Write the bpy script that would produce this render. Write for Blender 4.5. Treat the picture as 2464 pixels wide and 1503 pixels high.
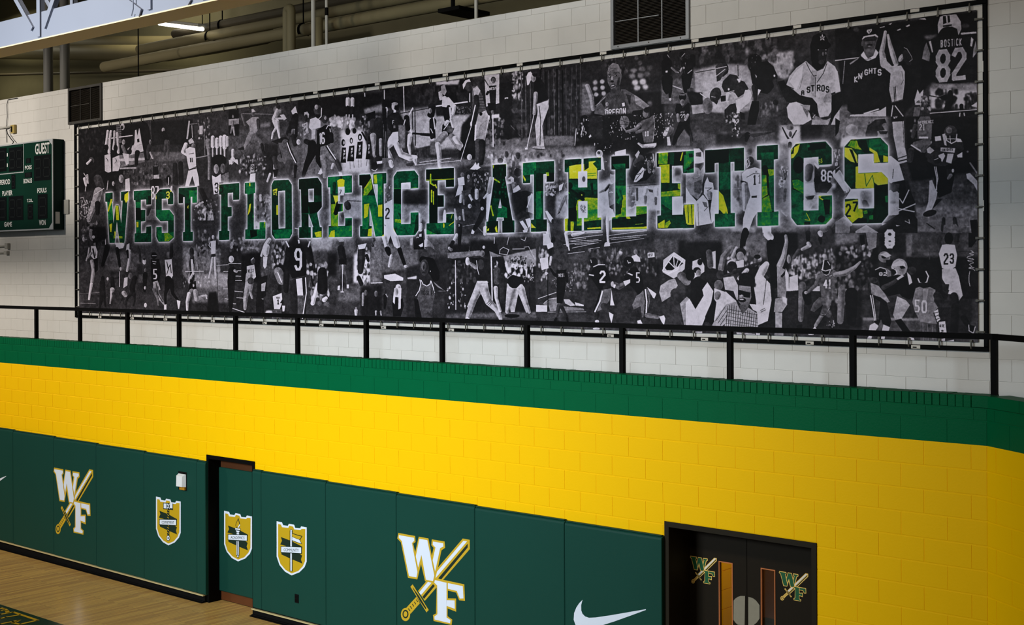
import bpy, bmesh, math, random
import numpy as np
from mathutils import Vector, Matrix

for o in list(bpy.data.objects): bpy.data.objects.remove(o)
SC = bpy.context.scene
COL = SC.collection
R = math.radians

# ---------------------------------------------------------------- camera, world, lamps, exposure
# world: X along the long wall (right +), Y away from the camera, Z up from the court; the camera stands high in the bleachers
IMG_W, IMG_H, FOC = 2464, 1503, 3211.22
YAW, ROLL, PPY = .71564, -.0045, -104.324
CAM_Z = 4.40
cam = bpy.data.cameras.new('camera'); cam_o = bpy.data.objects.new('camera', cam); COL.objects.link(cam_o)
cam.sensor_width = 36; cam.lens = 36*FOC/IMG_W; cam.shift_y = PPY/IMG_W
cam.clip_end = 200
cam_o.matrix_world = Matrix.Translation((0, 0, CAM_Z)) @ Matrix.Rotation(YAW, 4, 'Z') @ Matrix.Rotation(R(90), 4, 'X') @ Matrix.Rotation(ROLL, 4, 'Z')
SC.camera = cam_o

w = bpy.data.worlds.new('gym'); SC.world = w; w.use_nodes = True
bg = w.node_tree.nodes['Background']; bg.inputs[0].default_value = (.80, .86, 1, 1); bg.inputs[1].default_value = .10

def area_lamp(name, loc, target, size, power, color=(1, 1, 1), spread=180, size_y=None):
    l = bpy.data.lights.new(name, 'AREA'); l.energy = power; l.color = color; l.size = size; l.spread = R(spread)
    if size_y: l.shape = 'RECTANGLE'; l.size_y = size_y
    o = bpy.data.objects.new(name, l); COL.objects.link(o); o.location = loc
    o.rotation_euler = (Vector(target)-Vector(loc)).to_track_quat('-Z', 'Y').to_euler()
    return o
def spot_lamp(name, loc, target, power, angle, blend, color=(1, 1, 1), r=.5):
    l = bpy.data.lights.new(name, 'SPOT'); l.energy = power; l.color = color; l.spot_size = R(angle); l.spot_blend = blend; l.shadow_soft_size = r
    o = bpy.data.objects.new(name, l); COL.objects.link(o); o.location = loc
    o.rotation_euler = (Vector(target)-Vector(loc)).to_track_quat('-Z', 'Y').to_euler()
    return o
# high-bay lamps over the court, the strongest over its middle
spot_lamp('high_bay_lamp', (-11.6, 1.0, 9.0), (-11.6, 10.7, 5.2), 2250, 80, 1, (1, .92, .81), .6)
spot_lamp('high_bay_lamp', (-23.0, 2.0, 9.0), (-22.0, 10.7, 4.3), 4300, 86, 1, (1, .93, .84), .6)
spot_lamp('high_bay_lamp', (-4.5, 1.0, 9.0), (-4.5, 10.7, 6.2), 800, 80, 1, (1, .91, .78), .6)
# daylight from the windows across the court
area_lamp('court_daylight', (-13, -5, 6.5), (-11.4, 10.7, 1.8), 5, 310, (.72, .87, 1), 62, 2)
# unseen fill lamps added up in the loft to brighten its wall and pipes
area_lamp('loft_fill', (-31, 15.6, 10.8), (-31, 16.2, 6), .3, 80, (1, .93, .68), 170, 1.3)
area_lamp('loft_fill', (-24, 15.6, 10.8), (-24, 16.2, 6), .3, 45, (1, .93, .68), 170, 1.3)
area_lamp('loft_fill', (-12, 14.6, 10.8), (-12, 14.6, 6), .3, 14, (1, .92, .68), 170, 1.3)

SC.view_settings.view_transform = 'Standard'; SC.view_settings.look = 'None'
SC.view_settings.gamma = 1; SC.view_settings.use_curve_mapping = False
SC.view_settings.exposure = 0.0

# ---------------------------------------------------------------- helpers
YW = 10.708              # face of the lower wall
YU = 12.131              # face of the upper wall, across the walkway
BND = 2.947              # height of the line where green meets yellow
CH, CL = .2032, .4064    # block course height and block length
CAP = BND + .404         # top of the lower wall
WTOP = 7.49              # top of the upper wall
XC = -4.204              # where the lower wall turns towards the court
TURN = R(34)

def at(px, py, Y):
    """A point measured in the photograph, carried onto the plane y = Y: returns (X, Z)."""
    u = (px - IMG_W/2)/FOC; v = -(py - IMG_H/2 - PPY)/FOC
    a, b = math.cos(ROLL), math.sin(ROLL)
    u, v = u*a - v*b, u*b + v*a
    c, s = math.cos(YAW), math.sin(YAW)
    t = Y/(u*s + c)
    return (u*c - s)*t, CAM_Z + v*t
def at_floor(px, py, z=0):
    lo, hi = 2., 30.
    for _ in range(50):
        m = (lo+hi)/2
        if at(px, py, m)[1] < z: hi = m
        else: lo = m
    return at(px, py, lo)[0], lo

def lin(c): return tuple(((v/255)/12.92 if v/255 <= .04045 else ((v/255+.055)/1.055)**2.4) for v in c)
MATS = {}
def mat(name, rgb, rough=.6, spec=.5, metal=0, var=.0, vscale=6, bump=0, bscale=60, emit=0):
    if name in MATS: return MATS[name]
    m = bpy.data.materials.new(name); m.use_nodes = True; MATS[name] = m
    nt = m.node_tree; b = nt.nodes['Principled BSDF']
    col = (*lin(rgb), 1)
    b.inputs['Base Color'].default_value = col
    b.inputs['Roughness'].default_value = rough; b.inputs['Metallic'].default_value = metal
    b.inputs['Specular IOR Level'].default_value = spec
    if emit:
        b.inputs['Emission Color'].default_value = col; b.inputs['Emission Strength'].default_value = emit
    geo = nt.nodes.new('ShaderNodeNewGeometry')
    if var:
        n = nt.nodes.new('ShaderNodeTexNoise'); n.inputs['Scale'].default_value = vscale; n.inputs['Detail'].default_value = 4
        nt.links.new(geo.outputs['Position'], n.inputs['Vector'])
        oi = nt.nodes.new('ShaderNodeObjectInfo')
        ad = nt.nodes.new('ShaderNodeMath'); ad.operation = 'MULTIPLY_ADD'; ad.inputs[1].default_value = .18; nt.links.new(oi.outputs['Random'], ad.inputs[0]); nt.links.new(n.outputs['Fac'], ad.inputs[2])
        mr = nt.nodes.new('ShaderNodeMapRange'); mr.inputs[1].default_value = .3; mr.inputs[2].default_value = 1.05; mr.inputs[3].default_value = 1-var; mr.inputs[4].default_value = 1+var
        nt.links.new(ad.outputs[0], mr.inputs[0])
        mx = nt.nodes.new('ShaderNodeVectorMath'); mx.operation = 'SCALE'; mx.inputs[0].default_value = col[:3]
        nt.links.new(mr.outputs[0], mx.inputs['Scale']); nt.links.new(mx.outputs[0], b.inputs['Base Color'])
    if bump:
        n2 = nt.nodes.new('ShaderNodeTexNoise'); n2.inputs['Scale'].default_value = bscale; n2.inputs['Detail'].default_value = 5
        nt.links.new(geo.outputs['Position'], n2.inputs['Vector'])
        bp = nt.nodes.new('ShaderNodeBump'); bp.inputs['Strength'].default_value = bump; bp.inputs['Distance'].default_value = .004
        nt.links.new(n2.outputs['Fac'], bp.inputs['Height']); nt.links.new(bp.outputs['Normal'], b.inputs['Normal'])
    return m

class MB:
    """Collects boxes, prisms, tubes and sheets; build() links them as one mesh object."""
    def __init__(s): s.v, s.f, s.mi, s.mats = [], [], [], []
    def _m(s, m):
        if m not in s.mats: s.mats.append(m)
        return s.mats.index(m)
    def faces(s, vs, fs, m):
        o = len(s.v); s.v += [tuple(v) for v in vs]; k = s._m(m)
        for f in fs: s.f.append([o+i for i in f]); s.mi.append(k)
    def box(s, a, b, m, ch=0):
        x0, y0, z0 = a; x1, y1, z1 = b
        if not ch:
            s.faces([(x0,y0,z0),(x1,y0,z0),(x1,y1,z0),(x0,y1,z0),(x0,y0,z1),(x1,y0,z1),(x1,y1,z1),(x0,y1,z1)],
                    [(3,2,1,0),(4,5,6,7),(0,1,5,4),(1,2,6,5),(2,3,7,6),(3,0,4,7)], m)
        else:      # chamfered front (towards -y)
            c = ch
            s.faces([(x0,y1,z0),(x1,y1,z0),(x1,y1,z1),(x0,y1,z1),(x0,y0+c,z0),(x1,y0+c,z0),(x1,y0+c,z1),(x0,y0+c,z1),
                     (x0+c,y0,z0+c),(x1-c,y0,z0+c),(x1-c,y0,z1-c),(x0+c,y0,z1-c)],
                    [(0,1,2,3),(4,5,1,0),(5,6,2,1),(6,7,3,2),(7,4,0,3),(8,9,5,4),(9,10,6,5),(10,11,7,6),(11,8,4,7),(11,10,9,8)][:0] +
                    [(3,2,1,0),(0,1,5,4),(1,2,6,5),(2,3,7,6),(3,0,4,7),(4,5,9,8),(5,6,10,9),(6,7,11,10),(7,4,8,11),(8,9,10,11)], m)
    def tube(s, pts, r, m, n=10, cap=True):
        pts = [Vector(p) for p in pts]; rings = []
        o = len(s.v); k = s._m(m)
        up = None
        for i, p in enumerate(pts):
            d = (pts[min(i+1, len(pts)-1)] - pts[max(i-1, 0)]).normalized()
            if up is None: up = Vector((0,0,1)) if abs(d.z) < .9 else Vector((0,1,0))
            a = d.cross(up)
            if a.length < 1e-4: a = d.orthogonal()
            a.normalize(); b = a.cross(d).normalized(); up = b
            rr = r[i] if isinstance(r, (list, tuple)) else r
            for j in range(n):
                t = 2*math.pi*j/n; s.v.append(tuple(p + a*rr*math.cos(t) + b*rr*math.sin(t)))
        for i in range(len(pts)-1):
            for j in range(n):
                s.f.append([o+i*n+j, o+i*n+(j+1)%n, o+(i+1)*n+(j+1)%n, o+(i+1)*n+j]); s.mi.append(k)
        if cap:
            s.f.append([o+j for j in range(n)][::-1]); s.mi.append(k)
            s.f.append([o+(len(pts)-1)*n+j for j in range(n)]); s.mi.append(k)
    def bar(s, p, q, w, h, m, up=(0,0,1)):
        p, q = Vector(p), Vector(q); d = (q-p).normalized(); a = d.cross(Vector(up))
        if a.length < 1e-4: a = d.cross(Vector((0,1,0)))
        a.normalize(); b = a.cross(d).normalized()
        vs = [c + a*i*w/2 + b*j*h/2 for c in (p, q) for i, j in ((-1,-1),(1,-1),(1,1),(-1,1))]
        s.faces(vs, [(0,1,2,3),(7,6,5,4),(0,4,5,1),(1,5,6,2),(2,6,7,3),(3,7,4,0)], m)
    def sheet(s, pts, Y, m, th=.0):
        """flat outline (X, Z) standing at y = Y, facing the court; th gives it thickness"""
        a = sum(p[0]*q[1]-q[0]*p[1] for p, q in zip(pts, pts[1:]+pts[:1]))
        pts = list(pts) if a > 0 else list(pts)[::-1]
        n = len(pts)
        if not th: s.faces([(x, Y, z) for x, z in pts], [tuple(range(n))], m)
        else:
            vs = [(x, Y, z) for x, z in pts] + [(x, Y+th, z) for x, z in pts]
            s.faces(vs, [tuple(range(n)), tuple(range(2*n-1, n-1, -1))] + [(i, n+i, n+(i+1)%n, (i+1)%n) for i in range(n)], m)
    def mesh(s, name, smooth=False):
        me = bpy.data.meshes.new(name); me.from_pydata(s.v, [], s.f)
        for m in s.mats: me.materials.append(m)
        me.polygons.foreach_set('material_index', s.mi)
        if smooth: me.polygons.foreach_set('use_smooth', [True]*len(me.polygons))
        me.update(); return me
    def build(s, name, parent=None, smooth=False, loc=None):
        return link(name, s.mesh(name, smooth), parent, loc)
def fix_normals(me):
    bm = bmesh.new(); bm.from_mesh(me); bmesh.ops.recalc_face_normals(bm, faces=bm.faces); bm.to_mesh(me); bm.free()
def link(name, me, parent=None, loc=None):
    o = bpy.data.objects.new(name, me); COL.objects.link(o)
    if parent: o.parent = parent
    if loc: o.location = loc
    return o
def empty(name, loc=(0,0,0)):
    o = bpy.data.objects.new(name, None); COL.objects.link(o); o.location = loc; o.empty_display_size = .1; return o
def tag(o, label=None, cat=None, group=None, kind=None):
    for k, v in (('label', label), ('category', cat), ('group', group), ('kind', kind)):
        if v: o[k] = v
    return o
def prop_text(body, Y, box, m, name, parent, bold=.02, label=None):
    """letters fitted to a box (X0, Z0, X1, Z1) on the plane y = Y, made into a mesh"""
    cu = bpy.data.curves.new('t', 'FONT'); cu.body = body; cu.size = 1; cu.offset = bold; cu.resolution_u = 3
    t = bpy.data.objects.new('t', cu); COL.objects.link(t)
    bpy.context.view_layer.update()
    me = bpy.data.meshes.new_from_object(t.evaluated_get(bpy.context.evaluated_depsgraph_get()))
    bpy.data.objects.remove(t)
    n = len(me.vertices); co = np.empty(n*3, np.float32); me.vertices.foreach_get('co', co); co = co.reshape(-1, 3)
    x0, z0 = co[:,0].min(), co[:,1].min(); x1, z1 = co[:,0].max(), co[:,1].max()
    U, V = (co[:,0]-x0)/(x1-x0), (co[:,1]-z0)/(z1-z0)
    if len(box) == 4 and not isinstance(box[0], tuple): box = ((box[0], box[1]), (box[2], box[1]), (box[2], box[3]), (box[0], box[3]))
    q = np.array(box)                       # corners: lower left, lower right, upper right, upper left
    xz = (q[0]*((1-U)*(1-V))[:,None] + q[1]*(U*(1-V))[:,None] + q[2]*(U*V)[:,None] + q[3]*((1-U)*V)[:,None])
    out = np.stack([xz[:,0], np.full(n, Y), xz[:,1]], 1)
    me.vertices.foreach_set('co', out.astype(np.float32).ravel()); me.materials.clear(); me.materials.append(m); me.update()
    o = link(name, me, parent)
    if label: o['label'] = label
    return o
# ---------------------------------------------------------------- materials of the shell
M_YEL = mat('yellow_paint', (253, 196, 0), .5, .08, var=.012, bump=.22, bscale=55)
M_GRN = mat('green_paint', (0, 92, 53), .45, .06, var=.04, bump=.3, bscale=55)
M_WHT = mat('white_block_paint', (214, 210, 203), .65, .1, var=.03, bump=.2, bscale=60)
M_BLACK = mat('black_paint', (12, 11, 10), .55, .04)
M_SOOT = mat('dark_void', (12, 11, 10), .8, .1)
M_DECK = mat('dark_ceiling_deck', (58, 50, 40), .8, .2, var=.1)
M_REAR = mat('olive_wall_paint', (120, 114, 88), .7, .2, var=.05)
M_CONC = mat('walkway_concrete', (120, 118, 112), .8, .2, var=.08)
M_BRONZE = mat('bronze_frame', (38, 32, 20), .5, .12, bump=.05)
M_DOOR = mat('brown_black_door', (32, 25, 15), .55, .1, var=.08, vscale=20)

# court floor: maple strips running towards the wall, glossy finish
def floor_material():
    m = bpy.data.materials.new('maple_floor'); m.use_nodes = True; nt = m.node_tree; b = nt.nodes['Principled BSDF']
    geo = nt.nodes.new('ShaderNodeNewGeometry')
    mp = nt.nodes.new('ShaderNodeMapping'); mp.inputs['Rotation'].default_value = (0, 0, R(90)); nt.links.new(geo.outputs['Position'], mp.inputs[0])
    br = nt.nodes.new('ShaderNodeTexBrick'); nt.links.new(mp.outputs[0], br.inputs['Vector'])
    br.inputs['Scale'].default_value = 1; br.inputs['Brick Width'].default_value = 1.1; br.inputs['Row Height'].default_value = .057
    br.inputs['Mortar Size'].default_value = .0016; br.inputs['Bias'].default_value = 0; br.offset = .37
    br.inputs['Color1'].default_value = (*lin((240, 186, 74)), 1); br.inputs['Color2'].default_value = (*lin((206, 150, 52)), 1); br.inputs['Mortar'].default_value = (*lin((90, 60, 22)), 1)
    n = nt.nodes.new('ShaderNodeTexNoise'); mp2 = nt.nodes.new('ShaderNodeMapping'); mp2.inputs['Scale'].default_value = (14, .8, 1); nt.links.new(geo.outputs['Position'], mp2.inputs[0]); nt.links.new(mp2.outputs[0], n.inputs['Vector'])
    n.inputs['Scale'].default_value = 2; n.inputs['Detail'].default_value = 5
    mx = nt.nodes.new('ShaderNodeMixRGB'); mx.blend_type = 'MULTIPLY'; mx.inputs[0].default_value = .55; nt.links.new(br.outputs['Color'], mx.inputs[1]); nt.links.new(n.outputs['Fac'], mx.inputs[2])
    cr = nt.nodes.new('ShaderNodeBrightContrast'); cr.inputs['Bright'].default_value = .06; nt.links.new(mx.outputs[0], cr.inputs[0])
    nt.links.new(cr.outputs[0], b.inputs['Base Color'])
    b.inputs['Roughness'].default_value = .22; b.inputs['Specular IOR Level'].default_value = .5
    return m
M_FLOOR = floor_material()
f = MB(); f.box((-30, -9, -.15), (6, YW+.6, 0), M_FLOOR); floor = tag(f.build('floor'), kind='structure')

# ---------------------------------------------------------------- block walls
JX, JZ, CHM, PROUD = .004, .004, .002, .0028
_blk = {}
def block_shape(b, x0, z0, x1, z1, depth, m):
    y0, y1, cx, ct, cb, dt = -PROUD, depth, .0015, .010, .002, .0058
    if m is M_WHT: y0, cx, ct, cb, dt = -.0024, .001, .004, .0012, .0018; x0 -= JX*.24; x1 += JX*.24
    b.faces([(x0,y1,z0),(x1,y1,z0),(x1,y1,z1),(x0,y1,z1),(x0,y0+.0015,z0),(x1,y0+.0015,z0),(x1,y0+dt,z1),(x0,y0+dt,z1),
             (x0+cx,y0,z0+cb),(x1-cx,y0,z0+cb),(x1-cx,y0,z1-ct),(x0+cx,y0,z1-ct)],
            [(3,2,1,0),(0,1,5,4),(1,2,6,5),(2,3,7,6),(3,0,4,7),(4,5,9,8),(5,6,10,9),(6,7,11,10),(7,4,8,11),(8,9,10,11)], m)
def block_mesh(L, H, m, depth=.02):
    k = (round(L, 4), round(H, 4), m.name)
    if k not in _blk:
        b = MB(); block_shape(b, JX/2, JZ/2, L-JX/2, H-JZ/2, depth, m); _blk[k] = b.mesh('block')
    return _blk[k]
def lay(parent, items, limit, names='block'):
    """items: (x, z, L, H, material, size in view); the largest become blocks of their own, the rest one joined part"""
    items.sort(key=lambda t: -t[5])
    for x, z, L, H, m, _ in items[:limit]:
        link(names, block_mesh(L, H, m), parent, (x, 0, z))
    if items[limit:]:
        b = MB()
        for x, z, L, H, m, _ in items[limit:]: block_shape(b, x+JX/2, z+JZ/2, x+L-JX/2, z+H-JZ/2, .02, m)
        tag(b.build(names+'_remainder', parent), kind='stuff')
def course(x0, x1, off, holes, z0, z1):
    """block spans of one course between x0 and x1, cut at the openings"""
    out = []; k = math.floor((x0-off)/CL)
    while off + k*CL < x1 - 1e-6:
        a, b = max(x0, off+k*CL), min(x1, off+(k+1)*CL); k += 1
        segs = [(a, b)]
        for hx0, hx1, hz0, hz1 in holes:
            if z0 < hz1-1e-3 and z1 > hz0+1e-3:
                segs = [s for a_, b_ in segs for s in ((a_, min(b_, hx0)), (max(a_, hx1), b_)) if s[1]-s[0] > 1e-6]
        out += [s for s in segs if s[1]-s[0] > .03]
    return out

# lower wall: painted green above, yellow below, with two doorways
D1 = (-14.691, -13.673, 0, 1.958)
D2 = (-7.363, -5.737, 0, 1.958)
XL0, XL1 = -25.2, XC
wl = MB()
def slab(x0, x1, z0, z1, m): wl.box((x0, 0, z0), (x1, .19, z1), m)
for a, b in ((XL0, D1[0]), (D1[1], D2[0]), (D2[1], XL1)): slab(a, b, 0, D1[3], M_YEL)
slab(XL0, XL1, D1[3], BND, M_YEL); slab(XL0, XL1, BND, CAP-.10, M_GRN)
wall_lower = tag(wl.build('wall_lower', loc=(0, YW, 0)), kind='structure')
OFFA = -12.869
items = []; half = []
for r in range(0, 15):
    z = BND - (r+1)*CH
    off = OFFA + (CL/2 if r % 2 else 0)
    if z < -.15: break
    for a, b in course(XL0 if z > 1.7 else D2[1]+.0, XL1, off, [D1, D2], max(z, 0), z+CH):
        z0 = max(z, .004); z1 = z+CH
        if z0 < D1[3] < z1 and ((a > D1[0]-.01 and b < D1[1]+.01) or (a > D2[0]-.01 and b < D2[1]+.01)): z0 = D1[3]
        items.append((a, z0, b-a, z1-z0, M_YEL, (b-a)*(a+40)))
z = BND - 5*CH                        # the course cut by the heads of the doorways
for D_ in (D1, D2):
    off = OFFA
    for a, b in course(D_[0], D_[1], off, [], 0, 0): items.append((a, D_[3]+.002, b-a, z+CH-D_[3]-.002, M_YEL, (b-a)*(a+41)))
for a, b in course(XL0, XL1, OFFA + CL/2 + .0, [], 0, 0): items.append((a, BND, b-a, CH, M_GRN, (b-a)*(a+41)))
for a, b in course(XL0, XL1, OFFA + .02, [], 0, 0): half.append((a, BND+CH, b-a, CH/2, M_GRN, (b-a)*(a+40)))
lay(wall_lower, items, 300)
lay(wall_lower, half, 60, 'half_block')
# rowlock course of bricks on edge along the top
rnd = random.Random(3)
_bk = []
for k in range(5):
    b = MB(); j = rnd.uniform(-.002, .002)
    b.box((.002, -.004+j, 0), (.0668-.002, .205+j, .0995+j), M_GRN, .003); _bk.append(b.mesh('brick'))
nb = int((XL1-.13-(-20.6))/.0668)
for k in range(nb):
    o = link('brick', _bk[k % 5 if k % 3 else rnd.randrange(5)], wall_lower, (XL1-.13-(k+1)*.0668, 0, CAP-.0995+rnd.uniform(-.0015, .0015)))
    o.rotation_euler.z = rnd.uniform(-.012, .012)
b = MB(); b.box((XL0, 0, CAP-.10), (XL1-.13-nb*.0668, .2, CAP), M_GRN); tag(b.build('brick_remainder', wall_lower), kind='stuff')
b = MB(); b.box((XL1-.128, -.004, CAP-.0985), (XL1+.02, .205, CAP), M_GRN, .004); b.build('corner_brick', wall_lower)
b = MB(); b.box((XL0, .02, CAP-.104), (XL1, .19, CAP-.006), M_GRN); b.build('mortar_bed', wall_lower)

# the part of the lower wall that turns towards the court
wall_right = empty('wall_right', (XC, YW, 0)); tag(wall_right, kind='structure'); wall_right.rotation_euler.z = -TURN
LR = 6.4
b = MB(); b.box((0, 0, 0), (LR, .19, BND), M_YEL); b.box((0, 0, BND), (LR, .19, CAP-.1), M_GRN); b.build('wall_core', wall_right)
its = []
for r in range(0, 15):
    z = BND-(r+1)*CH
    for a, c_ in course(0, LR, .12 + (CL/2 if r % 2 else 0), [], 0, 0): its.append((a, max(z, .004), c_-a, z+CH-max(z, .004), M_YEL, 1-a))
for a, c_ in course(0, LR, .3, [], 0, 0): its.append((a, BND, c_-a, CH, M_GRN, 2-a))
for a, c_ in course(0, LR, .1, [], 0, 0): its.append((a, BND+CH, c_-a, CH/2, M_GRN, 2-a))
lay(wall_right, its, 300)
for i, (a, c_) in enumerate(((0.01, .42), (.42, .95), (.95, 1.5), (1.5, 2.05), (2.05, 2.6), (2.6, 3.2), (3.2, 3.8), (3.8, 4.4), (4.4, 5.1), (5.1, 5.8), (5.8, 6.4))):
    b = MB(); b.box((a+.002, -.004, CAP-.0985), (c_-.002, .205, CAP-.001*(i % 2)), M_GRN, .004); b.build('coping_brick', wall_right)

# walkway between the walls
b = MB(); b.box((XL0, YW+.20, 2.75), (7.6, YU, 2.85), M_CONC); tag(b.build('floor_walkway'), kind='structure')

# upper wall with openings for the two air grilles
XU0, XU1 = -26, 7.6
V1 = (-20.45, -19.435, 6.872, 7.482)
V2 = (-9.032, -7.984, 6.872, 7.485)
HOLES = [V1, V2]
YB = 12.112                                   # the banner hangs close to the wall
BX0, BX1, BZ0, BZ1 = -20.262, -4.737, 3.623, 6.862      # outside of the banner's frame
b = MB()
xs = [XU0, V1[0], V1[1], V2[0], V2[1], XU1]
for i in range(5):
    b.box((xs[i], .004, 2.85), (xs[i+1], .25, WTOP if i % 2 == 0 else V1[2]), M_WHT)
wall_upper = tag(b.build('wall_upper', loc=(0, YU, 0)), kind='structure')
OFFU = -12.254; items = []
r = 0
while True:
    z = 3.555 - (3-r)*CH - CH*.0          # course lines
    r += 1
    if z > WTOP-.02: break
    z1 = min(z+CH, WTOP)
    z0 = max(z, 2.85)
    off = OFFU + (0 if r % 2 else CL/2)
    for a, c_ in course(XU0, XU1, off, HOLES, z0, z1):
        if a > BX0+.13 and c_ < BX1-.13 and z0 > BZ0+.12 and z1 < BZ1-.12: continue      # wholly behind the print
        seen = -23 < a < -3.9 and z1 > 3.3
        items.append((a, z0, c_-a, z1-z0, M_WHT, (c_-a)*(a+40)*(1 if seen else .2)))
lay(wall_upper, items, 300)

# dim loft behind the upper wall, and the deck over everything
b = MB(); b.box((-34, 17.2, 4), (8, 17.4, 11.8), M_REAR); tag(b.build('wall_rear'), kind='structure')
b = MB(); b.box((-34.2, 12.4, 4), (-34, 17.4, 11.8), M_REAR); tag(b.build('wall_loft'), kind='structure')
b = MB(); b.box((-34, YU+.25, 6.3), (8, 17.2, 6.4), M_CONC); tag(b.build('floor_loft'), kind='structure')
c = MB(); c.box((-34, -9, 11.7), (8, 17.4, 11.8), M_DECK)
ceiling = tag(c.build('ceiling'), kind='structure')
c = MB()
for k in range(26): c.box((-33.5+k*1.6, -9, 11.46), (-33.42+k*1.6, 17.2, 11.7), M_DECK)
tag(c.build('joist', ceiling), kind='stuff')

# ---------------------------------------------------------------- doorways
def frame_mesh(D, depth, m):
    x0, x1, _, z1 = D; b = MB(); w = .05
    b.box((x0, -.012, 0), (x0+w, depth, z1), m); b.box((x1-w, -.012, 0), (x1, depth, z1), m); b.box((x0+w, -.012, z1-w), (x1-w, depth, z1), m)
    return b
# emblem: the letters W and F crossed by a sword, drawn once from the large print on the padding
EM = dict(
 gold=[[(1120,162),(1228,182),(1230,325),(530,1130),(425,975)],
       [(120,75),(380,122),(388,215),(350,240),(382,375),(437,133),(587,160),(640,430),(668,305),(632,265),(640,175),(838,208),(847,305),(790,345),(735,615),(690,800),(662,832),(535,825),(472,555),(415,797),(270,770),(160,220),(103,160)],
       [(342,872),(592,1270),(558,1307),(308,910)],[(400,1065),(455,1165),(310,1330),(240,1240)],'pommel0',
       [(690,775),(1145,872),(1155,1128),(1065,1120),(1018,1000),(890,968),(890,1090),(1018,1092),(1018,1297),(885,1245),(885,1365),(958,1420),(948,1503),(668,1440),(658,1348),(705,1325),(715,925),(665,875)]],
 white=[[(130,108),(365,150),(368,195),(332,232),(418,680),(402,765),(287,742),(175,200),(128,150)],
        [(448,165),(572,188),(680,735),(660,822),(550,800),(480,415),(430,612),(393,440)],
        [(660,208),(818,235),(822,285),(770,312),(693,672),(655,498),(698,300),(655,258)],
        [(690,805),(870,848),(870,1385),(932,1425),(925,1475),(685,1418),(682,1370),(728,1335),(725,890),(680,845)],
        [(890,852),(1122,900),(1133,1090),(1075,1092),(1030,975),(890,940)],[(868,1118),(995,1122),(998,1252),(870,1205)]],
 blade=[[(1130,197),(1188,205),(698,775),(715,680)],[(580,833),(635,848),(470,1040),(443,995)]],
 dark=[[(1198,240),(1197,300),(785,797),(738,780)],[(660,868),(688,895),(518,1100),(493,1065)],[(342,915),(440,1050),(555,1240),(545,1258),(455,1130),(350,940)],'pommel1',
       [(395,1112),(403,1106),(430,1142),(421,1150)],[(365,1147),(373,1140),(396,1176),(388,1185)],[(333,1180),(341,1173),(366,1210),(357,1218)],[(300,1214),(308,1207),(335,1246),(326,1254)],[(270,1250),(278,1243),(308,1280),(299,1288)]],
 top=['pommel2'])
def ellipse(cx, cy, rx, ry, n=20): return [(cx+rx*math.cos(2*math.pi*i/n), cy+ry*math.sin(2*math.pi*i/n)) for i in range(n)]
POM = dict(pommel0=ellipse(232,1340,72,103), pommel1=ellipse(232,1333,46,66), pommel2=ellipse(232,1333,29,43))
def _loc(p): return at(940+p[0]/6.452, 1270+p[1]/6.452, YW-.062)
_a, _b = _loc((103,75)), _loc((1230,180)); _c = _loc((948,1503))
def unit(p):
    x, z = _loc(p); return (x-_a[0])/(_b[0]-_a[0]), (z-_a[1])/(_a[1]-_c[1])
def emblem(parent, Y, corner, width, height, fill, gold, dark, blade, label):
    """corner: X, Z of the top left of the W"""
    b = MB()
    for lay_, (key, m) in enumerate((('gold', gold), ('white', fill), ('blade', blade), ('dark', dark), ('top', gold))):
        for i, p in enumerate(EM[key]):
            q = [unit(t) for t in (POM[p] if isinstance(p, str) else p)]
            dy = (i*.00005 if key == 'gold' else .0006*lay_+.0004)
            if key in ('blade', 'dark') and i < 2: dy = .0004
            if key == 'gold' and i == 0: dy = 0
            b.sheet([(corner[0]+u*width, corner[1]+v*height) for u, v in q], Y-.0008-dy*1.0-(.0006 if key == 'gold' and i else 0)-(.0008 if key == 'white' else 0), m)
    o = b.build('emblem', parent); o['label'] = label; return o
M_GOLD = mat('gold_print', (205, 166, 34), .5, .3); M_PW = mat('white_print', (224, 230, 240), .5, .3); M_PD = mat('dark_green_print', (22, 42, 30), .5, .3)
M_DG = mat('green_letter_print', (28, 88, 50), .5, .3); M_DGOLD = mat('pale_gold_print', (246, 198, 96), .5, .3)
M_PAD = mat('green_vinyl', (20, 64, 53), .5, .12, bump=.12, bscale=130, var=.03, vscale=2)
M_WOOD = mat('orange_brown_wood', (92, 48, 16), .5, .4, var=.12, vscale=14)

# door 1: single door behind a pad, wood showing above and below it
YD1 = YW+.185
d1 = tag(frame_mesh(D1, .22, M_BLACK).build('door_1', loc=(0, YW, 0)), kind='structure')
b = MB(); b.box((D1[0]+.05, .185, .01), (D1[1]-.05, .23, 1.905), M_WOOD); leaf = b.build('door_leaf', d1)
pz1 = at(525, 1123, YD1-.03)[1]; pz0 = .13
b = MB(); b.box((D1[0]+.04, .155, pz0), (D1[1]-.02, .184, pz1), M_PAD, .012); dpad = b.build('door_pad', leaf)
b = MB(); b.box((D1[0]+.02, .2, 0), (D1[1]-.02, .26, 1.93), M_SOOT); b.build('door_stop', d1)

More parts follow.
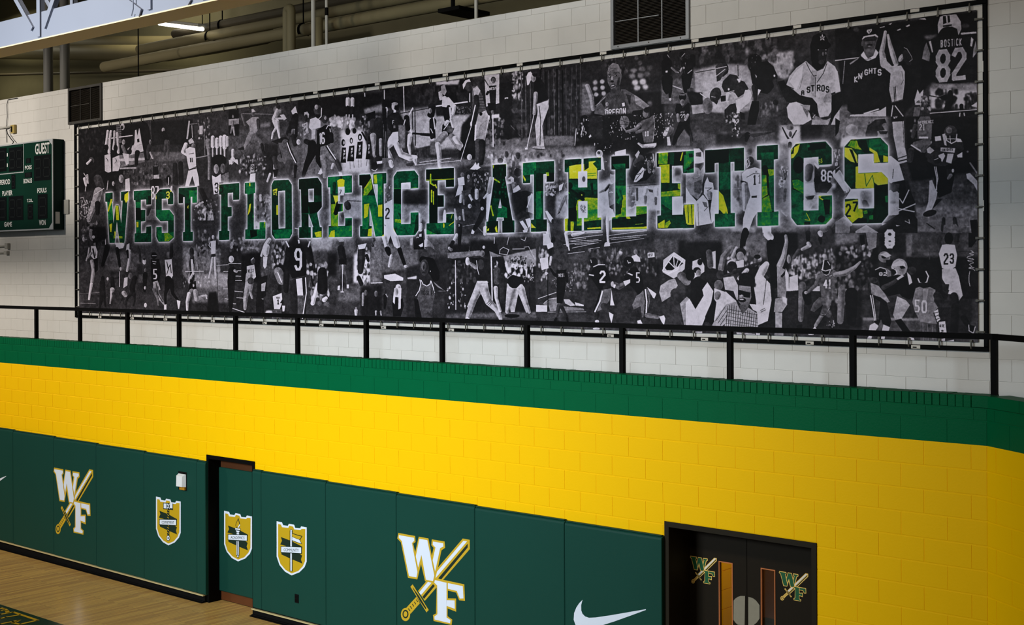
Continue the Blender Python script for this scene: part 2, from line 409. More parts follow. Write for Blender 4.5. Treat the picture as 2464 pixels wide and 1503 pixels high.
# door 2: pair of dark doors with slit windows, a lit vestibule behind
RD = .346; YD2 = YW+RD
d2 = tag(frame_mesh(D2, RD, M_BRONZE).build('door_2', loc=(0, YW, 0)), kind='structure')
b = MB(); b.box((D2[0]+.004, RD-.02, 0), (D2[0]+.052, RD+.05, 1.95), M_BRONZE); b.box((D2[1]-.09, RD-.05, 0), (D2[1]-.004, RD+.05, 1.95), M_BRONZE); b.box((D2[0]+.05, RD-.04, 1.87), (D2[1]-.05, RD+.05, 1.95), M_BRONZE); b.build('door_stop', d2)
xm = at(1797, 1320, YD2)[0]
M_COP = mat('copper_window_bead', (206, 120, 66), .35, .5, .3); M_STEEL = mat('dull_steel_plate', (150, 140, 118), .42, .5, .35, var=.08, vscale=18)
M_GLASS = bpy.data.materials.new('amber_glass'); M_GLASS.use_nodes = True
nt = M_GLASS.node_tree; pb = nt.nodes['Principled BSDF']; out = nt.nodes['Material Output']
tr = nt.nodes.new('ShaderNodeBsdfTransparent'); tr.inputs[0].default_value = (.93, .88, .74, 1); gl = nt.nodes.new('ShaderNodeBsdfGlossy'); gl.inputs['Roughness'].default_value = .05
fr = nt.nodes.new('ShaderNodeFresnel'); fr.inputs[0].default_value = 1.45; mxs = nt.nodes.new('ShaderNodeMixShader')
nt.links.new(fr.outputs[0], mxs.inputs[0]); nt.links.new(tr.outputs[0], mxs.inputs[1]); nt.links.new(gl.outputs[0], mxs.inputs[2]); nt.links.new(mxs.outputs[0], out.inputs[0])
def leaf2(x0, x1, wx0, wx1, wz1, plate, name, lab):
    wz0 = .75; b = MB(); y0, y1 = RD, RD+.045
    b.box((x0, y0, .01), (wx0, y1, 1.87), M_DOOR); b.box((wx1, y0, .01), (x1, y1, 1.87), M_DOOR)
    b.box((wx0, y0, wz1), (wx1, y1, 1.87), M_DOOR); b.box((wx0, y0, .01), (wx1, y1, wz0), M_DOOR)
    o = b.build('door_leaf', d2); o['label'] = lab
    b = MB(); t = .010
    for a_, c_ in (((wx0, wz0), (wx0+t, wz1)), ((wx1-t, wz0), (wx1, wz1)), ((wx0+t, wz1-t), (wx1-t, wz1)), ((wx0+t, wz0), (wx1-t, wz0+t))): b.box((a_[0], y0-.006, a_[1]), (c_[0], y0+.012, c_[1]), M_COP)
    b.build('window_bead', o)
    b = MB(); b.box((wx0+.004, y0+.02, wz0+.004), (wx1-.004, y0+.026, wz1-.004), M_GLASS); b.build('window_pane', o)
    b = MB(); b.sheet(plate, y0-.004, M_STEEL, .004); b.build('push_plate', o)
    return o
def dz(x, y): return at(x, y, YD2)
lx0, lx1 = dz(1729.8, 1350)[0], dz(1763.5, 1353)[0]; rx0, rx1 = dz(1831, 1366)[0], dz(1866, 1371)[0]
wtop = dz(1745, 1351)[1]
pc = dz(1797, 1468)[1]; pr = dz(1797, 1433)[1]-pc; pw = xm-dz(1765.6, 1440)[0]; gap = .022
prad = pr
def plate_pts(pts): return [dz(1700+x/8.215, 1320+y/8.215) for x, y in pts]
PLL = plate_pts([(540,1020),(572,982),(620,948),(680,928),(765,930),(758,1500),(680,1502),(622,1496),(572,1450),(536,1400)])
PLR = plate_pts([(830,948),(870,955),(925,975),(985,1020),(1052,1110),(1052,1375),(1000,1450),(930,1510),(880,1530),(830,1540)])
LL = leaf2(D2[0]+.05, xm-.003, lx0, lx1, wtop, PLL, 'left', 'left dark door leaf with slit window and emblem')
RL = leaf2(xm+.003, D2[1]-.05, rx0, rx1, wtop, PLR, 'right', 'right dark door leaf with slit window and emblem')
for L_, c0, c1, c2 in ((LL, (1660.6,1336.3), (1724.9,1340.6), (1708.8,1404.9)), (RL, (1874.5,1373), (1945,1378.3), (1926.3,1446))):
    a_, b_, e_ = dz(*c0), dz(*c1), dz(*c2)
    emblem(L_, RD-.001, (a_[0], a_[1]), b_[0]-a_[0], a_[1]-e_[1], M_DG, M_DGOLD, M_PD, M_PW, 'green and gold W F emblem crossed by a sword')
# vestibule behind door 2
ZD = at(1850, 1487, 12.79)[1]
b = MB(); b.box((-7.75, YD2+.1, 0), (-7.55, 12.9, 2.6), M_YEL); wv = tag(b.build('wall_vestibule'), kind='structure')
bm_ = []
for r in range(11):
    for k in range(5):
        b = MB(); o_ = (.2 if r % 2 else 0)
        y0 = YD2+.12+k*CL-o_*1.0; y1 = y0+CL-.007
        y1 = min(y1, 12.785)
        if y1 < YD2+.12 or y0 > 12.75: continue
        b.box((-7.55, max(y0, YD2+.11), r*CH+.004), (-7.543, y1, (r+1)*CH-.003), M_YEL); b.build('block', wv)
M_BRN = mat('brown_wall_paint', (92, 62, 26), .6, .3, var=.1); M_DKG = mat('dark_green_dado', (30, 44, 32), .6, .3)
b = MB(); b.box((-7.55, 12.8, ZD), (-5.4, 12.9, 2.6), M_BRN); b.box((-7.55, 12.79, 0), (-5.4, 12.9, ZD), M_DKG); tag(b.build('wall_vestibule_end'), kind='structure')
b = MB(); b.box((-5.5, YD2+.1, 0), (-5.4, 12.79, 2.6), M_BRN); tag(b.build('wall_vestibule_side'), kind='structure')
b = MB(); b.box((-7.6, YW+.2, 2.5), (-5.4, 12.9, 2.6), M_BRN); tag(b.build('ceiling_vestibule'), kind='structure')
b = MB(); b.box((-7.6, YW+.6, -.1), (-5.4, 12.9, 0), M_CONC); tag(b.build('floor_vestibule'), kind='structure')
vl = bpy.data.lights.new('vestibule_lamp', 'AREA'); vl.energy = 16; vl.color = (1, .82, .55); vl.size = .6
vo = bpy.data.objects.new('vestibule_lamp', vl); COL.objects.link(vo); vo.location = (-6.7, 11.9, 2.45)

# base along the padded wall: pale strip over a dark vented cove
M_TAN = mat('tan_strip', (196, 178, 126), .6, .3)
for i, (x0, x1) in enumerate(((-25.2, D1[0]-.0), (D1[1]+.0, D2[0]-.03))):
    b = MB()
    b.box((x0, -.072, .0), (x1, -.001, .022), M_SOOT); b.box((x0, -.10, 0), (x1, -.072, .012), M_BLACK); b.box((x0, -.045, .022), (x1, -.001, .105), M_SOOT)
    bo = tag(b.build('baseboard_%s' % ('left', 'right')[i], loc=(0, YW, 0)), kind='structure')
    b = MB(); z0_, z1_ = .132-(x0+20)*.0054, .132-(x1+20)*.0054
    b.bar((max(x0, -20.8), -.037, .132-(max(x0, -20.8)+20)*.0054-.008), (x1, -.037, max(z1_, .1)-.008), .075, .014, M_TAN); b.build('strip', bo)
ART = """
F A
s 26 40 45 170 1000 60 1000 600 600 950 45 1150
s 66 40 45 1120 500 1020 500 1503 45 1503
s 24 14 520 90 900 70 900 300 520 310
s 30 20 1090 70 1700 40 1750 420 1110 480
s 52 8 1100 430 1300 400 1560 415 1560 520 1100 515
s 92 10 1060 510 1560 515 1640 640 1050 660
s 72 40 900 660 1640 640 1640 1000 900 1000
s 60 30 1930 20 2224 0 2224 560 1960 560
s 45 20 1740 300 1960 250 1960 560 1750 600
s 50 30 1750 600 2224 560 2224 960 1750 1000
k 15 120 90 700 680 1500 1000 34
k 10 60 60 60 200 420 500 30
k 20 70 40 60 1150 260 1480 24
p 60 520 90 900 60 900 90 520 140
p 100 600 120 668 110 676 380 604 390
d 20 6 600 150 670 142 600 180 672 172 600 210 672 202 600 240 672 232 600 270 674 262 600 300 674 292 600 330 674 322
e 190 690 150 30 48
e 40 682 160 18 30
l 185 16 450 325 830 275
p 110 640 560 1010 520 1010 660 640 740
p 165 640 610 1010 595 1012 632 640 650
p 140 650 740 890 730 890 755 650 765
c 190 475 210 16 462 340 18 445 470 20
c 190 520 215 18 505 340 18 495 520 22
c 180 572 215 15 572 340 16 556 470 18
c 190 612 240 16 622 380 18 630 520 20
e 20 455 450 34 44
e 20 590 460 32 50
p 180 430 560 515 540 525 800 480 812 435 790
p 180 545 600 640 560 660 700 630 790 545 795
l 60 8 450 600 470 620 480 650
l 60 8 590 610 605 640 590 670
e 150 705 370 22 38
c 120 690 430 22 740 560 26 760 690 18
p 160 760 470 850 390 940 180 960 340 1000 490 880 520 800 560
c 40 870 240 26 845 360 24 810 450 20
e 20 905 160 32 60
p 190 870 200 890 190 905 280 930 170 945 180 960 330 960 400 860 420
p 15 900 330 930 320 935 370 905 375
p 175 830 420 1000 410 1005 500 880 540 800 560
c 25 905 520 36 890 600 28 890 690 24
e 28 797 505 28 46
p 190 690 530 780 545 780 690 740 700
c 22 1000 150 70 1040 360 70 1050 600 40
e 120 1090 370 16 36
c 60 1080 430 30 1060 500 28 1060 600 18
c 170 1090 520 12 1125 600 14
l 70 10 1095 60 1105 330
e 150 1278 195 22 34
c 18 1290 240 34 1340 340 32
c 85 1320 360 26 1300 480 16 1295 590 12
c 85 1345 360 24 1355 480 16 1350 590 12
l 160 22 1655 70 1625 320
l 120 12 1660 115 1770 100
l 140 12 1692 130 1702 310
l 110 10 1870 130 1882 560
l 130 14 1750 600 1930 565
e 70 1690 380 62 70
e 30 1690 390 50 40
p 170 1640 350 1690 310 1720 360 1730 375 1660 400
e 120 1715 430 30 44
c 205 1605 400 26 1570 510 34 1640 560 26
p 205 1600 480 1660 440 1740 460 1750 600 1755 720 1650 770 1625 640
p 40 1665 600 1680 600 1685 660 1668 665
p 40 1690 598 1702 598 1704 660 1692 662
l 90 8 1650 545 1720 530
p 205 1645 770 1755 730 1790 880 1800 1000 1740 1010 1700 860 1650 1010 1595 1010
l 40 16 1650 775 1750 745
c 30 1830 1060 30 1890 1180 30 1880 1300 24
k 30 210 40 1770 30 1960 340 22
p 180 1800 140 1850 130 1850 250 1800 260
c 120 1925 360 40 1930 440 36
c 130 1930 460 22 1945 640 20 1940 900 18
c 205 1995 300 26 1995 430 28
c 215 2055 330 26 2055 440 26
c 220 2110 300 26 2110 420 24
c 215 2165 290 30 2165 450 30
c 190 2205 300 18 2205 420 18
c 170 1995 470 10 1995 580 8
c 190 2055 470 14 2055 590 10
c 190 2110 450 12 2112 590 10
c 190 2165 470 14 2165 590 10
e 15 2085 640 110 90
e 150 2045 760 36 70
e 110 2140 750 36 70
p 205 1985 850 2040 880 2110 830 2120 960 2075 1110 2010 1130 1990 960
p 110 2110 860 2224 800 2224 960 2120 970
t 20 2020 960 60 150 35
e 140 1165 760 34 50
p 26 1130 720 1205 720 1215 870 1130 870
p 150 1140 850 1215 840 1220 920 1140 930
p 18 1080 930 1140 900 1250 900 1280 1000 1250 1110 1090 1110
t 215 1103 1010 52 190 8
t 205 1160 1010 52 190 7
e 25 1355 910 40 60
p 180 1350 880 1362 880 1362 990 1350 990
c 40 1450 700 36 1460 960 40
c 30 1530 680 34 1540 960 36
e 150 670 900 34 60
p 190 730 910 790 890 800 1080 730 1080
p 22 380 800 560 820 600 1080 440 1090 380 1000
l 150 10 480 930 465 1060
e 150 555 970 18 34
e 90 240 640 40 50
c 24 220 680 50 150 750 40 140 850 30
c 190 230 630 14 180 680 18
c 190 140 900 22 160 1000 14
c 170 180 850 16 190 960 14
l 170 10 130 820 175 900 150 1080
c 70 330 900 60 400 1100 50
c 150 340 1080 60 300 1240 56 230 1400 40 200 1500 30
c 30 330 1260 40 330 1400 30
l 190 10 270 1140 420 1040
l 170 8 80 1180 120 1170 150 1250
k 90 210 60 70 1220 240 1480 16
F A
p 110 440 1240 540 1230 560 1500 490 1500
p 175 470 1370 520 1190 545 1200 490 1380
p 200 720 1130 775 1090 775 1210 740 1250 715 1200
p 170 585 1290 630 1290 640 1500 600 1500
p 85 870 1240 955 1240 955 1320 870 1320
p 12 875 1320 960 1330 960 1500 880 1500
p 190 945 1080 970 1075 970 1150 950 1150
p 70 860 1080 1105 1065 1105 1180 860 1190
p 30 1060 1150 1105 1145 1105 1270 1060 1270
p 60 1180 1100 1425 1060 1425 1270 1350 1265 1340 1180 1180 1300
t 205 1318 1085 55 110 3
p 95 1180 1350 1370 1350 1430 1440 1430 1503 1180 1503
p 105 1650 1070 1767 1070 1767 1240 1690 1250 1650 1170
p 14 1505 1110 1600 1150 1560 1250 1505 1255
p 22 1600 1260 1660 1260 1660 1500 1600 1500
p 175 1625 1310 1645 1280 1640 1340
c 30 1810 1060 26 1880 1180 34 1890 1320 30
c 180 1730 1310 12 1850 1240 14
p 200 1850 1340 1900 1320 1890 1503 1800 1503
p 190 1940 1380 1990 1340 2010 1503 1920 1503
k 20 180 40 1700 1180 2090 1500 22
k 60 200 22 1770 1250 1990 1500 26
c 200 1400 1020 14 1390 1080 12
p 90 1040 1340 1170 1340 1170 1500 1050 1500
c 20 1120 1220 20 1080 1320 28 1050 1420 20
F A2
s 60 30 50 0 480 0 480 380 50 380
s 92 24 440 450 1000 480 1050 720 440 720
s 66 30 50 380 430 380 330 1200 60 1340
s 50 30 900 640 1700 640 1700 1200 900 1300
s 60 30 350 1000 1600 1000 1700 1380 60 1340
s 120 30 1560 380 2100 420 2100 760 1560 780
s 140 24 1560 760 2224 760 2224 1010 1700 1010
s 100 30 1700 960 2224 960 2224 1200 1700 1200
s 46 20 1560 1200 2224 1200 2224 1420 1560 1400
k 20 150 60 80 20 420 360 30
k 20 160 40 1760 160 2090 520 34
k 70 170 50 1560 420 2100 760 40
l 120 5 70 1060 400 1040
l 130 7 80 1195 300 1205
l 95 6 60 385 440 385
l 200 10 440 180 445 370
s 20 14 200 100 440 90 470 260 330 320
e 130 245 210 40 90 -10
p 30 250 150 300 110 340 320 290 420 260 330
e 190 270 240 22 22
p 120 270 330 300 320 310 400 270 410
p 215 235 370 300 370 330 450 320 560 270 560 230 510
p 40 250 410 270 400 300 540 280 550
p 40 300 430 310 500 300 520
c 190 205 400 10 190 500 10 165 580 10
c 150 240 470 18 185 540 14
c 170 245 590 26 270 720 26 250 860 24 230 1000 16
p 25 275 560 335 540 335 720 290 760
c 215 240 920 22 215 1060 16 205 1140 14
e 190 125 270 16 34
c 60 130 330 14 122 410 8
c 20 470 380 40 450 480 36 400 650 22
p 205 590 340 650 290 720 350 700 400 600 420
p 205 608 20 650 340 580 350
t 70 588 120 34 200 A
c 30 610 410 26 630 520 24 650 660 18
e 180 665 700 16 26
p 190 750 350 790 330 790 450 740 440
c 190 790 440 22 785 580 18 755 730 16
c 25 760 440 18 770 540 12
c 60 900 360 24 940 480 18 945 600 12
e 215 1005 590 28 48
e 60 1005 560 22 16
e 20 1145 510 44 50
p 20 1100 560 1220 560 1250 720 1220 880 1110 900 1100 720
l 180 8 1120 510 1180 510
l 190 10 1125 590 1175 600
l 190 10 1135 625 1165 630
t 205 1135 700 54 150 5
p 150 1130 890 1200 870 1240 1000 1150 1040
c 140 1170 960 40 1190 1060 32 1240 1140 22 1300 1210 20
c 110 1150 1000 30 1200 1130 18 1210 1220 14
l 30 10 1175 900 1200 1060 1270 1180
p 215 1290 1220 1325 1210 1325 1290 1290 1290
e 90 1360 500 36 50
p 190 1300 570 1400 560 1420 800 1390 850 1320 830
l 30 12 1330 600 1350 700 1380 640 1395 760
l 30 10 1330 780 1360 680
c 18 1350 850 50 1340 960 40 1310 1060 22 1310 1200 16
c 18 1390 880 40 1420 1060 24 1490 1150 16
p 215 1475 1150 1530 1165 1510 1280 1495 1280
c 30 1400 340 20 1395 520 26
e 60 1690 460 34 70
c 60 1695 520 26 1690 640 40 1700 760 34 1690 860 40
p 200 1675 560 1705 560 1720 740 1690 740
c 190 1700 640 20 1715 760 18 1660 850 16 1650 890 12
p 15 1670 850 1750 880 1760 1020 1680 1040 1640 1020
c 120 1690 1020 34 1640 1140 28
c 205 1650 1060 26 1625 1180 22 1625 1300 14
c 160 1740 1020 30 1760 1140 32 1850 1100 26 1900 1090 18
p 170 1880 1050 1920 1130 1900 1140
e 200 2000 240 18 30
p 210 1965 300 2040 290 2035 480 1975 490
p 60 1975 490 2035 480 2040 520 1975 530
c 200 1990 540 14 1970 700 14 1940 830 10
c 200 2025 540 14 2030 700 14 2035 830 10
l 190 12 1960 310 1940 360 1970 400
l 60 8 1965 130 1970 300
l 60 8 2060 760 2070 1200
s 22 16 1940 1040 2050 1030 2100 1420 1900 1420
k 120 230 26 1560 770 2000 950 20
l 200 10 1600 740 1860 736
l 190 8 2050 650 2224 640
d 190 8 2150 740 2224 736 2170 830 2224 840 2150 990 2224 990 2170 1130 2224 1140
e 30 405 850 30 50
c 34 400 900 40 400 1040 44 380 1180 24 360 1260 14
c 34 420 1040 26 430 1180 18 440 1240 12
e 190 475 845 16 24
e 40 540 780 26 44
c 32 540 840 30 550 960 30
c 60 500 870 14 450 960 12
c 45 580 840 12 640 820 12
l 190 10 650 740 645 960
c 170 540 1000 34 530 1070 18 510 1200 10
c 60 560 1060 24 600 1150 12
e 50 705 810 20 34
p 185 715 830 765 820 760 940 700 980
c 150 710 1050 34 730 1080 30
c 60 680 1120 18 640 1210 10
e 110 800 800 30 44
c 30 870 830 34 830 960 40 840 1060 36
c 40 820 1050 22 760 1130 16 735 1210 14
c 40 860 1060 20 865 1160 12 850 1230 12
e 220 1022 1225 20 34
e 100 1020 720 16 34
c 20 1020 780 36 1010 900 34 1010 1020 20
e 170 1015 975 16 24
p 80 920 780 980 780 980 900 920 900
p 70 480 0 730 0 720 320 500 325
p 190 570 160 590 160 600 240 575 240
p 180 500 60 540 40 530 170 510 170
p 150 560 220 580 220 690 230 690 260 560 260
p 80 880 0 950 0 950 180 880 180
p 170 890 20 920 20 920 100 895 100
p 70 865 195 1105 190 1105 300 865 310
p 92 1180 100 1260 90 1260 190 1430 170 1430 250 1365 300 1215 305
p 140 1290 190 1350 180 1420 240 1360 300 1300 300
p 60 1570 170 1705 170 1705 300 1570 300
F C
s 70 20 0 260 800 130 860 600 0 1000
s 84 24 0 550 600 560 900 900 0 900
s 26 20 1000 110 2224 10 2224 300 1900 420 1500 400 1000 320
s 100 30 1000 420 1700 420 1700 1200 1000 1200
s 84 40 860 560 1060 560 1060 1200 860 1200
s 200 50 1620 560 2060 540 2040 1180 1650 1180
s 130 20 1960 250 2224 180 2224 330 1960 360
s 50 20 1900 330 2224 300 2224 980 2040 980
k 120 225 60 1460 380 1820 520 40
s 36 40 500 760 720 740 700 1200 520 1200
k 15 190 90 160 920 540 1200 26
s 20 20 0 260 150 260 150 640 0 640
p 130 0 400 150 390 150 470 0 490
e 110 62 360 14 24
c 120 60 430 22 60 500 20 30 600 10
c 150 70 520 14 85 630 10
l 120 12 200 320 640 330
s 115 20 440 480 600 440 600 500 440 520
c 110 190 330 14 215 420 14 235 480 16
e 110 355 310 28 50
p 185 330 260 355 250 390 290 340 300
p 145 250 440 340 370 430 370 460 440 420 560 370 640 310 600 300 500
c 70 430 420 30 435 540 20
c 130 330 620 50 290 720 46 230 820 24
c 100 390 650 50 460 700 46 490 780 34 500 860 24
p 40 130 830 220 790 230 840 150 845
c 40 480 770 24 510 900 20
s 130 10 640 240 740 180 760 300 700 380
e 60 720 220 30 40
c 200 700 260 16 670 360 30 650 400 26
c 190 690 390 14 800 390 14
p 185 740 340 800 330 840 390 800 420
c 200 660 430 28 690 520 20 640 600 14 625 680 12
c 205 700 430 30 720 580 18 740 690 12
p 205 905 280 965 210 1000 330 920 330
c 40 960 370 46 940 480 60 890 600 60
e 30 975 360 40 50
p 30 880 430 1000 440 1000 640 940 720 860 600
p 140 930 540 960 540 950 640 900 640
c 110 930 560 22 920 640 20
c 50 930 640 30 960 760 36
p 70 860 600 900 600 880 740 850 720
e 200 1010 730 30 40
p 30 620 720 820 650 880 700 840 760 700 760
c 90 820 740 50 800 900 40 760 960 60
c 22 770 820 30 780 940 24
p 90 720 740 860 740 960 900 970 1040 920 1080 800 1050
l 20 44 850 740 900 880 970 1020
l 225 16 845 740 895 880 970 1030
c 95 930 1050 40 930 1180 26
c 70 880 1040 60 860 1180 50
c 24 970 1080 24 960 1240 16
p 160 1095 300 1140 290 1165 330 1160 380 1100 390
p 170 1060 480 1140 440 1160 600 1090 640
e 60 1120 380 26 50
k 40 170 24 1000 460 1160 660 20
e 70 1290 270 58 80
e 160 1270 225 26 36
p 25 1260 330 1330 330 1320 400 1270 390
p 190 1180 400 1260 370 1330 420 1330 520 1200 560 1160 520
p 170 1200 540 1260 540 1250 680 1200 690
l 200 12 1345 240 1340 360 1290 410
e 60 1390 400 46 60
e 150 1400 385 16 26
p 18 1280 560 1400 480 1480 500 1500 700 1460 760 1330 800 1270 800
t 215 1305 600 42 170 1
t 215 1340 590 52 170 6
l 210 10 1410 540 1440 490 1470 500
l 210 12 1465 540 1475 600
c 24 1480 620 34 1490 720 30
c 40 1120 720 36 1200 760 40
c 14 1210 760 60 1200 900 60 1130 1060 40 1080 1220 26
c 16 1300 800 50 1290 1000 30 1330 1090 14
p 115 1330 800 1440 780 1560 980 1540 1030 1420 960 1320 950
l 20 40 1420 790 1490 900 1570 1010
l 225 18 1425 785 1490 890 1565 1000
c 135 1380 960 56 1400 1080 44 1390 1230 28
c 70 1570 1010 34 1610 1120 34
p 205 1590 1160 1640 1170 1650 1230 1600 1220
p 200 1290 1190 1340 1100 1360 1180 1330 1200
c 190 1510 1050 20 1490 1110 16
c 215 1725 110 30 1722 200 28
c 215 1790 110 28 1790 210 26
e 60 1722 65 14 24
e 60 1776 55 12 24
c 25 1725 230 26 1722 320 18
c 40 1790 240 28 1780 330 16
c 170 1705 340 10 1705 400 8
c 170 1745 340 10 1745 400 8
c 170 1795 340 10 1795 400 8
l 210 14 1968 0 1970 70
p 22 1920 350 2120 280 2120 420 1920 480
k 20 200 40 1880 360 2224 600 26
e 20 1725 580 36 50
e 25 1820 570 30 40
F C
e 22 1660 740 28 50
e 170 1670 740 12 26
p 18 1640 810 1700 810 1700 1030 1620 1030
c 205 1660 1040 8 1665 1130 7
e 22 1775 710 22 44
e 170 1776 715 12 26
p 18 1745 790 1820 780 1815 1010 1715 1010
c 190 1750 1020 10 1760 1120 8
c 190 1800 1020 10 1815 1100 8
e 22 1900 660 30 50
e 180 1900 665 14 28
p 18 1865 730 1940 720 1930 970 1840 970
c 190 1870 980 10 1880 1100 8
c 190 1910 980 10 1915 1090 8
c 18 1930 590 12 1990 700 14
e 22 2035 680 24 40
p 18 2010 740 2060 730 2050 980 1980 980
c 170 2000 990 8 1990 1070 8
t 205 1662 840 28 150 WFH|
t 205 1770 810 28 150 WFH|
t 205 1884 770 28 160 WFH|
t 170 2020 760 24 150 WFH|
c 50 2090 440 50 2090 560 50
c 150 2090 640 46 2100 800 30 2110 930 26
c 40 2170 420 50 2180 700 40 2160 900 40
c 150 2200 700 26 2200 920 20
s 40 30 2040 960 2224 940 2224 1150 2060 1160
e 24 2110 1080 46 60
p 215 2140 1010 2224 1000 2224 1040 2150 1050
l 215 10 2070 1130 2120 1150 2150 1120
c 195 60 850 22 60 940 20
c 205 60 980 34 40 1030 26
p 190 0 990 130 980 140 1060 60 1000 10 1060
p 150 320 1050 370 1050 370 1170 310 1170
t 15 330 1070 36 70 31
p 205 315 1190 390 1180 385 1300 300 1300
p 150 650 1020 690 1010 690 1250 640 1260
c 60 660 960 30 690 1100 26
c 190 600 1190 16 560 1300 14
p 15 640 1130 720 1120 700 1230 660 1240
p 60 0 1330 145 1330 145 1503 0 1503
p 90 240 1320 385 1310 385 1460 260 1500
p 190 300 1320 315 1320 315 1370 300 1370
p 60 620 1350 700 1290 900 1280 910 1400 620 1503
p 185 640 1420 705 1400 700 1503 650 1503
t 30 650 1435 40 70 50
p 30 1020 1270 1290 1250 1345 1340 1345 1503 1020 1503
p 95 1440 1240 1780 1215 1780 1460 1440 1480
p 190 1570 1290 1600 1270 1640 1260 1680 1280 1670 1400 1580 1400
c 60 1530 1330 26 1520 1480 24
e 60 1630 1240 18 26
p 215 1590 1390 1670 1380 1670 1503 1600 1503
t 15 1600 1420 34 70 7
p 16 1890 1210 2040 1200 2090 1400 1900 1400
p 150 1960 1400 2060 1250 2080 1400 2000 1503 1950 1503
p 110 2095 1200 2224 1190 2224 1503 2130 1503
p 160 2100 1210 2140 1200 2150 1330 2110 1330
F D
s 80 24 0 480 700 480 640 900 0 1000
s 40 20 0 600 140 600 140 900 0 900
s 50 30 0 900 700 880 760 1380 0 1390
s 22 20 140 660 360 640 360 980 140 980
s 90 20 940 490 1440 480 1440 680 960 660
s 150 20 930 480 1180 480 1160 640 930 640
s 72 24 900 640 1240 610 1240 1200 900 1200
s 24 24 1120 660 1220 650 1220 910 1110 910
s 225 26 1420 660 1600 640 1600 990 1410 990
s 60 30 880 1180 1500 1040 1500 1390 860 1390
s 105 24 1240 1060 1480 1000 1500 1200 1240 1200
s 110 24 1600 480 1738 470 1738 1000 1610 990
s 28 20 1500 1040 1738 1020 1738 1360 1500 1370
k 20 170 60 20 480 370 620 26
d 190 7 0 770 140 770 60 850 140 850 60 910 140 912 60 960 150 960 60 1080 160 1090 90 1155 170 1160 0 1220 80 1225
l 200 9 0 1260 180 1320
e 205 30 720 30 40
c 24 40 850 44 30 980 44 30 1100 36 20 1300 20
c 150 70 850 16 90 860 14
e 80 275 740 24 36
l 170 10 255 730 280 705
p 165 205 800 290 780 310 920 270 960 210 960
c 150 235 900 40 220 1020 34 190 1160 26 185 1280 16
c 150 250 1000 30 245 1090 16 265 1160 10
e 70 250 965 36 40
t 60 215 830 16 40 WEST
e 90 400 900 30 50
p 26 330 930 440 900 420 1140 310 1180
p 150 370 1000 420 980 410 1080 370 1080
l 190 8 330 1170 390 1170
c 24 350 1200 40 340 1310 30
c 24 370 1200 30 385 1310 18
c 190 460 500 24 420 560 24 370 680 14
c 200 430 580 34 420 660 30
p 200 390 690 440 690 430 800 410 830 390 800
c 40 580 530 50 560 700 70 580 860 60
k 30 210 34 490 520 640 800 28
e 30 575 550 24 30
c 120 560 860 50 600 960 50
l 225 12 555 870 600 980
p 20 650 590 690 500 740 440 760 430 880 490 930 590 920 700 880 720 880 900 720 940 690 880 690 720 640 640
c 28 690 600 40 660 800 36 650 1000 34 650 1080 26
c 28 900 600 40 940 800 36 970 980 30 980 1060 24
l 205 16 650 520 680 580
l 205 14 920 520 900 580
p 205 780 500 800 500 805 540 790 545
t 185 742 598 88 250 9
p 40 690 960 870 910 880 1390 800 1400 700 1280
p 205 760 945 830 930 845 1155 780 1140
l 225 12 870 930 880 1100 835 1390
p 90 780 1130 860 1130 830 1390 780 1390
e 170 985 1110 24 40
p 60 740 360 790 370 780 450 700 470
l 190 10 750 370 795 380
p 200 500 1140 600 1100 610 1200 580 1285 515 1285
t 30 543 1175 36 56 14
t 40 540 1145 10 20 WEST
e 30 575 1050 24 40
p 90 500 1290 600 1285 600 1400 490 1400
p 200 605 1245 640 1245 630 1310 610 1310
s 200 8 430 1300 490 1300 500 1330 410 1330
k 20 210 50 890 780 1130 1240 34
c 215 1010 1000 20 950 1220 24
c 215 1080 1180 26 1100 1160 20
c 25 1060 860 50 1060 1060 60
e 60 1275 540 30 44
p 130 1240 500 1290 490 1310 520 1250 525
c 34 1270 600 40 1290 700 40
p 24 1245 720 1335 710 1335 790 1250 790
c 80 1270 800 22 1255 940 14 1250 1010 10
c 80 1310 800 22 1335 920 14 1345 1010 10
p 215 1235 1020 1260 1015 1255 1070 1230 1070
p 215 1335 1005 1360 1005 1360 1050 1335 1050
c 170 1290 790 12 1290 880 6
l 210 6 1288 840 1286 1090
l 210 12 1270 1090 1300 1090
p 60 1440 480 1620 480 1610 640 1440 620
k 20 220 70 1450 560 1590 1010 22
c 60 1500 600 40 1500 720 44 1490 860 30
p 210 1460 560 1560 540 1540 600 1470 610
c 40 1560 680 20 1580 740 14
c 40 1470 930 24 1500 1000 24
c 30 1640 500 22 1630 570 14
l 205 10 1610 990 1738 985
k 90 140 60 1620 500 1738 960 16
e 90 1550 1100 18 34
c 26 1550 1160 30 1550 1250 24 1555 1330 14
c 150 1520 1110 14 1515 1240 10
e 90 1665 1110 20 34
c 26 1680 1180 34 1680 1280 30
c 150 1665 1310 12 1665 1350 8
c 150 1720 1310 10 1725 1350 8
c 190 1440 1300 20 1440 1350 14
e 120 1440 1275 10 16
p 80 190 390 420 380 420 490 190 490
p 30 240 390 320 390 320 460 250 480
p 60 215 0 285 0 285 380 215 380
p 185 235 100 255 90 245 180 215 230
p 45 490 0 565 0 565 360 490 430
p 60 645 0 720 0 720 430 690 480 645 400
p 92 500 390 720 380 690 480 530 485
p 180 540 110 560 110 560 220 540 220
p 12 825 0 905 0 905 200 825 200
p 12 900 80 1050 70 1060 130 1000 190 920 210
p 45 830 210 905 210 905 470 800 475
p 70 930 210 990 200 1030 350 1050 470 950 475
p 170 970 420 1050 400 1050 470 990 470
p 150 1160 100 1240 90 1240 350 1160 350
p 200 1180 0 1260 0 1260 60 1210 100
c 25 1240 90 24 1210 200 24
p 105 1130 360 1395 340 1395 460 1130 470
p 170 1160 400 1200 390 1200 470 1130 470
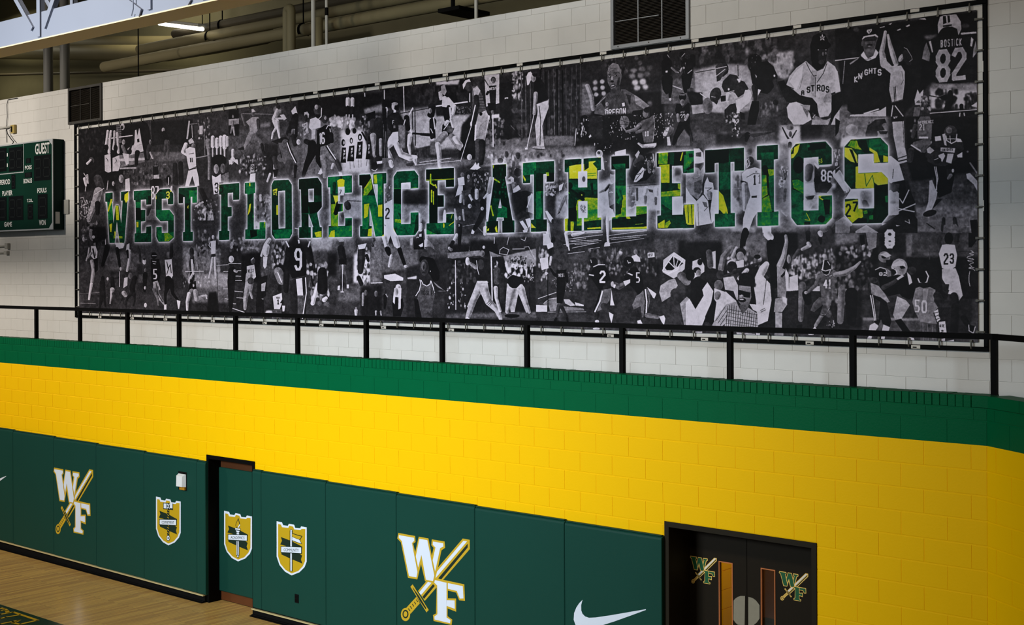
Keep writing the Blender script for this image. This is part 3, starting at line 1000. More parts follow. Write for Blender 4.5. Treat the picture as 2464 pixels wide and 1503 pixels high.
p 100 1510 0 1738 0 1738 460 1660 460 1590 120 1580 380 1510 380
p 180 1530 100 1590 90 1570 240 1530 260
p 185 1690 110 1738 100 1738 240 1690 240
p 170 1580 380 1618 370 1618 460 1570 460
s 110 20 285 0 470 0 470 370 350 380 285 380
k 30 210 50 290 0 480 380 30
s 60 14 730 0 820 0 820 360 730 360
s 150 20 1300 0 1500 0 1500 260 1260 260
c 60 1340 100 36 1350 130 36
l 20 10 1340 60 1500 65
c 40 1280 200 20 1300 290 14
s 100 20 1000 200 1150 120 1150 300 1040 350
F M1
s 34 14 0 370 1300 220 1300 600 0 660
s 20 14 0 540 240 560 240 680 0 640
s 140 24 250 700 1300 580 1320 1250 480 1260
s 165 30 480 780 1250 760 1250 1200 500 1240
s 40 16 760 560 1300 560 1300 740 780 780
s 60 10 480 1250 700 1200 700 1400 480 1400
s 46 10 650 1340 1400 1300 1400 1503 500 1480
s 24 20 1150 900 1340 700 1360 1400 1100 1420
s 40 20 1400 260 2224 110 2224 1090 1500 1110
s 105 14 1500 1120 2224 1080 2224 1250 1480 1250
s 130 24 1480 1240 2224 1240 2224 1503 1420 1503
s 26 14 1700 300 1900 270 1880 1100 1700 1110
k 15 60 90 320 300 1280 560 60
k 110 220 60 1880 120 2030 560 26
k 40 160 50 1500 800 1760 1200 30
k 30 90 50 480 1240 700 1400 30
k 60 220 60 1480 1330 2224 1480 40
k 60 150 30 1080 640 1280 760 14
s 185 16 770 280 1120 250 1100 320 780 330
l 205 14 28 400 30 530
l 190 14 306 350 316 720
l 60 14 250 740 690 660
d 60 16 432 660 440 1200 470 640 478 1200
l 200 20 770 635 1230 570
l 210 8 1050 600 1230 570
p 70 1470 190 1690 160 1690 200 1470 210
p 165 1475 190 1690 165 1690 590 1500 640
e 60 1605 250 36 42
e 110 1605 265 26 40
p 34 1540 340 1650 330 1640 580 1560 590
t 205 1545 365 24 40 WEST
c 30 1530 430 20 1510 460 16
p 16 1520 590 1640 580 1640 690 1540 700
c 110 1590 710 20 1595 740 18
s 190 8 1580 760 1690 745 1690 800 1580 810
l 190 16 1597 800 1602 1220
l 70 14 1480 250 1530 330
p 25 1760 380 1850 360 1850 530 1780 540
p 200 1770 510 1820 505 1820 530 1770 535
l 80 14 1820 870 2020 1090
c 24 1800 560 40 1820 1080 40
k 20 80 26 1900 560 2224 1080 80
d 80 16 2010 150 2020 1080 2070 200 2080 1080 2140 300 2150 1080
e 175 175 640 42 60
p 22 190 590 230 620 240 690 200 700 170 670
e 160 180 600 46 24
p 210 165 680 200 690 190 760 160 740
p 34 70 780 140 730 230 720 300 830 250 910 230 980 150 1040 80 940
t 205 115 840 26 60 WF
t 205 160 915 14 36 11
c 34 100 830 40 120 950 30
c 200 60 690 16 50 790 18
c 200 60 660 14 70 690 14
c 34 290 870 40 360 920 36
c 200 390 940 24 430 1010 22
l 25 26 440 1025 560 1035
c 40 560 1040 18 700 1050 22
p 205 150 1010 230 1000 235 1130 180 1180 110 1220 60 1200 90 1100
c 205 110 1180 50 60 1240 30 110 1360 34 130 1490 30
c 205 200 1180 44 270 1330 44 400 1380 48 480 1370 30
p 200 440 1360 500 1350 495 1490 470 1490
p 40 230 910 300 900 330 960 320 1240 250 1240
s 115 8 230 910 330 900 330 1240 250 1240
c 24 350 800 40 370 960 34
c 200 400 1060 36 380 1200 24 400 1320 16
l 190 14 330 830 310 900
l 190 20 390 750 440 660
s 22 10 0 660 60 660 80 1400 0 1400
l 90 8 20 900 30 1380 50 1000 60 1380
c 30 720 640 54 710 760 44
e 22 700 760 50 40
e 140 690 700 26 40
c 30 730 850 50 720 960 40 730 1080 40
l 190 18 740 800 760 960
l 180 12 700 960 730 1020
p 190 700 1120 760 1090 740 1140 700 1150
s 110 14 690 1140 780 1120 780 1340 690 1330
e 50 870 400 66 80
p 165 810 430 860 400 880 540 830 550 815 500
p 150 850 340 900 320 930 420 900 480 850 440
c 185 900 520 34 900 620 40
p 185 880 520 960 500 1060 620 1070 660 1020 690 960 600 880 680
c 195 1040 640 30 1020 740 26 950 840 24
p 25 860 640 980 660 1000 760 970 850 900 850
p 190 960 650 990 640 1000 820 980 830
p 20 870 900 1000 860 1040 960 1000 1040 930 1080 860 1000
p 90 930 900 1040 940 1000 1030 930 1000
c 195 990 820 20 1020 930 18
c 195 940 860 30 910 900 20
l 220 12 890 970 950 890
c 140 900 1040 50 810 1150 50
c 195 800 1190 40 820 1320 36 825 1490 26
c 130 1000 1070 46 1080 1180 50
c 195 1050 1100 40 1130 1200 40
p 150 1060 1180 1160 1200 1130 1280 1080 1250
e 60 1240 340 60 60
p 205 1160 320 1200 260 1260 240 1280 280 1210 320 1170 390
e 70 1250 350 50 70
p 90 1300 350 1380 330 1440 460 1500 680 1440 720 1380 740 1300 560
d 30 8 1380 470 1460 470 1380 510 1470 510 1390 550 1480 550 1395 590 1485 590 1400 630 1490 630 1405 670 1495 670
p 160 1310 380 1370 340 1420 410 1380 490 1330 480
c 50 1360 500 36 1370 620 38 1340 740 30 1310 900 24
l 215 16 1345 620 1310 780 1280 920
l 215 14 1265 450 1265 570
p 160 1390 740 1500 690 1550 810 1480 1140 1340 1130 1350 900
p 140 1420 900 1520 820 1480 1140 1340 1130
e 20 1425 745 22 26
p 215 1530 760 1555 770 1550 830 1535 820
p 215 1340 900 1365 900 1350 1130 1330 1130
c 70 1390 1150 50 1390 1300 44 1380 1440 30
c 40 1440 1160 50 1450 1300 40 1430 1460 30
l 205 10 1285 930 1130 1430
e 200 1285 890 14 36
p 215 1310 1503 1350 1440 1370 1503
p 215 1380 1460 1400 1450 1400 1503 1360 1503
s 22 14 1290 1180 1340 1180 1340 1400 1180 1400
e 190 1260 1370 36 44
e 90 1705 1420 40 40
e 90 1795 1330 30 50
e 70 1965 1350 30 50
e 110 2150 1340 30 50
F N1
s 40 16 0 390 1000 260 2224 100 2224 200 1800 700 900 760 560 1360 0 1360
s 26 20 800 800 1850 700 1850 1503 600 1503
s 110 14 0 1370 550 1360 550 1503 0 1503
k 14 105 90 0 400 640 1340 40
d 66 14 100 400 110 1350 180 420 190 1350 250 400 265 1360 330 420 330 1350 430 380 440 1340 520 380 500 1340 580 340 590 1200 640 330 640 900
d 10 20 60 420 70 1340 140 440 150 1340 300 400 310 1350 380 420 390 1350
l 110 6 262 720 268 1350
s 105 30 660 600 760 600 840 900 800 1040 640 1080
c 150 740 640 30 800 800 34 820 980 26
d 110 8 770 1100 950 1080 770 1150 960 1140 770 1280 960 1260
s 44 10 760 1080 960 1080 960 1400 760 1400
p 20 0 510 60 520 130 650 170 820 30 900 20 700
p 165 30 860 180 830 180 960 110 1150 80 1250 100 1480 40 1490 30 1300 10 1180
d 40 8 60 900 40 1060 120 950 60 1150
g 170 855 590 34 34 .9
g 170 955 578 34 34 .9
g 170 855 680 34 34 .9
g 170 960 665 34 34 .9
g 170 868 765 32 32 .9
g 170 978 748 34 34 .9
g 130 1410 420 50 36 .8
g 120 1530 400 50 36 .8
g 140 1390 500 50 40 .8
g 140 1510 490 50 40 .8
g 190 1430 590 46 44 .9
g 190 1545 580 50 46 .9
g 180 1460 670 50 40 .9
g 170 1580 655 42 38 .9
g 90 1450 240 30 30 .8
g 90 1500 310 34 34 .8
g 90 1640 380 44 40 .8
g 100 1600 470 50 40 .8
g 80 1290 430 40 40 .8
g 110 1640 900 40 40 .8
c 45 1020 420 40 1010 330 36 1050 270 40 1150 250 46 1240 290 50 1280 370 40
k 30 110 26 1000 240 1300 440 26
p 30 1240 400 1310 320 1260 470 1230 520
e 96 1130 540 100 150
p 96 1030 450 1220 460 1215 600 1170 700 1090 700 1050 620
p 112 1035 450 1050 360 1110 305 1190 330 1230 420 1230 470 1140 390
p 112 1030 460 1040 380 1060 390 1060 450
l 70 6 1040 440 1080 385 1140 385 1220 470
e 36 1070 510 24 12
e 36 1145 490 24 12
e 180 1064 508 7 7
e 180 1142 490 7 7
l 30 8 1045 480 1080 470
l 30 8 1120 455 1165 455
e 150 1098 530 12 34
e 30 1100 575 24 16
e 40 1108 640 44 20 -15
e 190 1105 638 30 8 -15
p 60 1190 520 1220 500 1200 640 1150 710 1140 690
g 150 1160 420 30 24 .5
g 140 1080 610 20 14 .5
p 70 1080 690 1210 640 1220 740 1170 840 1090 820 1070 760
e 110 1225 500 16 44
p 86 850 960 960 800 1060 730 1110 820 1190 830 1230 690 1290 690 1480 800 1640 930 1560 980 1400 1000 1380 1040 1000 1070 840 1040
p 130 1420 770 1500 820 1640 930 1560 975 1440 900
p 74 1010 800 1060 740 1130 860 1220 740 1250 700 1310 900 1390 1040 1000 1080
p 44 940 880 1010 800 990 960
p 44 1300 760 1370 780 1360 940
l 150 7 860 930 1000 800
l 60 6 1070 770 1150 860 1230 740
e 150 1025 905 22 30
p 210 1240 890 1280 880 1285 930 1250 940
l 215 8 990 990 1040 960
t 205 1000 985 44 95 OREGON
s 30 16 980 1050 1400 1040 1300 1120 1000 1130
k 140 215 40 1040 1040 1560 1420 12
k 140 215 46 1690 1040 1990 1400 12
e 110 1278 1160 70 88
l 30 5 1210 1130 1350 1180
l 30 5 1250 1085 1310 1240
l 40 5 1215 1200 1340 1200
c 120 1230 1240 10 1240 1270 9
c 130 1260 1240 10 1290 1280 10
p 60 1540 980 1640 970 1640 1090 1560 1110
e 110 1580 1040 40 60
e 34 1600 990 44 40
p 92 1510 1150 1640 1100 1700 1060 1715 1200 1690 1460 1560 1460 1530 1300
l 150 8 1700 1070 1715 1200 1690 1440
c 120 1500 1200 30 1430 1270 24 1310 1300 18
c 100 1680 1170 34 1600 1260 28 1450 1310 20
t 205 1570 1300 28 70 10
p 160 1570 1480 1690 1470 1690 1503 1570 1503
c 22 700 1120 60 690 1260 60 640 1360 50
k 60 210 18 620 1050 760 1380 18
l 190 10 580 1260 560 1500
l 190 16 680 1220 650 1350
p 190 760 1370 790 1340 800 1370 770 1395
p 150 590 1310 610 1310 605 1340 585 1340
s 90 16 1810 560 2224 520 2224 900 1810 900
p 95 1815 770 2000 640 2224 740 2224 880 1815 900
l 170 14 1980 640 2110 690
l 130 10 1815 830 1990 830
e 20 1880 220 48 54
l 160 8 1900 190 1925 230
c 16 1890 320 80 1890 440 70
c 16 1860 540 50 1870 680 40 1890 740 24
c 16 1930 540 50 1940 700 30 1935 800 18
p 205 1870 425 1900 415 1905 445 1875 450
e 215 1940 835 16 20
c 110 1960 380 14 2030 440 14
e 22 2110 190 40 50
l 190 8 2090 240 2150 170
c 18 2150 300 60 2170 420 54
c 150 2130 380 20 2060 440 16
t 200 2155 305 26 40 5
c 16 2150 500 50 2150 620 36 2160 720 26
k 20 70 30 2000 180 2224 540 24
e 24 2120 800 54 56
e 130 2115 880 34 46
l 160 8 2080 770 2150 770
p 20 2030 900 2090 900 2120 960 2200 880 2224 900 2224 1150 2080 1160 2010 1000
t 150 2090 1010 14 26 WEST
t 190 2085 1050 34 100 22
c 120 2050 1060 22 2060 1150 20
e 60 2120 1130 40 30
c 150 2195 1060 20 2160 1130 18
p 16 2070 1160 2224 1150 2224 1360 2150 1260 2060 1380 1990 1370
c 16 2040 1340 40 1990 1480 24
p 100 2050 1400 2140 1270 2224 1380 2224 1503 2030 1503
p 90 1970 1330 2000 1250 1960 1230 1900 1230 1860 1290 1830 1350 1880 1360 1920 1370
p 170 1830 1340 1860 1290 1900 1240 1930 1240 1900 1330 1880 1370 1840 1370
l 30 6 1870 1290 1900 1300
p 190 1890 1380 1930 1370 1950 1503 1900 1503
F G
p 22 345 740 390 735 430 790 455 860 470 940 360 1000 330 900 335 800
p 215 262 730 280 690 305 680 318 700 308 760 285 808 270 810
e 135 330 745 24 34
e 24 345 715 22 16
c 150 352 890 20 345 1000 18 338 1080 16
l 190 7 335 1090 268 1410
p 205 250 1405 275 1405 275 1422 250 1422
p 175 360 985 465 945 476 1010 440 1100 412 1170 432 1390 362 1392 345 1190 372 1070
l 70 8 385 1010 400 1150 392 1380
l 60 10 362 985 466 948
p 150 322 1392 372 1385 440 1395 438 1420 322 1412
l 30 6 325 1414 440 1424
F N2
s 24 16 560 0 1850 0 1500 250 1100 200 800 200 560 120
s 120 30 0 100 860 60 860 240 0 280
s 40 20 130 590 290 560 300 980 140 990
s 190 40 890 600 1140 500 1140 1100 890 1100
s 150 30 280 780 460 700 460 1110 280 1110
s 185 40 1310 640 1800 620 1800 1080 1310 1090
s 60 20 1300 420 1790 400 1790 600 1310 610
s 50 20 240 1280 960 1300 960 1503 240 1503
s 50 14 960 1290 1600 1300 1600 1503 960 1503
s 90 24 1610 1000 1750 1000 1750 1300 1610 1300
k 30 150 60 20 160 400 760 34
k 100 210 40 140 640 280 780 20
p 200 1140 150 1300 110 1300 190 1140 200
k 140 220 16 840 30 1180 300 12
e 190 915 180 50 60
e 60 905 165 22 24
p 190 940 180 970 240 990 420 950 400
d 190 8 460 1340 960 1310 540 1400 960 1350 500 1450 900 1420 560 1490 840 1470
d 190 8 1060 1360 1600 1290 1060 1400 1600 1350
e 90 440 660 44 70
e 30 470 640 50 50
c 150 460 740 30 430 820 30
c 110 430 800 26 380 900 20 330 1020 14
p 60 300 1060 340 1010 350 1030
p 205 330 640 400 600 370 700 330 720
c 60 470 820 50 510 960 56 520 1080 50
c 80 530 780 34 640 840 22
p 25 470 960 580 960 590 1130 480 1150
c 160 440 1130 30 450 1290 30
c 170 520 1170 24 520 1300 20
p 210 130 1010 160 1000 250 1120 230 1190 180 1130
e 40 240 1160 20 40
c 190 160 1200 30 180 1400 34 220 1503 30
c 200 430 1330 24 460 1503 22
c 190 530 1350 26 600 1340 24 690 1320 14
p 180 100 1330 180 1340 230 1503 100 1503
e 150 1105 520 40 80
e 30 1110 450 40 30
c 120 1060 630 20 1000 700 16 910 740 12
c 40 1060 640 14 1000 710 12
p 110 1060 640 1140 590 1145 1060 1090 1040 1060 940 1040 740
l 190 8 1060 740 1110 740 1080 720
p 40 1060 940 1130 900 1140 1070 1080 1020
c 205 1060 1000 40 1030 1160 26 1040 1440 18
e 215 1030 1480 40 26
p 205 1020 1000 1110 980 1140 1080 1060 1150
c 60 1190 660 30 1190 800 40 1170 940 40
c 120 1230 720 20 1250 850 18 1180 940 18
p 25 1150 960 1230 940 1230 1040 1150 1050
c 110 1180 1070 26 1190 1200 24
e 30 1180 580 34 44
p 26 1400 260 1500 190 1720 160 1720 420 1600 560 1420 600 1340 480
c 70 1500 250 60 1440 330 40
c 180 1480 30 14 1540 70 24 1700 60 30
p 190 1600 40 1740 20 1740 60 1620 80
p 150 1430 200 1480 130 1500 160 1460 250
p 40 1420 330 1700 180 1690 350 1500 440
p 190 1410 590 1440 500 1540 370 1570 400 1540 520 1450 590
l 30 8 1440 560 1550 420
l 30 8 1460 480 1520 460
c 110 1630 300 30 1640 440 24
l 160 12 1690 180 1710 340 1690 440
k 20 190 30 1560 220 1720 460 16
l 60 10 1310 650 1790 620
k 60 150 40 1320 660 1440 930 30
c 110 1460 680 14 1460 850 14
c 210 1590 680 34 1570 760 30
c 120 1580 800 22 1580 900 14
p 90 1620 690 1690 700 1690 740 1640 730
c 200 1740 680 34 1740 780 30
c 110 1730 820 20 1730 910 14
l 110 10 1310 800 1420 800
p 110 1320 880 1400 880 1400 940 1320 940
s 200 10 890 1080 940 1080 940 1280 890 1280
p 90 412 260 890 240 890 430 412 440
p 205 480 340 880 320 880 540 480 540
p 205 700 300 860 280 860 540 740 540
p 60 412 260 655 250 600 330 470 360 412 440
p 60 690 250 760 245 760 380 700 420
p 80 820 320 880 280 930 240 935 410 890 400
p 235 530 425 580 420 580 450 530 450
d 150 10 740 470 860 460 740 500 860 490
p 85 470 560 890 560 890 700 470 700
p 60 470 700 890 700 890 830 600 850
p 165 600 850 720 810 890 820 890 990 560 1000
c 45 480 700 30 560 760 30 680 840 24
p 50 470 760 570 740 570 960 480 990
p 20 480 960 580 950 580 1150 470 1160
e 30 490 640 40 50
p 40 780 610 820 600 830 770 810 780
e 30 660 770 46 50
e 210 660 775 10 12
p 140 590 1000 890 980 940 1110 940 1200 590 1220
p 60 690 1160 943 1130 943 1280 690 1285
p 170 416 1130 460 1120 450 1290 416 1290
p 60 460 1120 500 1150 500 1280 460 1290
p 165 500 1170 550 1170 540 1290 500 1290
p 175 740 1250 930 1235 940 1260 740 1270
p 210 610 440 740 434 740 664 610 664
e 60 690 545 24 40
p 205 612 866 742 864 742 1108 612 1108
k 20 120 26 640 920 720 1030 14
p 20 1090 215 1345 205 1345 390 1090 400
p 80 1100 330 1290 320 1290 390 1150 400
p 60 1150 410 1290 400 1290 640 1150 640
p 105 1150 640 1300 640 1300 800 1240 830
p 150 1250 780 1298 770 1298 960 1240 980
p 140 1230 960 1300 940 1300 1080 1230 1080
c 100 1190 700 30 1230 820 30 1180 930 30
p 55 1150 880 1220 920 1230 1050 1150 1060
c 110 1180 1080 30 1180 1230 30
p 145 1440 945 1600 940 1600 1040 1300 1090 1100 1100
p 40 1100 1130 1600 1040 1600 1260 1100 1275
p 170 1300 1090 1340 1070 1370 1120 1310 1120
p 165 1100 1250 1600 1230 1600 1262 1100 1275
l 150 8 1440 1200 1550 1190
p 16 1745 170 2224 140 2224 460 1745 360
p 140 1770 170 1910 160 1900 330 1770 330
p 170 1780 340 1930 330 1930 600 1810 600
p 55 1930 160 2000 160 1990 340 1930 330
p 150 2110 160 2130 155 2100 280 2080 280
p 100 2140 200 2224 180 2224 400 2130 460
p 65 1810 600 1965 600 1965 730 1810 730
p 150 1810 730 2090 700 2090 790 1810 800
p 150 2050 610 2088 610 2088 700 2050 680
p 105 1810 800 1965 800 1965 1000 1810 900
p 60 1750 1000 1965 990 1965 1070 2130 1060 2224 1180 2224 1250 1755 1262
p 170 1760 1190 1860 1130 1860 1250 1770 1255
p 150 1870 1180 1930 1140 1950 1180 1900 1250 1860 1250
p 200 2140 920 2224 910 2224 1180 2170 1190
p 200 1970 800 2125 795 2125 1060 1970 1064
s 120 16 1990 370 2120 360 2120 600 1990 600
s 40 18 2000 380 2090 380 2090 480 2010 500
F M2
s 100 24 0 0 1700 0 1760 100 700 170 560 220 0 220
s 34 24 1020 470 1700 440 1660 1000 1180 800 1020 760
s 60 24 1000 600 1640 560 1660 700 1010 740
s 56 30 1170 780 1640 700 1640 1240 1170 1240
s 130 30 310 500 730 500 730 560 310 560
s 30 16 320 520 730 500 730 740 320 730
s 120 24 320 750 740 750 740 1040 460 880 320 1060
s 100 30 720 1240 2464 1220 2464 1465 720 1465
s 90 20 230 1250 720 1230 740 1465 260 1465
s 22 30 1400 1320 2050 1320 2050 1465 1400 1465
l 130 8 1290 1095 1480 1060 1650 1230 2460 1180
l 190 8 1650 1230 1900 1210
d 180 8 1410 1360 1400 1465 1790 1270 1790 1370
d 190 10 560 110 1240 40 600 70 1100 0
s 40 12 1430 210 1740 190 1740 420 1440 440
k 60 180 30 1450 230 1740 560 24
p 110 0 0 180 0 190 40 0 80
c 205 130 60 34 150 130 30
c 200 510 30 30 530 80 20
c 205 910 60 26 925 160 24
c 60 470 100 30 400 110 20
p 220 1400 180 1490 90 1520 120 1480 190
p 220 1470 180 1520 110 1580 150 1520 190
e 60 1890 40 46 40
s 60 14 80 180 170 180 170 480 80 480
e 70 90 480 44 60
k 20 200 20 40 430 160 720 18
p 205 30 740 160 660 175 1080 60 1090 30 1040
t 30 45 800 74 180 2
p 205 30 1090 170 1080 250 1300 270 1420 190 1420 130 1240 70 1440 30 1420
c 25 80 1440 40 90 1465 36
c 25 270 1440 24 290 1465 22
e 120 1280 270 28 40
e 40 1380 270 50 60
e 150 1380 300 24 36
p 205 1205 320 1310 300 1320 430 1220 450
p 60 1330 350 1420 330 1440 500 1340 520
t 190 1362 350 14 36 17
p 195 1215 450 1290 440 1290 560 1170 620
c 110 1290 540 20 1300 640 18 1310 740 14
c 200 1260 600 22 1250 700 22
c 60 1200 620 22 1150 720 20
p 80 1310 520 1420 500 1410 600 1320 600
c 200 1400 600 20 1440 680 18
c 40 1450 690 16 1490 770 10
e 190 1400 770 30 36
c 190 1510 520 30 1510 640 28
c 150 1730 320 22 1710 450 22 1690 560 20
c 190 1680 580 20 1630 640 16
p 190 1670 600 1740 560 1740 760 1700 1000 1660 980
c 24 1610 700 44 1620 860 44 1560 1000 44 1480 1130 30
p 200 1420 1210 1440 1140 1480 1180 1460 1220
c 190 1650 1120 34 1640 1220 24
e 190 1600 810 26 30
e 50 1240 950 30 50
e 150 1240 960 20 36
c 150 1160 820 14 1190 980 16
c 150 1290 830 14 1310 990 16
c 20 1230 1090 50 1230 1200 46
t 190 1218 1060 20 36 3
c 190 1190 1230 26 1150 1310 22
c 22 1240 1220 30 1240 1330 24 1240 1440 18
c 24 1130 1340 20 1090 1430 16
c 205 1000 840 14 1000 920 30 990 1010 26
c 60 960 1000 10 960 960 10
p 200 540 900 600 880 630 960 620 1060 560 1090
e 140 610 980 24 70
p 25 530 1120 600 1110 650 1110 660 1240 520 1240
c 200 610 1150 30 620 1060 20
p 24 490 1240 660 1230 670 1465 500 1465
p 205 590 1220 630 1210 630 1260 590 1260
t 205 545 1260 40 90 6
c 200 600 1370 20 640 1410 20
c 190 690 1150 20 710 1300 24 700 1400 24
p 120 720 1280 830 1420 830 1465 720 1400
s 150 10 440 1290 490 1280 480 1400 440 1390
e 50 2035 220 50 60
p 170 1990 350 2060 290 2110 320 2110 400 2000 420
c 120 2110 420 40 2120 500 34
p 175 2090 500 2180 430 2220 500 2100 570
k 20 220 14 2110 160 2240 320 26
e 26 2170 230 60 70
p 22 2080 560 2300 520 2420 560 2310 780 2290 900 2150 980 2060 700
p 140 2330 620 2420 560 2440 900 2330 860
l 225 14 2390 570 2320 790
c 40 2250 900 50 2160 960 40
c 40 2310 900 40 2340 960 34
p 205 2290 980 2370 960 2380 1080 2340 1120
p 205 2200 1020 2250 1000 2330 1120 2280 1150
p 190 2250 1160 2340 1120 2320 1190 2260 1190
p 72 185 310 240 215 520 205 575 290 575 480 185 500
p 25 185 500 300 500 300 740 185 720
p 95 185 740 300 740 300 1060 185 1140
p 150 200 980 300 980 300 1040 200 1030
p 60 240 860 300 900 300 1000
p 92 190 1060 460 1060 460 880 580 870 580 1150 525 1235 240 1240
p 55 540 920 580 900 580 1150 500 1230
l 110 8 185 490 580 470
p 175 310 400 445 390 445 500 310 500
p 26 700 190 1145 160 1145 460 1020 460 1020 350 700 360
l 150 12 700 355 1150 335
p 18 760 370 885 360 885 1040 760 1040
c 160 775 260 10 775 400 16 830 440 12
c 170 790 520 12 790 700 12
c 170 820 540 10 820 740 8
c 180 850 430 12 870 480 8
p 12 890 600 980 600 980 780 890 780
p 80 850 1050 1150 1030 1150 1215 900 1220
p 110 710 1140 860 1220 710 1222
p 60 1025 900 1150 895 1150 1030 1025 1030
l 170 12 1070 1080 1150 1020
e 180 985 1080 12 40
l 160 8 1120 900 1100 970
p 30 1765 110 1980 100 1980 300 2090 1000 2110 1190 1670 1195 1780 300
p 60 1770 640 1870 650 1830 1000 1700 1010
p 90 1920 760 2000 800 2000 960 1930 950
p 95 1850 810 1930 800 1930 950 1840 950
c 165 1800 340 12 1880 390 12
c 170 1740 770 12 1775 920 12
p 170 1800 1120 1830 1080 1850 1190 1820 1190
p 165 1680 1140 1710 1120 1710 1160 1680 1170
p 150 1770 120 1790 110 1780 180
k 10 110 40 1790 120 2060 640 30
F N2
p 60 0 300 262 285 262 440 0 460
p 20 150 460 262 450 262 580 150 584
p 40 0 460 110 460 110 720 0 720
p 95 0 730 60 720 90 1000 60 1120 0 1120
p 40 0 1130 155 1128 155 1300 0 1303
p 150 140 450 180 440 190 500 150 500
F M2
p 100 2255 85 2464 70 2464 260 2255 280
p 180 2255 270 2300 340 2290 380 2258 320
p 60 2430 200 2464 200 2464 980 2430 980
p 180 2385 1040 2430 1090 2464 1120 2385 1120
F M3
s 105 20 0 100 560 100 560 480 0 560
s 90 20 560 0 1100 0 1060 260 760 270
s 70 20 0 600 540 540 440 780 0 800
s 60 24 0 780 440 760 440 1260 0 1270
s 40 24 380 480 1020 300 1020 1270 380 1280
s 34 20 1020 360 2418 300 2418 1180 1020 1180
s 90 14 1000 1210 2418 1180 2418 1270 1000 1270
s 60 10 0 1310 2418 1340 2418 1440 0 1380
s 26 24 1040 120 2000 60 1860 300 1540 300 1040 240
s 50 14 1760 0 2418 0 2418 280 1840 260
p 120 1020 250 1540 210 1540 290 1100 340 1030 330
p 120 1680 220 1800 270 1900 300 1700 320
l 190 8 1760 0 1760 100
p 205 25 600 200 575 330 640 325 685 130 695 30 650
s 190 8 390 640 540 610 540 660 400 660
c 200 30 0 40 60 120 34 80 170 40
c 25 80 190 44 110 270 30
c 190 140 290 20 120 400 24 105 460 18
c 200 200 0 44 240 140 40
c 24 270 200 36 310 320 30 350 430 26
e 180 365 460 28 24
p 24 480 20 640 10 650 180 500 200
p 200 570 130 640 90 640 150 600 160
c 190 690 60 30 690 160 30
p 80 660 160 760 150 880 250 740 260
c 22 1110 80 30 1060 170 20
c 22 1210 30 24 1210 170 20
e 160 1050 175 20 24
e 120 1080 200 26 26
c 14 640 360 60 740 420 100 820 560 80 840 640 60
e 60 660 480 70 130
e 90 650 460 40 70
e 30 650 480 10 34
e 34 648 560 30 10
e 200 755 538 6 12
p 40 620 620 740 600 750 740 650 760
p 44 450 1000 520 700 590 670 560 900 420 1260
p 44 830 730 990 860 960 1270 800 1270 830 900
p 78 590 670 620 720 700 770 760 700 800 780 830 900 790 1100 790 1275 620 1275 545 980 600 760
p 120 800 700 990 850 860 780
l 225 13 590 670 605 740 580 840 525 925
l 225 13 610 680 640 740 700 770 750 740 762 690
l 225 13 765 690 800 790 828 895
t 25 605 840 34 74 AGGIES
s 60 20 800 1000 980 900 980 1270 800 1270
l 110 8 870 850 990 850
p 16 500 960 560 980 620 1270 520 1270
e 200 250 800 44 60
p 195 190 800 300 800 290 1140 160 1060
e 160 220 860 30 60
c 60 220 1000 60 220 1180 60
p 20 150 1000 200 940 260 980 320 960 340 1080 290 1250 170 1250
p 195 180 860 205 920 195 1060 165 1020
p 195 255 900 290 860 290 1120 250 1140
e 60 40 850 20 40
c 22 50 920 34 45 1030 24 40 1120 16
c 150 60 900 10 80 940 8
p 22 1090 350 1540 320 1540 480 1090 480
k 20 110 40 1030 380 1480 700 44
k 120 210 24 1020 700 1330 1130 22
l 175 14 1148 370 1155 1140
l 205 20 1712 310 1728 1020
l 120 12 1390 90 1350 300
l 30 16 1390 90 1375 200
e 26 1610 200 70 80
e 120 1570 260 40 50
e 200 1595 160 20 26
p 30 1380 340 1480 330 1640 340 1660 560 1640 700 1510 710 1480 560
e 60 1550 430 50 80
e 200 1340 380 34 66
c 40 1400 360 34 1460 440 40
c 130 1390 420 26 1470 480 30
l 190 10 1480 370 1500 520 1520 590
p 165 1490 690 1650 690 1680 860 1640 900 1530 860 1400 1130 1330 1100 1430 850
c 165 1530 800 60 1440 980 50 1370 1180 44 1340 1270 34
c 165 1600 830 70 1670 1020 56 1800 1140 46 1860 1290 26
d 60 8 1640 1050 1680 1010 1660 1070 1700 1030 1690 1080 1720 1040
l 190 12 1500 715 1660 710
p 200 1300 1280 1340 1250 1380 1290
k 40 190 16 1750 380 1830 560 24
c 80 1800 520 50 1800 700 50
c 185 1780 800 34 1790 960 26 1850 1160 24
c 50 1890 620 60 1900 1000 50
s 140 10 1900 300 2418 180 2418 460 1950 480
k 20 120 24 2000 300 2260 420 24
k 190 225 30 1940 420 2400 640 46
k 20 60 16 1960 360 2400 520 20
k 120 215 30 1960 560 2400 700 18
l 190 10 2050 190 2240 185
l 180 10 1850 200 1900 160 1990 200 1960 280 1840 260 1850 200
l 160 10 1990 0 1960 120
l 170 10 2230 160 2300 150 2400 350
l 170 10 2180 30 2240 60 2260 0
p 165 1960 730 2200 740 2240 800 2300 1180 2260 1190 2140 880 2080 1180 2020 1180 1980 960 1960 1190 1930 1180
c 165 2040 820 70 1990 1050 40 1960 1180 26
c 165 2180 840 60 2260 1060 40 2310 1180 26
e 20 2040 1240 120 30
c 22 2080 700 110 2160 680 60
l 20 14 2315 780 2320 1060
F N3
s 50 16 430 0 1760 0 1760 90 500 260
s 60 20 0 300 760 360 740 900 0 900
s 36 24 740 380 1800 300 1800 800 740 800
s 52 20 700 820 1900 780 1900 1240 600 1240
s 62 14 0 1090 720 1090 720 1240 0 1240
s 70 10 0 1290 2224 1330 2224 1440 0 1350
s 80 24 1700 0 2224 20 2224 300 1720 300
s 24 24 2060 40 2224 40 2224 440 2060 400
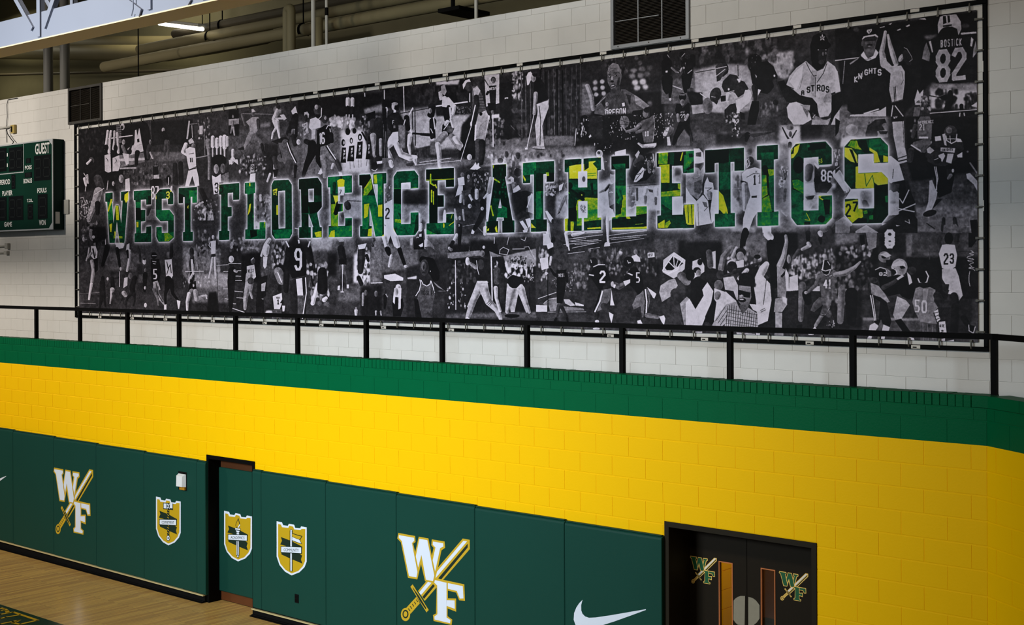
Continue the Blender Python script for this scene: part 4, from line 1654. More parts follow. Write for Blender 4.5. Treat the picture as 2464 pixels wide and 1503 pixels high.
d 195 7 470 30 720 0 470 60 720 20 400 110 940 50 520 160 900 80 460 240 700 210 780 170 920 150
d 170 7 1080 40 1500 0 1060 90 1560 20
k 15 150 100 760 180 1760 560 34
k 60 205 26 1000 180 1240 480 34
k 60 140 40 560 380 760 760 34
p 190 1380 280 1450 250 1500 300 1510 360 1380 350
e 110 1435 215 26 34
p 205 1610 230 1710 220 1715 290 1615 300
t 30 1625 240 14 40 WEST
p 190 990 90 1060 60 1070 130 980 140
k 120 205 30 20 160 170 640 34
p 200 50 310 170 290 180 450 80 480
p 200 150 110 240 60 250 140 170 180
p 40 170 180 250 150 270 240 200 270
c 190 215 290 18 200 400 14
c 30 240 60 26 250 20 30
l 190 20 440 0 480 190
k 100 150 60 240 480 560 800 16
s 120 10 100 960 240 880 360 880 340 1010 120 1000
l 190 8 110 960 180 900 300 880
p 170 400 900 480 900 570 990 500 1000 420 960
p 130 180 980 680 1030 700 1060 200 1070
p 190 560 940 690 980 690 1000 570 990
p 190 0 980 160 990 160 1080 0 1080
l 180 10 30 890 290 800
l 15 14 168 540 172 1080
l 150 8 172 1085 720 1080
e 60 345 420 44 60
e 80 345 440 34 44
p 16 295 480 440 470 420 780 380 960 300 960 295 780
t 205 318 530 22 46 WEST
c 18 300 560 28 260 540 20 210 460 14
c 18 430 540 28 450 640 20
c 70 330 990 30 300 1120 24 275 1200 16
c 50 370 1010 26 440 1150 20
c 20 290 1180 20 265 1230 16
c 20 450 1170 18 460 1230 14
e 26 830 360 60 66
l 190 10 790 330 800 370
p 15 770 560 830 430 990 390 1060 540 1090 680 1080 740 930 790 880 720 800 600
l 190 14 830 430 900 400 990 400
l 225 18 770 545 830 555
t 200 915 485 90 180 2
c 40 1060 690 60 1000 740 40
p 95 920 770 1090 740 1060 920 960 1040 860 1090 850 1010
l 20 52 940 790 900 930 850 1080
l 225 22 958 785 920 930 850 1080
c 60 980 1000 50 1060 1080 36
p 205 1050 1080 1120 1120 1090 1250 1060 1150
c 40 880 1110 34 870 1200 24
e 205 880 1220 30 24
p 205 1090 760 1110 900 1135 990 1070 990
e 190 870 1325 50 16
c 90 1110 680 40 1200 720 40 1260 690 36
e 170 1105 680 20 40
p 215 1120 680 1155 690 1140 740 1115 730
e 22 1340 360 76 80
d 205 10 1320 340 1340 380 1355 340
l 205 10 1345 370 1365 370
p 15 1290 560 1370 450 1450 430 1530 560 1560 720 1490 860 1420 760 1300 640
l 225 20 1285 555 1340 530 1390 550
t 200 1445 510 56 150 5
c 24 1320 580 50 1340 620 40
p 190 1260 640 1360 610 1360 660 1290 710
p 105 1500 820 1590 730 1660 800 1640 960 1590 1160 1530 1160 1510 1000 1410 1050 1390 980 1450 850
l 20 50 1575 760 1600 930 1580 1150
l 225 22 1580 760 1600 930 1590 1150
p 205 1600 720 1740 820 1710 890 1690 880
c 50 1450 1080 40 1480 1180 26
p 205 1460 1210 1510 1195 1545 1265 1470 1265
c 110 1600 1130 34 1760 1160 26
p 205 1780 1150 1850 1130 1870 1180 1850 1280 1810 1220
p 150 1800 700 1920 620 2010 600 2050 700 1960 850 1820 940 1780 800
p 190 1840 330 1990 220 2160 330 2150 460 2060 560 1990 600 1830 510
p 24 1860 440 1980 280 2050 330 1990 480 1890 480
p 24 2060 330 2130 380 2050 440 2030 420
l 225 16 1830 480 2000 230 2130 320 2050 440 1920 520 1830 490
l 225 14 1920 360 2000 440 1990 280 2080 310
l 225 14 1900 540 2050 470 2060 440
c 110 2100 560 60 2180 640 60
c 60 2020 820 80 2080 1000 80
p 140 2080 960 2180 860 2224 900 2224 1270 2140 1270
l 110 8 1690 1440 1900 1400
F Q1
s 44 16 0 400 1500 190 1800 150 1850 480 1300 420 800 600 0 700
s 150 24 120 720 520 620 900 640 980 900 960 1290 500 1400 130 1280
s 175 40 240 800 500 760 540 1300 300 1390
s 150 24 1100 500 1560 430 1620 600 1440 860 1330 800 1270 640
s 70 16 60 1280 560 1340 560 1503 60 1503
s 56 14 1570 170 1850 150 1800 560 1560 680
s 44 20 2060 160 2224 130 2224 560 2060 560
s 66 20 1060 1250 1460 1150 1460 1503 1000 1503
k 20 110 80 200 260 1300 560 70
k 90 190 30 1120 480 1560 820 40
k 40 150 30 1080 1170 1420 1400 40
g 190 890 440 30 70 .7
l 60 12 755 640 760 800
l 60 10 140 750 420 700
s 30 12 10 1020 240 1040 250 1200 80 1230
p 150 80 1220 240 1215 260 1330 100 1350
e 120 315 1230 74 120
p 110 30 960 60 860 110 820 140 980
l 190 14 210 1050 290 1110
c 20 60 600 60 40 760 60 20 940 50
c 18 100 520 40 120 640 24
l 190 10 30 760 90 710
e 34 530 700 90 110
p 150 470 720 520 700 510 760 460 800
p 60 430 660 480 610 570 600 620 700 560 740 500 860 450 880
l 200 10 440 690 590 660
l 190 10 440 800 570 700
p 130 520 830 600 760 640 780 560 860
p 44 540 870 640 770 740 790 790 860 850 880 910 980 860 1040 760 1110 710 1040 560 1030 520 950
p 190 740 840 800 830 790 880 770 900
l 215 8 590 1040 700 1010
l 215 8 590 1055 700 1030
e 215 622 990 14 18
c 180 620 1070 40 600 1140 40
p 24 500 1090 580 1080 580 1160 510 1170
e 60 430 1070 80 110 20
l 190 8 370 1095 430 1105
p 40 380 1130 470 1160 450 1210 420 1190
p 190 720 1150 830 1100 860 1000 930 1000 960 1080 920 1180 780 1300 740 1320 700 1290 740 1210
p 200 700 1270 780 1240 790 1330 740 1340
p 44 560 1290 640 1210 720 1190 740 1280 720 1480 620 1480 560 1380
k 40 225 24 580 1330 780 1490 22
p 190 690 1370 760 1360 740 1400 700 1400
l 205 12 700 1420 740 1490 680 1420 720 1503
p 30 780 1310 850 1340 860 1430 800 1420
e 20 1000 570 100 90
e 30 960 640 60 90
k 90 200 9 930 500 1030 760 9
p 20 930 700 1060 600 1180 580 1270 660 1330 800 1320 860 1240 1010 1180 1060 1050 1030 960 900
p 150 1000 770 1030 800 1020 830
e 200 1282 795 14 18
c 55 1290 870 36 1330 980 34 1390 1130 30
c 44 990 960 40 1010 1060 34 1010 1140 26
p 205 1045 985 1090 1000 1040 1090
p 66 1030 1080 1180 1060 1260 1010 1330 1060 1300 1130 1150 1160 1060 1240 1020 1200
p 66 1320 1120 1450 1100 1470 1503 1370 1503
p 14 960 1160 1060 1160 1060 1300 1010 1503 890 1503 920 1300
e 40 1300 1180 40 40
p 18 1810 520 1800 360 1840 220 1920 180 2010 190 2060 280 2060 330 2100 370 2060 400 2040 500 2020 620 1980 680 1900 720 1830 660
p 34 1920 420 2030 400 2040 480 2010 600 1960 640 1920 600
e 90 1985 480 12 30
e 80 2025 470 14 20
e 150 1918 420 10 8
e 150 2028 420 9 8
e 70 1960 572 24 8
e 60 1960 600 40 30
p 14 1900 330 2060 300 2105 350 2060 385 1960 370
p 215 1976 190 1990 225 2015 228 1998 250 2008 285 1976 268 1946 285 1955 250 1938 228 1962 225
t 30 1960 222 30 50 H
p 172 1450 940 1500 800 1600 680 1740 580 1830 660 1900 730 1990 690 2050 580 2160 660 2200 760 2224 1000 2100 1060 2110 1300 2060 1380 1940 1400 1880 1180 1640 1090 1560 1000
p 200 1500 880 1600 720 1700 640 1680 820 1600 1000
p 150 1830 720 1900 720 1890 800 1850 1100 1780 1000
p 140 2080 980 2110 1060 2120 1180 2000 1180 1990 1130
l 40 8 1740 600 1800 720 1850 800 1890 790
l 40 8 2040 620 1990 760 1900 890
l 40 7 1880 820 1870 1100
l 120 6 1700 800 1650 980
l 40 10 1460 935 1560 985
l 30 9 2100 1055 2224 1005
l 30 6 2105 1070 2224 1022
e 90 2210 840 20 60
p 14 2110 1080 2224 1040 2224 1300 2150 1420 2090 1503 2110 1250
p 165 2150 1380 2224 1280 2224 1503 2100 1503
p 30 1330 880 1420 860 1460 930 1560 1000 1650 1075 1740 1098 1830 1115 1900 1200 1920 1360 1880 1420 1820 1400 1790 1320 1800 1230 1640 1200 1460 1170 1400 1080
p 20 1330 880 1420 860 1460 960 1380 1020
p 20 1790 1300 1850 1320 1920 1340 1880 1420 1820 1400
l 110 6 1840 1330 1850 1400
l 205 12 1840 1400 1870 1360
p 190 1460 1250 1500 1190 1600 1170 1700 1210 1790 1330 1820 1430 1700 1500 1560 1503 1480 1400
p 120 1680 1210 1780 1320 1760 1400 1700 1280
p 150 1650 1210 1800 1220 1790 1300 1740 1280
p 120 1880 1370 2010 1440 1820 1440
p 150 1830 1430 2040 1430 2100 1400 2060 1503 1820 1503
t 22 1670 1010 46 70 A
t 22 1750 955 54 90 S
t 22 1812 930 54 96 T
t 22 1895 925 56 96 R
t 22 1960 930 52 96 O
t 22 2025 945 48 96 S
F Q2
s 90 20 100 100 1250 90 1250 300 100 330
s 40 24 420 130 900 120 840 290 430 290
s 70 14 110 0 560 0 500 100 110 100
s 190 40 1300 0 1600 0 1600 300 1290 280
s 30 16 1600 0 1900 0 1880 200 1610 220
s 120 30 820 640 1050 640 1050 1210 690 1210
s 110 30 700 300 980 300 980 480 830 640 700 640
s 120 30 1290 300 1460 300 1460 1290 1290 1290
s 170 40 640 670 780 650 780 1230 640 1220
s 150 30 640 1380 980 1410 980 1503 640 1503
s 110 30 1280 1300 1480 1300 1560 1503 1280 1503
s 150 16 1650 460 1850 450 1850 560 2040 560 2040 980 1650 1190
k 60 170 20 640 680 780 1100 60
l 90 12 650 905 770 905
p 30 40 0 100 240 110 250 60 0
c 60 650 20 50 740 150 40
k 60 220 14 640 0 760 170 18
c 22 860 140 40 840 220 20
p 60 870 130 1250 90 1200 110 940 180
p 205 110 330 190 330 240 390 255 520 115 560 110 350
p 110 0 370 60 340 115 360 115 500 0 600
p 70 140 390 215 380 215 445 140 440
p 60 40 400 100 400 100 450 45 455
p 30 0 620 120 540 250 540 180 600 60 640
p 130 0 680 120 590 180 600 200 640 250 560 260 680 220 860 230 930 170 1040 60 960 0 860
p 150 190 610 200 700 185 720 175 660
l 60 8 110 750 190 730
l 215 5 120 745 190 725
p 90 120 800 220 760 230 880 200 960 120 940
p 100 10 640 110 600 110 660 20 670
p 200 300 725 325 790 380 810 390 880 370 1020 310 1050 250 960 260 820
l 90 8 270 880 360 880 300 920 350 940
c 150 330 960 40 340 1020 30
p 30 280 1060 400 1030 410 1080 290 1100
p 205 0 860 60 960 150 1060 240 970 310 1060 340 1300 360 1370 150 1420 120 1100 0 1100
p 210 380 900 460 910 460 1220 360 1380 340 1200
l 120 8 170 1100 180 1400
p 110 230 1070 290 1080 300 1150 260 1140
l 110 8 255 1200 310 1140
p 60 140 1410 370 1370 410 1503 140 1480
p 185 0 1110 120 1105 120 1390 20 1390
d 90 10 30 1120 40 1360 80 1110 90 1380
p 20 270 360 600 340 600 640 270 660
p 50 600 340 810 325 810 630 680 640 620 520
p 60 460 540 620 520 620 1220 460 1230
p 85 470 660 620 660 620 900 470 900
p 180 460 920 520 980 580 1180 600 1330 480 1190 460 1180
p 85 405 1240 685 1230 685 1410 405 1420
p 110 560 1200 600 1330 540 1280
e 90 890 370 34 50
e 30 900 500 50 60
l 215 10 870 480 890 560 850 600 840 500 880 460
k 60 215 10 830 440 900 560 12
p 205 780 680 850 620 960 590 1055 620 1055 860 1055 980 900 990 860 800 790 780
t 60 930 700 60 140 1
l 90 8 850 730 940 680 1040 680
t 90 965 640 30 30 X
t 60 1000 690 60 130 1
p 20 770 775 840 790 840 810 770 800
c 180 810 830 34 820 980 34 820 1180 26
p 205 900 990 1055 980 1055 1210 1000 1210 940 1300 880 1470 790 1460 800 1300 850 1120
p 35 915 990 990 985 990 1015 915 1018
p 215 1060 1410 1190 1405 1190 1503 1070 1503
c 40 830 1470 40 830 1503 40
p 25 800 1480 870 1490 860 1503 790 1503
p 50 990 300 1283 280 1283 480 990 490
p 75 1040 390 1225 380 1225 600 1060 500
p 60 1060 480 1225 480 1225 620 1100 620
c 20 1100 600 40 1150 760 40 1150 850 30
p 115 1060 700 1120 700 1130 860 1060 860
p 140 1060 860 1130 850 1140 970 1060 1020
p 145 1140 620 1225 620 1225 700 1160 720
p 90 1150 720 1225 700 1225 1200 1190 1200
p 135 1060 1030 1160 980 1200 1210 1060 1220
p 100 1000 1220 1290 1210 1290 1400 1000 1410
p 120 1050 1220 1170 1215 1180 1380 1060 1400
e 110 1455 130 22 40
c 60 1345 40 8 1400 150 10 1430 200 14
c 70 1540 80 8 1480 180 10
p 205 1415 200 1480 190 1475 240 1420 250
c 60 1450 260 26 1450 330 26
c 120 1440 330 14 1445 500 12 1430 640 10
c 60 1390 650 24 1380 760 14
k 60 210 30 1300 560 1420 900 24
c 90 1385 900 20 1370 1060 16
c 150 1340 1200 20 1400 1260 16
e 130 1450 40 50 34
p 60 1465 350 1530 270 1950 235 2030 330 2030 550 1850 550 1850 450 1640 460 1640 800 1465 800
p 190 1470 340 1590 265 1560 380 1500 460 1465 470
p 20 1490 330 1510 300 1500 400 1465 410
e 18 1570 560 76 120
p 20 1700 260 1950 250 1950 330 1700 360
e 90 1710 295 20 20
t 180 1850 480 22 60 5
t 180 1878 470 22 60 6
p 125 1480 770 1560 760 1640 800 1640 960 1500 880
p 15 1470 890 1530 890 1500 1200 1470 1190
p 85 1470 890 1640 960 1640 1200 1850 1190 1850 1000 2030 985 2030 1290 1945 1385 1550 1390 1470 1280
p 25 1910 1040 2010 1040 2000 1240 1940 1250
p 180 1855 1000 1920 1040 1900 1050 1855 1020
l 170 10 1680 1230 1730 1330 1660 1320
p 20 1650 1350 1730 1350 1730 1390 1650 1390
e 30 1890 1310 50 50
p 40 1790 540 1860 590 2000 580 2060 560 2110 620 2080 800 1960 950 1800 940 1790 820
c 60 1720 600 60 1700 740 50
p 200 1790 520 1860 590 1840 620 1790 560
t 215 1880 625 76 165 8
t 215 1968 640 76 165 6
p 40 1790 700 1870 720 1860 830 1790 830
e 25 1830 770 50 60
p 60 2050 560 2139 480 2139 660 2060 700
t 205 2075 530 44 50 8
e 120 2060 780 50 60
g 215 2060 850 30 40 .8
k 60 190 20 2040 330 2139 500 24
c 200 1780 900 16 1800 1000 20 1860 990 24
s 200 10 1660 820 1780 800 1780 980 1660 970
p 40 1660 1000 1800 980 1760 1040 1690 1040
c 170 1720 1100 50 1700 1160 40
c 40 1690 1400 40 1690 1503 34
c 110 1920 1440 60 2000 1380 60 2100 1270 40
c 60 1990 1430 30 2040 1503 26
F Q3
s 76 24 0 0 740 0 740 200 0 200
s 24 24 0 120 480 120 480 420 0 420
s 105 24 500 0 1080 0 1080 330 500 300
s 20 16 1180 0 1500 0 1500 340 1400 480 1200 500
s 60 24 1380 300 2060 200 2060 800 1380 780
s 40 20 1360 780 2060 780 2060 1280 1180 1280
s 34 20 0 420 1200 420 1200 1270 0 1270
s 56 10 0 1330 2060 1330 2060 1420 0 1380
k 120 225 70 1390 290 1860 600 40
k 20 70 30 1390 290 1900 700 34
k 120 190 30 1860 220 2060 480 34
p 195 1390 590 1500 560 1510 770 1380 780
p 180 1700 720 1800 710 1800 780 1700 780
c 110 1560 700 50 1550 900 40 1540 1160 34
p 20 1490 1240 1560 1220 1560 1290 1490 1290
c 16 1620 820 60 1640 920 50
c 20 800 0 50 770 100 40 760 200 36
c 215 1090 20 50 1130 60 50
c 16 1140 150 60 1150 300 56 1170 480 50 1190 700 44
c 16 1640 0 34 1640 90 28
c 190 1640 140 24 1660 170 26
c 170 1640 180 26 1560 220 20
c 190 1800 0 34 1810 30 26
c 26 1800 80 26 1810 150 10
k 60 210 40 560 200 1000 470 34
c 120 600 200 30 500 320 36 470 480 40
c 170 680 200 20 620 330 24
e 50 740 260 70 60
e 150 730 310 50 60
p 180 560 380 640 340 680 500 560 540
p 190 670 380 780 360 780 460 690 470
e 110 940 370 30 44
e 30 960 320 44 30
p 185 90 380 200 340 250 440 250 520 80 640
e 30 190 390 34 44
e 26 150 500 50 40
e 140 170 540 34 50
p 170 290 270 400 240 400 480 300 460
c 90 310 260 40 330 440 40
e 40 620 460 70 80
e 80 660 560 50 80
c 60 500 590 16 700 510 24 900 430 18 1080 380 14
p 165 500 600 640 580 700 700 700 900 540 840
c 180 720 610 30 820 500 30
c 190 960 640 50 1040 480 56 1080 420 40
p 190 900 640 1020 560 1130 680 1150 900 1100 1180 960 1240 940 900
l 90 8 1080 620 1060 800 1040 960
p 60 1060 540 1120 600 1080 640
e 60 460 560 50 60
e 110 440 700 60 70
p 185 380 740 500 780 640 830 690 940 540 1200 380 1200
p 40 510 760 640 780 690 920 620 860
e 30 190 680 110 100
p 22 70 640 150 590 290 660 340 760 250 800 130 1030 60 860
p 190 0 940 50 880 130 1020 240 840 220 760 290 660 370 780 340 940 220 1240 0 1250
p 22 260 1120 370 870 410 930 370 1230 260 1200
c 60 280 1230 40 330 1260 30
c 120 430 820 40 420 870 30
e 20 60 560 60 80
e 20 820 640 110 110
k 10 40 30 720 550 930 720 34
p 120 710 700 870 720 880 860 840 980 760 1000 710 920
p 10 700 760 870 800 860 870 780 860 700 820
e 150 750 850 24 24
e 24 760 900 50 30
e 215 750 890 30 9
p 100 720 960 840 960 830 1080 740 1080
p 150 540 960 680 920 760 1090 840 1000 960 1080 970 1270 520 1270
p 150 350 1240 440 1080 560 940 560 1180 480 1260
d 40 6 560 980 540 1270 590 970 570 1270 620 960 600 1270 650 960 630 1270 680 980 660 1270 710 1040 690 1270 740 1080 720 1270 770 1080 750 1270 800 1060 780 1270 830 1040 810 1270 860 1040 840 1270 890 1060 870 1270 920 1070 900 1270 950 1090 930 1270
d 60 5 560 1020 960 1100 550 1060 960 1150 545 1110 960 1200 540 1160 960 1240 530 1210 950 1265
d 40 6 400 1180 520 1000 430 1210 550 1040 460 1240 550 1110
p 190 980 1010 1090 960 1100 1000 1060 1080 1000 1080
d 80 6 1000 1040 1060 1010 1010 1060 1070 1030
p 190 850 950 960 960 960 1060 900 1030
p 150 680 1330 930 1350 930 1400 690 1390
p 190 940 1340 995 1345 990 1395 940 1395
p 130 1190 1340 1310 1340 1310 1405 1185 1405
p 170 120 1320 220 1320 220 1365 110 1365
c 150 1340 40 20 1350 120 22 1310 320 36 1260 440 44
e 130 1380 350 26 60
c 80 1450 330 24 1510 230 20
p 130 1220 440 1330 490 1350 760 1340 860 1230 860
p 20 1270 580 1330 510 1330 560 1290 600
p 200 1340 470 1380 560 1380 780 1350 780 1330 560
p 140 1200 880 1340 850 1360 960 1290 1060 1180 1060
p 150 1200 1060 1290 1070 1290 1270 1200 1270
s 190 8 1290 850 1360 880 1350 960 1300 920
e 40 1880 460 70 96
l 225 16 1850 370 1840 440 1830 500
l 225 10 1900 380 1930 430
l 215 12 1820 490 1870 510 1940 490
l 215 10 1820 520 1880 570 1920 550 1940 490
p 20 1830 520 1920 510 1900 560 1840 550
p 100 1760 560 1830 520 1880 590 1980 490 2060 540 2000 640 1980 880 1820 860 1800 740
t 225 1842 625 58 120 4
t 225 1905 620 52 125 1
c 110 1790 600 36 1740 700 26 1640 790 20
e 170 1610 800 24 22
l 215 7 1930 580 1960 565
p 95 1790 860 1960 880 1940 980 1860 1110 1800 1090 1840 960 1720 1060 1670 1040 1710 940
l 200 8 1950 900 1930 1000 1870 1100
c 140 1820 1110 26 1740 1240 22
l 20 8 1800 1100 1850 1105
p 215 1690 1300 1730 1250 1750 1280 1740 1300
e 190 1680 1358 40 8
k 20 130 20 1880 700 2060 1260 50
k 150 220 8 1880 1180 2000 1260 12
F R1
s 20 16 0 340 1900 120 1910 1060 1250 1080 900 1503 680 1503 100 1400
s 24 10 0 350 600 290 600 740 0 740
s 16 16 1150 150 1900 110 1900 400 1180 440
s 185 20 1270 1120 1910 1150 1910 1420 1280 1420
s 130 24 1280 1060 1910 1060 1910 1160 1280 1160
s 34 14 1270 1400 1910 1400 1910 1503 1270 1503
s 110 24 0 1400 160 1350 200 1503 0 1503
g 90 280 340 40 30 .6
g 60 250 650 40 40 .6
l 190 12 0 755 310 715
l 110 10 125 760 100 1060
p 205 740 255 760 250 740 275 710 270
p 205 940 295 990 270 1000 290 960 305
p 205 820 350 870 325 880 340 840 355
l 190 10 600 315 660 300
p 190 1110 200 1200 185 1220 210
s 110 14 1180 420 1380 400 1280 480 1200 460
l 160 26 1690 395 1880 380
g 90 1740 290 60 30 .6
p 20 380 350 420 310 540 300 560 330 570 440 420 410 360 470 350 480
p 205 355 470 380 430 540 400 575 435 570 450 530 425 400 445 365 475
p 205 425 345 490 330 490 360 450 400 420 370
l 20 6 440 350 455 380 470 345
p 80 355 480 400 450 540 430 570 450 540 560 530 610 470 640 380 600 370 560
p 44 370 470 400 450 530 430 560 460 540 490 380 500
e 36 460 545 40 14
e 170 455 562 18 6
g 110 420 520 24 20 .6
e 90 360 530 14 34
p 90 385 600 530 590 520 690 440 730 380 660
p 205 340 680 380 630 410 690 440 730 510 690 540 600 580 650 540 720 440 760 370 740
l 60 6 400 740 480 730
p 24 180 830 290 730 350 700 430 770 540 730 600 650 640 780 690 860 740 930 720 1100 730 1290 680 1360 580 1410 400 1460 240 1480 160 1420 170 1350 110 1270 140 1000
p 120 190 790 330 700 300 740 200 810
t 190 252 968 48 84 K
t 190 306 925 50 84 N
t 190 362 900 20 78 I
t 190 390 876 50 78 G
t 190 448 858 50 78 H
t 190 506 856 48 80 T
t 190 566 872 54 88 S
p 190 370 1460 580 1395 590 1410 400 1475
p 175 200 1480 400 1470 600 1420 680 1370 680 1503 190 1503
p 20 0 1200 90 1170 100 1340 0 1480
p 185 0 860 30 900 60 1080 70 1170 0 1190
c 160 670 370 20 650 500 26 620 640 34 660 800 60
c 165 705 410 14 730 540 26 770 680 34 810 800 34
p 165 610 720 680 720 800 830 880 820 930 900 930 1060 900 1290 760 1320 720 1150 740 930 660 860
p 24 670 680 700 660 720 720 790 820 760 830 690 760
l 60 7 785 1110 790 1300 805 1105 812 1300
l 90 6 890 900 910 1020 880 1080
l 70 14 750 1320 905 1280
e 150 880 720 30 60 30
e 34 960 720 50 110 -20
l 170 8 900 690 850 760
l 150 7 990 770 1030 740 1020 700 960 600 920 580
p 30 760 1350 910 1320 930 1503 740 1503
l 205 14 770 1360 750 1503
l 205 14 800 1360 910 1503
p 150 1380 400 1370 280 1400 170 1450 150 1620 135 1680 230 1690 330 1650 420 1630 330 1560 300 1450 320 1400 360
p 16 1440 160 1480 158 1490 250 1445 270
p 16 1500 152 1530 150 1540 240 1510 248
e 20 1520 380 120 80
p 16 1440 285 1560 270 1560 290 1445 305
p 26 1280 470 1400 430 1640 430 1820 440 1880 520 1860 680 1840 850 1850 1040 1600 1060 1350 1060 1290 980 1320 800 1300 640
p 165 1250 500 1280 490 1310 640 1295 650
p 110 1190 580 1220 510 1270 660 1260 770 1160 730
p 160 1820 440 1850 470 1830 570 1805 560
p 120 1880 490 1900 640 1840 720 1850 600
p 14 1160 760 1260 780 1240 1060 1140 1060
t 195 1412 480 30 100 B
t 195 1460 475 30 100 O
t 195 1506 472 28 98 S
t 195 1550 468 30 98 T
t 195 1592 466 8 96 I
t 195 1618 462 30 96 C
t 195 1664 460 30 96 K
t 150 1345 615 195 440 8
t 150 1560 590 195 440 2
k 20 60 60 1350 1150 1630 1420 40
k 30 60 40 1740 1190 1910 1390 34
c 24 1540 1180 30 1540 1290 50 1500 1400 40 1470 1503 30
c 20 1470 1250 40 1400 1250 10
l 40 12 1400 1250 1260 1225
c 24 1690 1360 28 1690 1430 24
c 200 1670 1460 8 1665 1500 8
c 200 1725 1460 8 1730 1490 8
p 190 1820 1360 1900 1310 1900 1380 1840 1370
l 200 12 1270 1460 1910 1410
p 170 1060 1280 1100 1140 1130 1200 1180 1140 1170 1260 1150 1350 1070 1350
t 40 1085 1290 50 36 42
e 110 1195 1280 50 60
k 40 190 24 1140 1230 1270 1420 26
p 110 1060 1380 1150 1370 1120 1503 1040 1503
F R2
s 120 24 0 0 680 0 680 260 0 300
s 20 20 900 0 1850 0 1850 700 1250 800 1000 850 930 600
s 50 20 700 240 780 240 860 700 820 1100 690 520
s 70 30 900 850 1850 800 1850 1150 1000 1150
s 120 30 1030 1160 1850 1130 1850 1300 1030 1320
s 110 20 1040 1300 1850 1300 1850 1503 1040 1503
s 36 20 700 830 950 830 1030 1200 1050 1290 700 1200
k 50 110 50 950 880 1850 1120 40
k 90 160 50 1080 1180 1850 1300 30
k 120 220 16 960 0 1240 340 26
p 14 0 20 60 60 40 200 0 260
p 130 60 150 180 100 290 110 300 250 120 290 80 220
e 150 100 260 24 40
e 170 210 170 80 70
s 205 20 80 290 200 240 300 280 120 380 60 400
p 40 390 220 420 120 520 40 640 30 660 80 620 90 600 110 640 180 560 190 540 260 390 260
k 20 70 20 400 60 620 230 30
p 120 540 190 660 170 680 270 560 280
p 30 560 190 680 190 660 230 580 230
p 170 730 0 880 0 890 200 900 400 940 580 820 620 800 500 750 250
p 28 720 0 900 0 880 60 730 70
t 205 750 0 26 30 WF
l 60 6 870 60 880 200 890 400
l 60 12 815 540 940 500
l 40 16 815 580 940 550
l 60 10 830 620 930 590
p 205 600 520 720 510 820 590 890 820 790 850 720 880 600 700
p 30 600 600 612 600 608 680
l 60 8 750 680 740 800
p 24 740 850 900 820 920 1000 820 1000 700 900
p 165 690 960 760 920 830 1000 820 1200 820 1270 690 1280
p 60 700 860 830 870 820 960 750 980 700 930
g 90 740 1110 40 20 .6
p 26 820 1000 960 940 1030 1100 1000 1280 830 1290
l 205 14 830 1060 870 1120 950 950
l 205 14 820 1220 1030 1130
l 205 14 820 1190 1020 1230
p 28 600 1400 820 1260 1000 1240 1060 1330 1060 1503 520 1503
l 200 8 900 1350 960 1380 950 1330
p 215 780 1400 840 1410 790 1420
p 190 600 1410 600 1380 660 1380
t 205 640 1460 130 200 8
p 96 1060 60 1100 0 1220 0 1250 100 1240 300 1060 290
t 190 1085 100 32 80 2
t 190 1128 100 28 80 1
t 170 1070 60 22 40 WFORENCE
p 96 1010 330 1220 270 1240 400 1110 470 980 380
l 200 16 980 370 1110 450
p 200 1080 260 1200 260 1200 285 1080 285
c 70 1030 120 26 1000 260 24
c 60 980 440 40 960 560 40
c 90 1180 400 40 1140 430 40
c 40 1200 500 40 1240 420 50 1340 350 60
p 44 1240 350 1290 260 1400 240 1560 260 1650 320 1660 430 1600 460 1560 560 1420 640 1300 640 1190 580 1180 460
p 190 1285 260 1360 250 1370 310 1290 320
p 190 1570 280 1620 290 1640 330 1570 330
e 60 1490 200 84 84
e 110 1470 180 40 40
p 170 1380 230 1420 220 1440 380 1410 370
p 40 1430 240 1560 240 1540 340 1450 310
l 205 12 1430 250 1440 310 1500 350 1560 320 1570 230
l 205 8 1440 290 1560 290
l 205 8 1480 250 1490 340
p 180 1360 400 1550 410 1540 470 1360 450
t 60 1375 415 18 36 KNIGHTS
p 180 1330 500 1400 470 1420 510 1380 590 1340 540
p 180 1450 480 1530 480 1500 610 1430 590
p 200 1570 500 1640 460 1640 530 1580 530
p 160 1180 420 1220 390 1280 440 1230 480 1190 470
e 30 1320 570 50 40 -20
l 190 8 1280 560 1330 540
p 16 1380 640 1560 640 1500 980 1340 1050 1300 980 1260 700
l 170 12 1280 650 1310 800 1310 950
l 170 12 1300 650 1325 800 1300 950
p 175 1215 830 1250 820 1290 930 1320 980 1300 1080 1240 1220 1140 1290 1200 1100 1210 950
p 24 1330 1060 1440 1080 1380 1070 1250 1200 1300 1080
e 36 1220 1250 90 40 -15
p 40 1440 680 1540 680 1480 820 1440 780
e 170 1520 700 16 24
c 120 1490 760 24 1460 800 18
p 170 1690 740 1740 730 1850 850 1850 1000 1790 880 1700 800
l 110 20 1740 600 1850 760
e 90 1710 455 14 14
c 205 20 740 60 90 850 50 140 950 36
p 40 0 570 40 600 60 680 0 740
t 205 0 590 30 50 8
l 205 8 10 680 50 650
k 20 200 20 120 960 240 1040 20
c 60 60 1150 34 90 1200 30
c 60 0 1290 40 80 1230 50
p 130 0 1360 110 1290 220 1390 180 1503 0 1503
p 60 190 1420 260 1400 400 1400 260 1503 190 1503
p 150 260 1480 400 1400 560 1500 260 1503
l 40 12 1180 1380 1280 1450
c 60 1400 1320 20 1390 1460 30
c 60 1540 1320 24 1560 1460 34
p 110 1400 1400 1560 1390 1640 1503 1390 1503
p 20 1740 1340 1830 1330 1850 1503 1760 1503
l 130 6 1735 1310 1740 1500
l 130 6 1650 1420 1740 1420
p 70 120 390 200 300 580 280 680 380 680 600 500 600 500 480 300 490 300 740 600 720 680 810 680 900 500 930 200 930 120 830
p 150 160 380 200 310 290 310 340 430 260 420
p 40 280 310 400 300 440 470 380 470 300 380
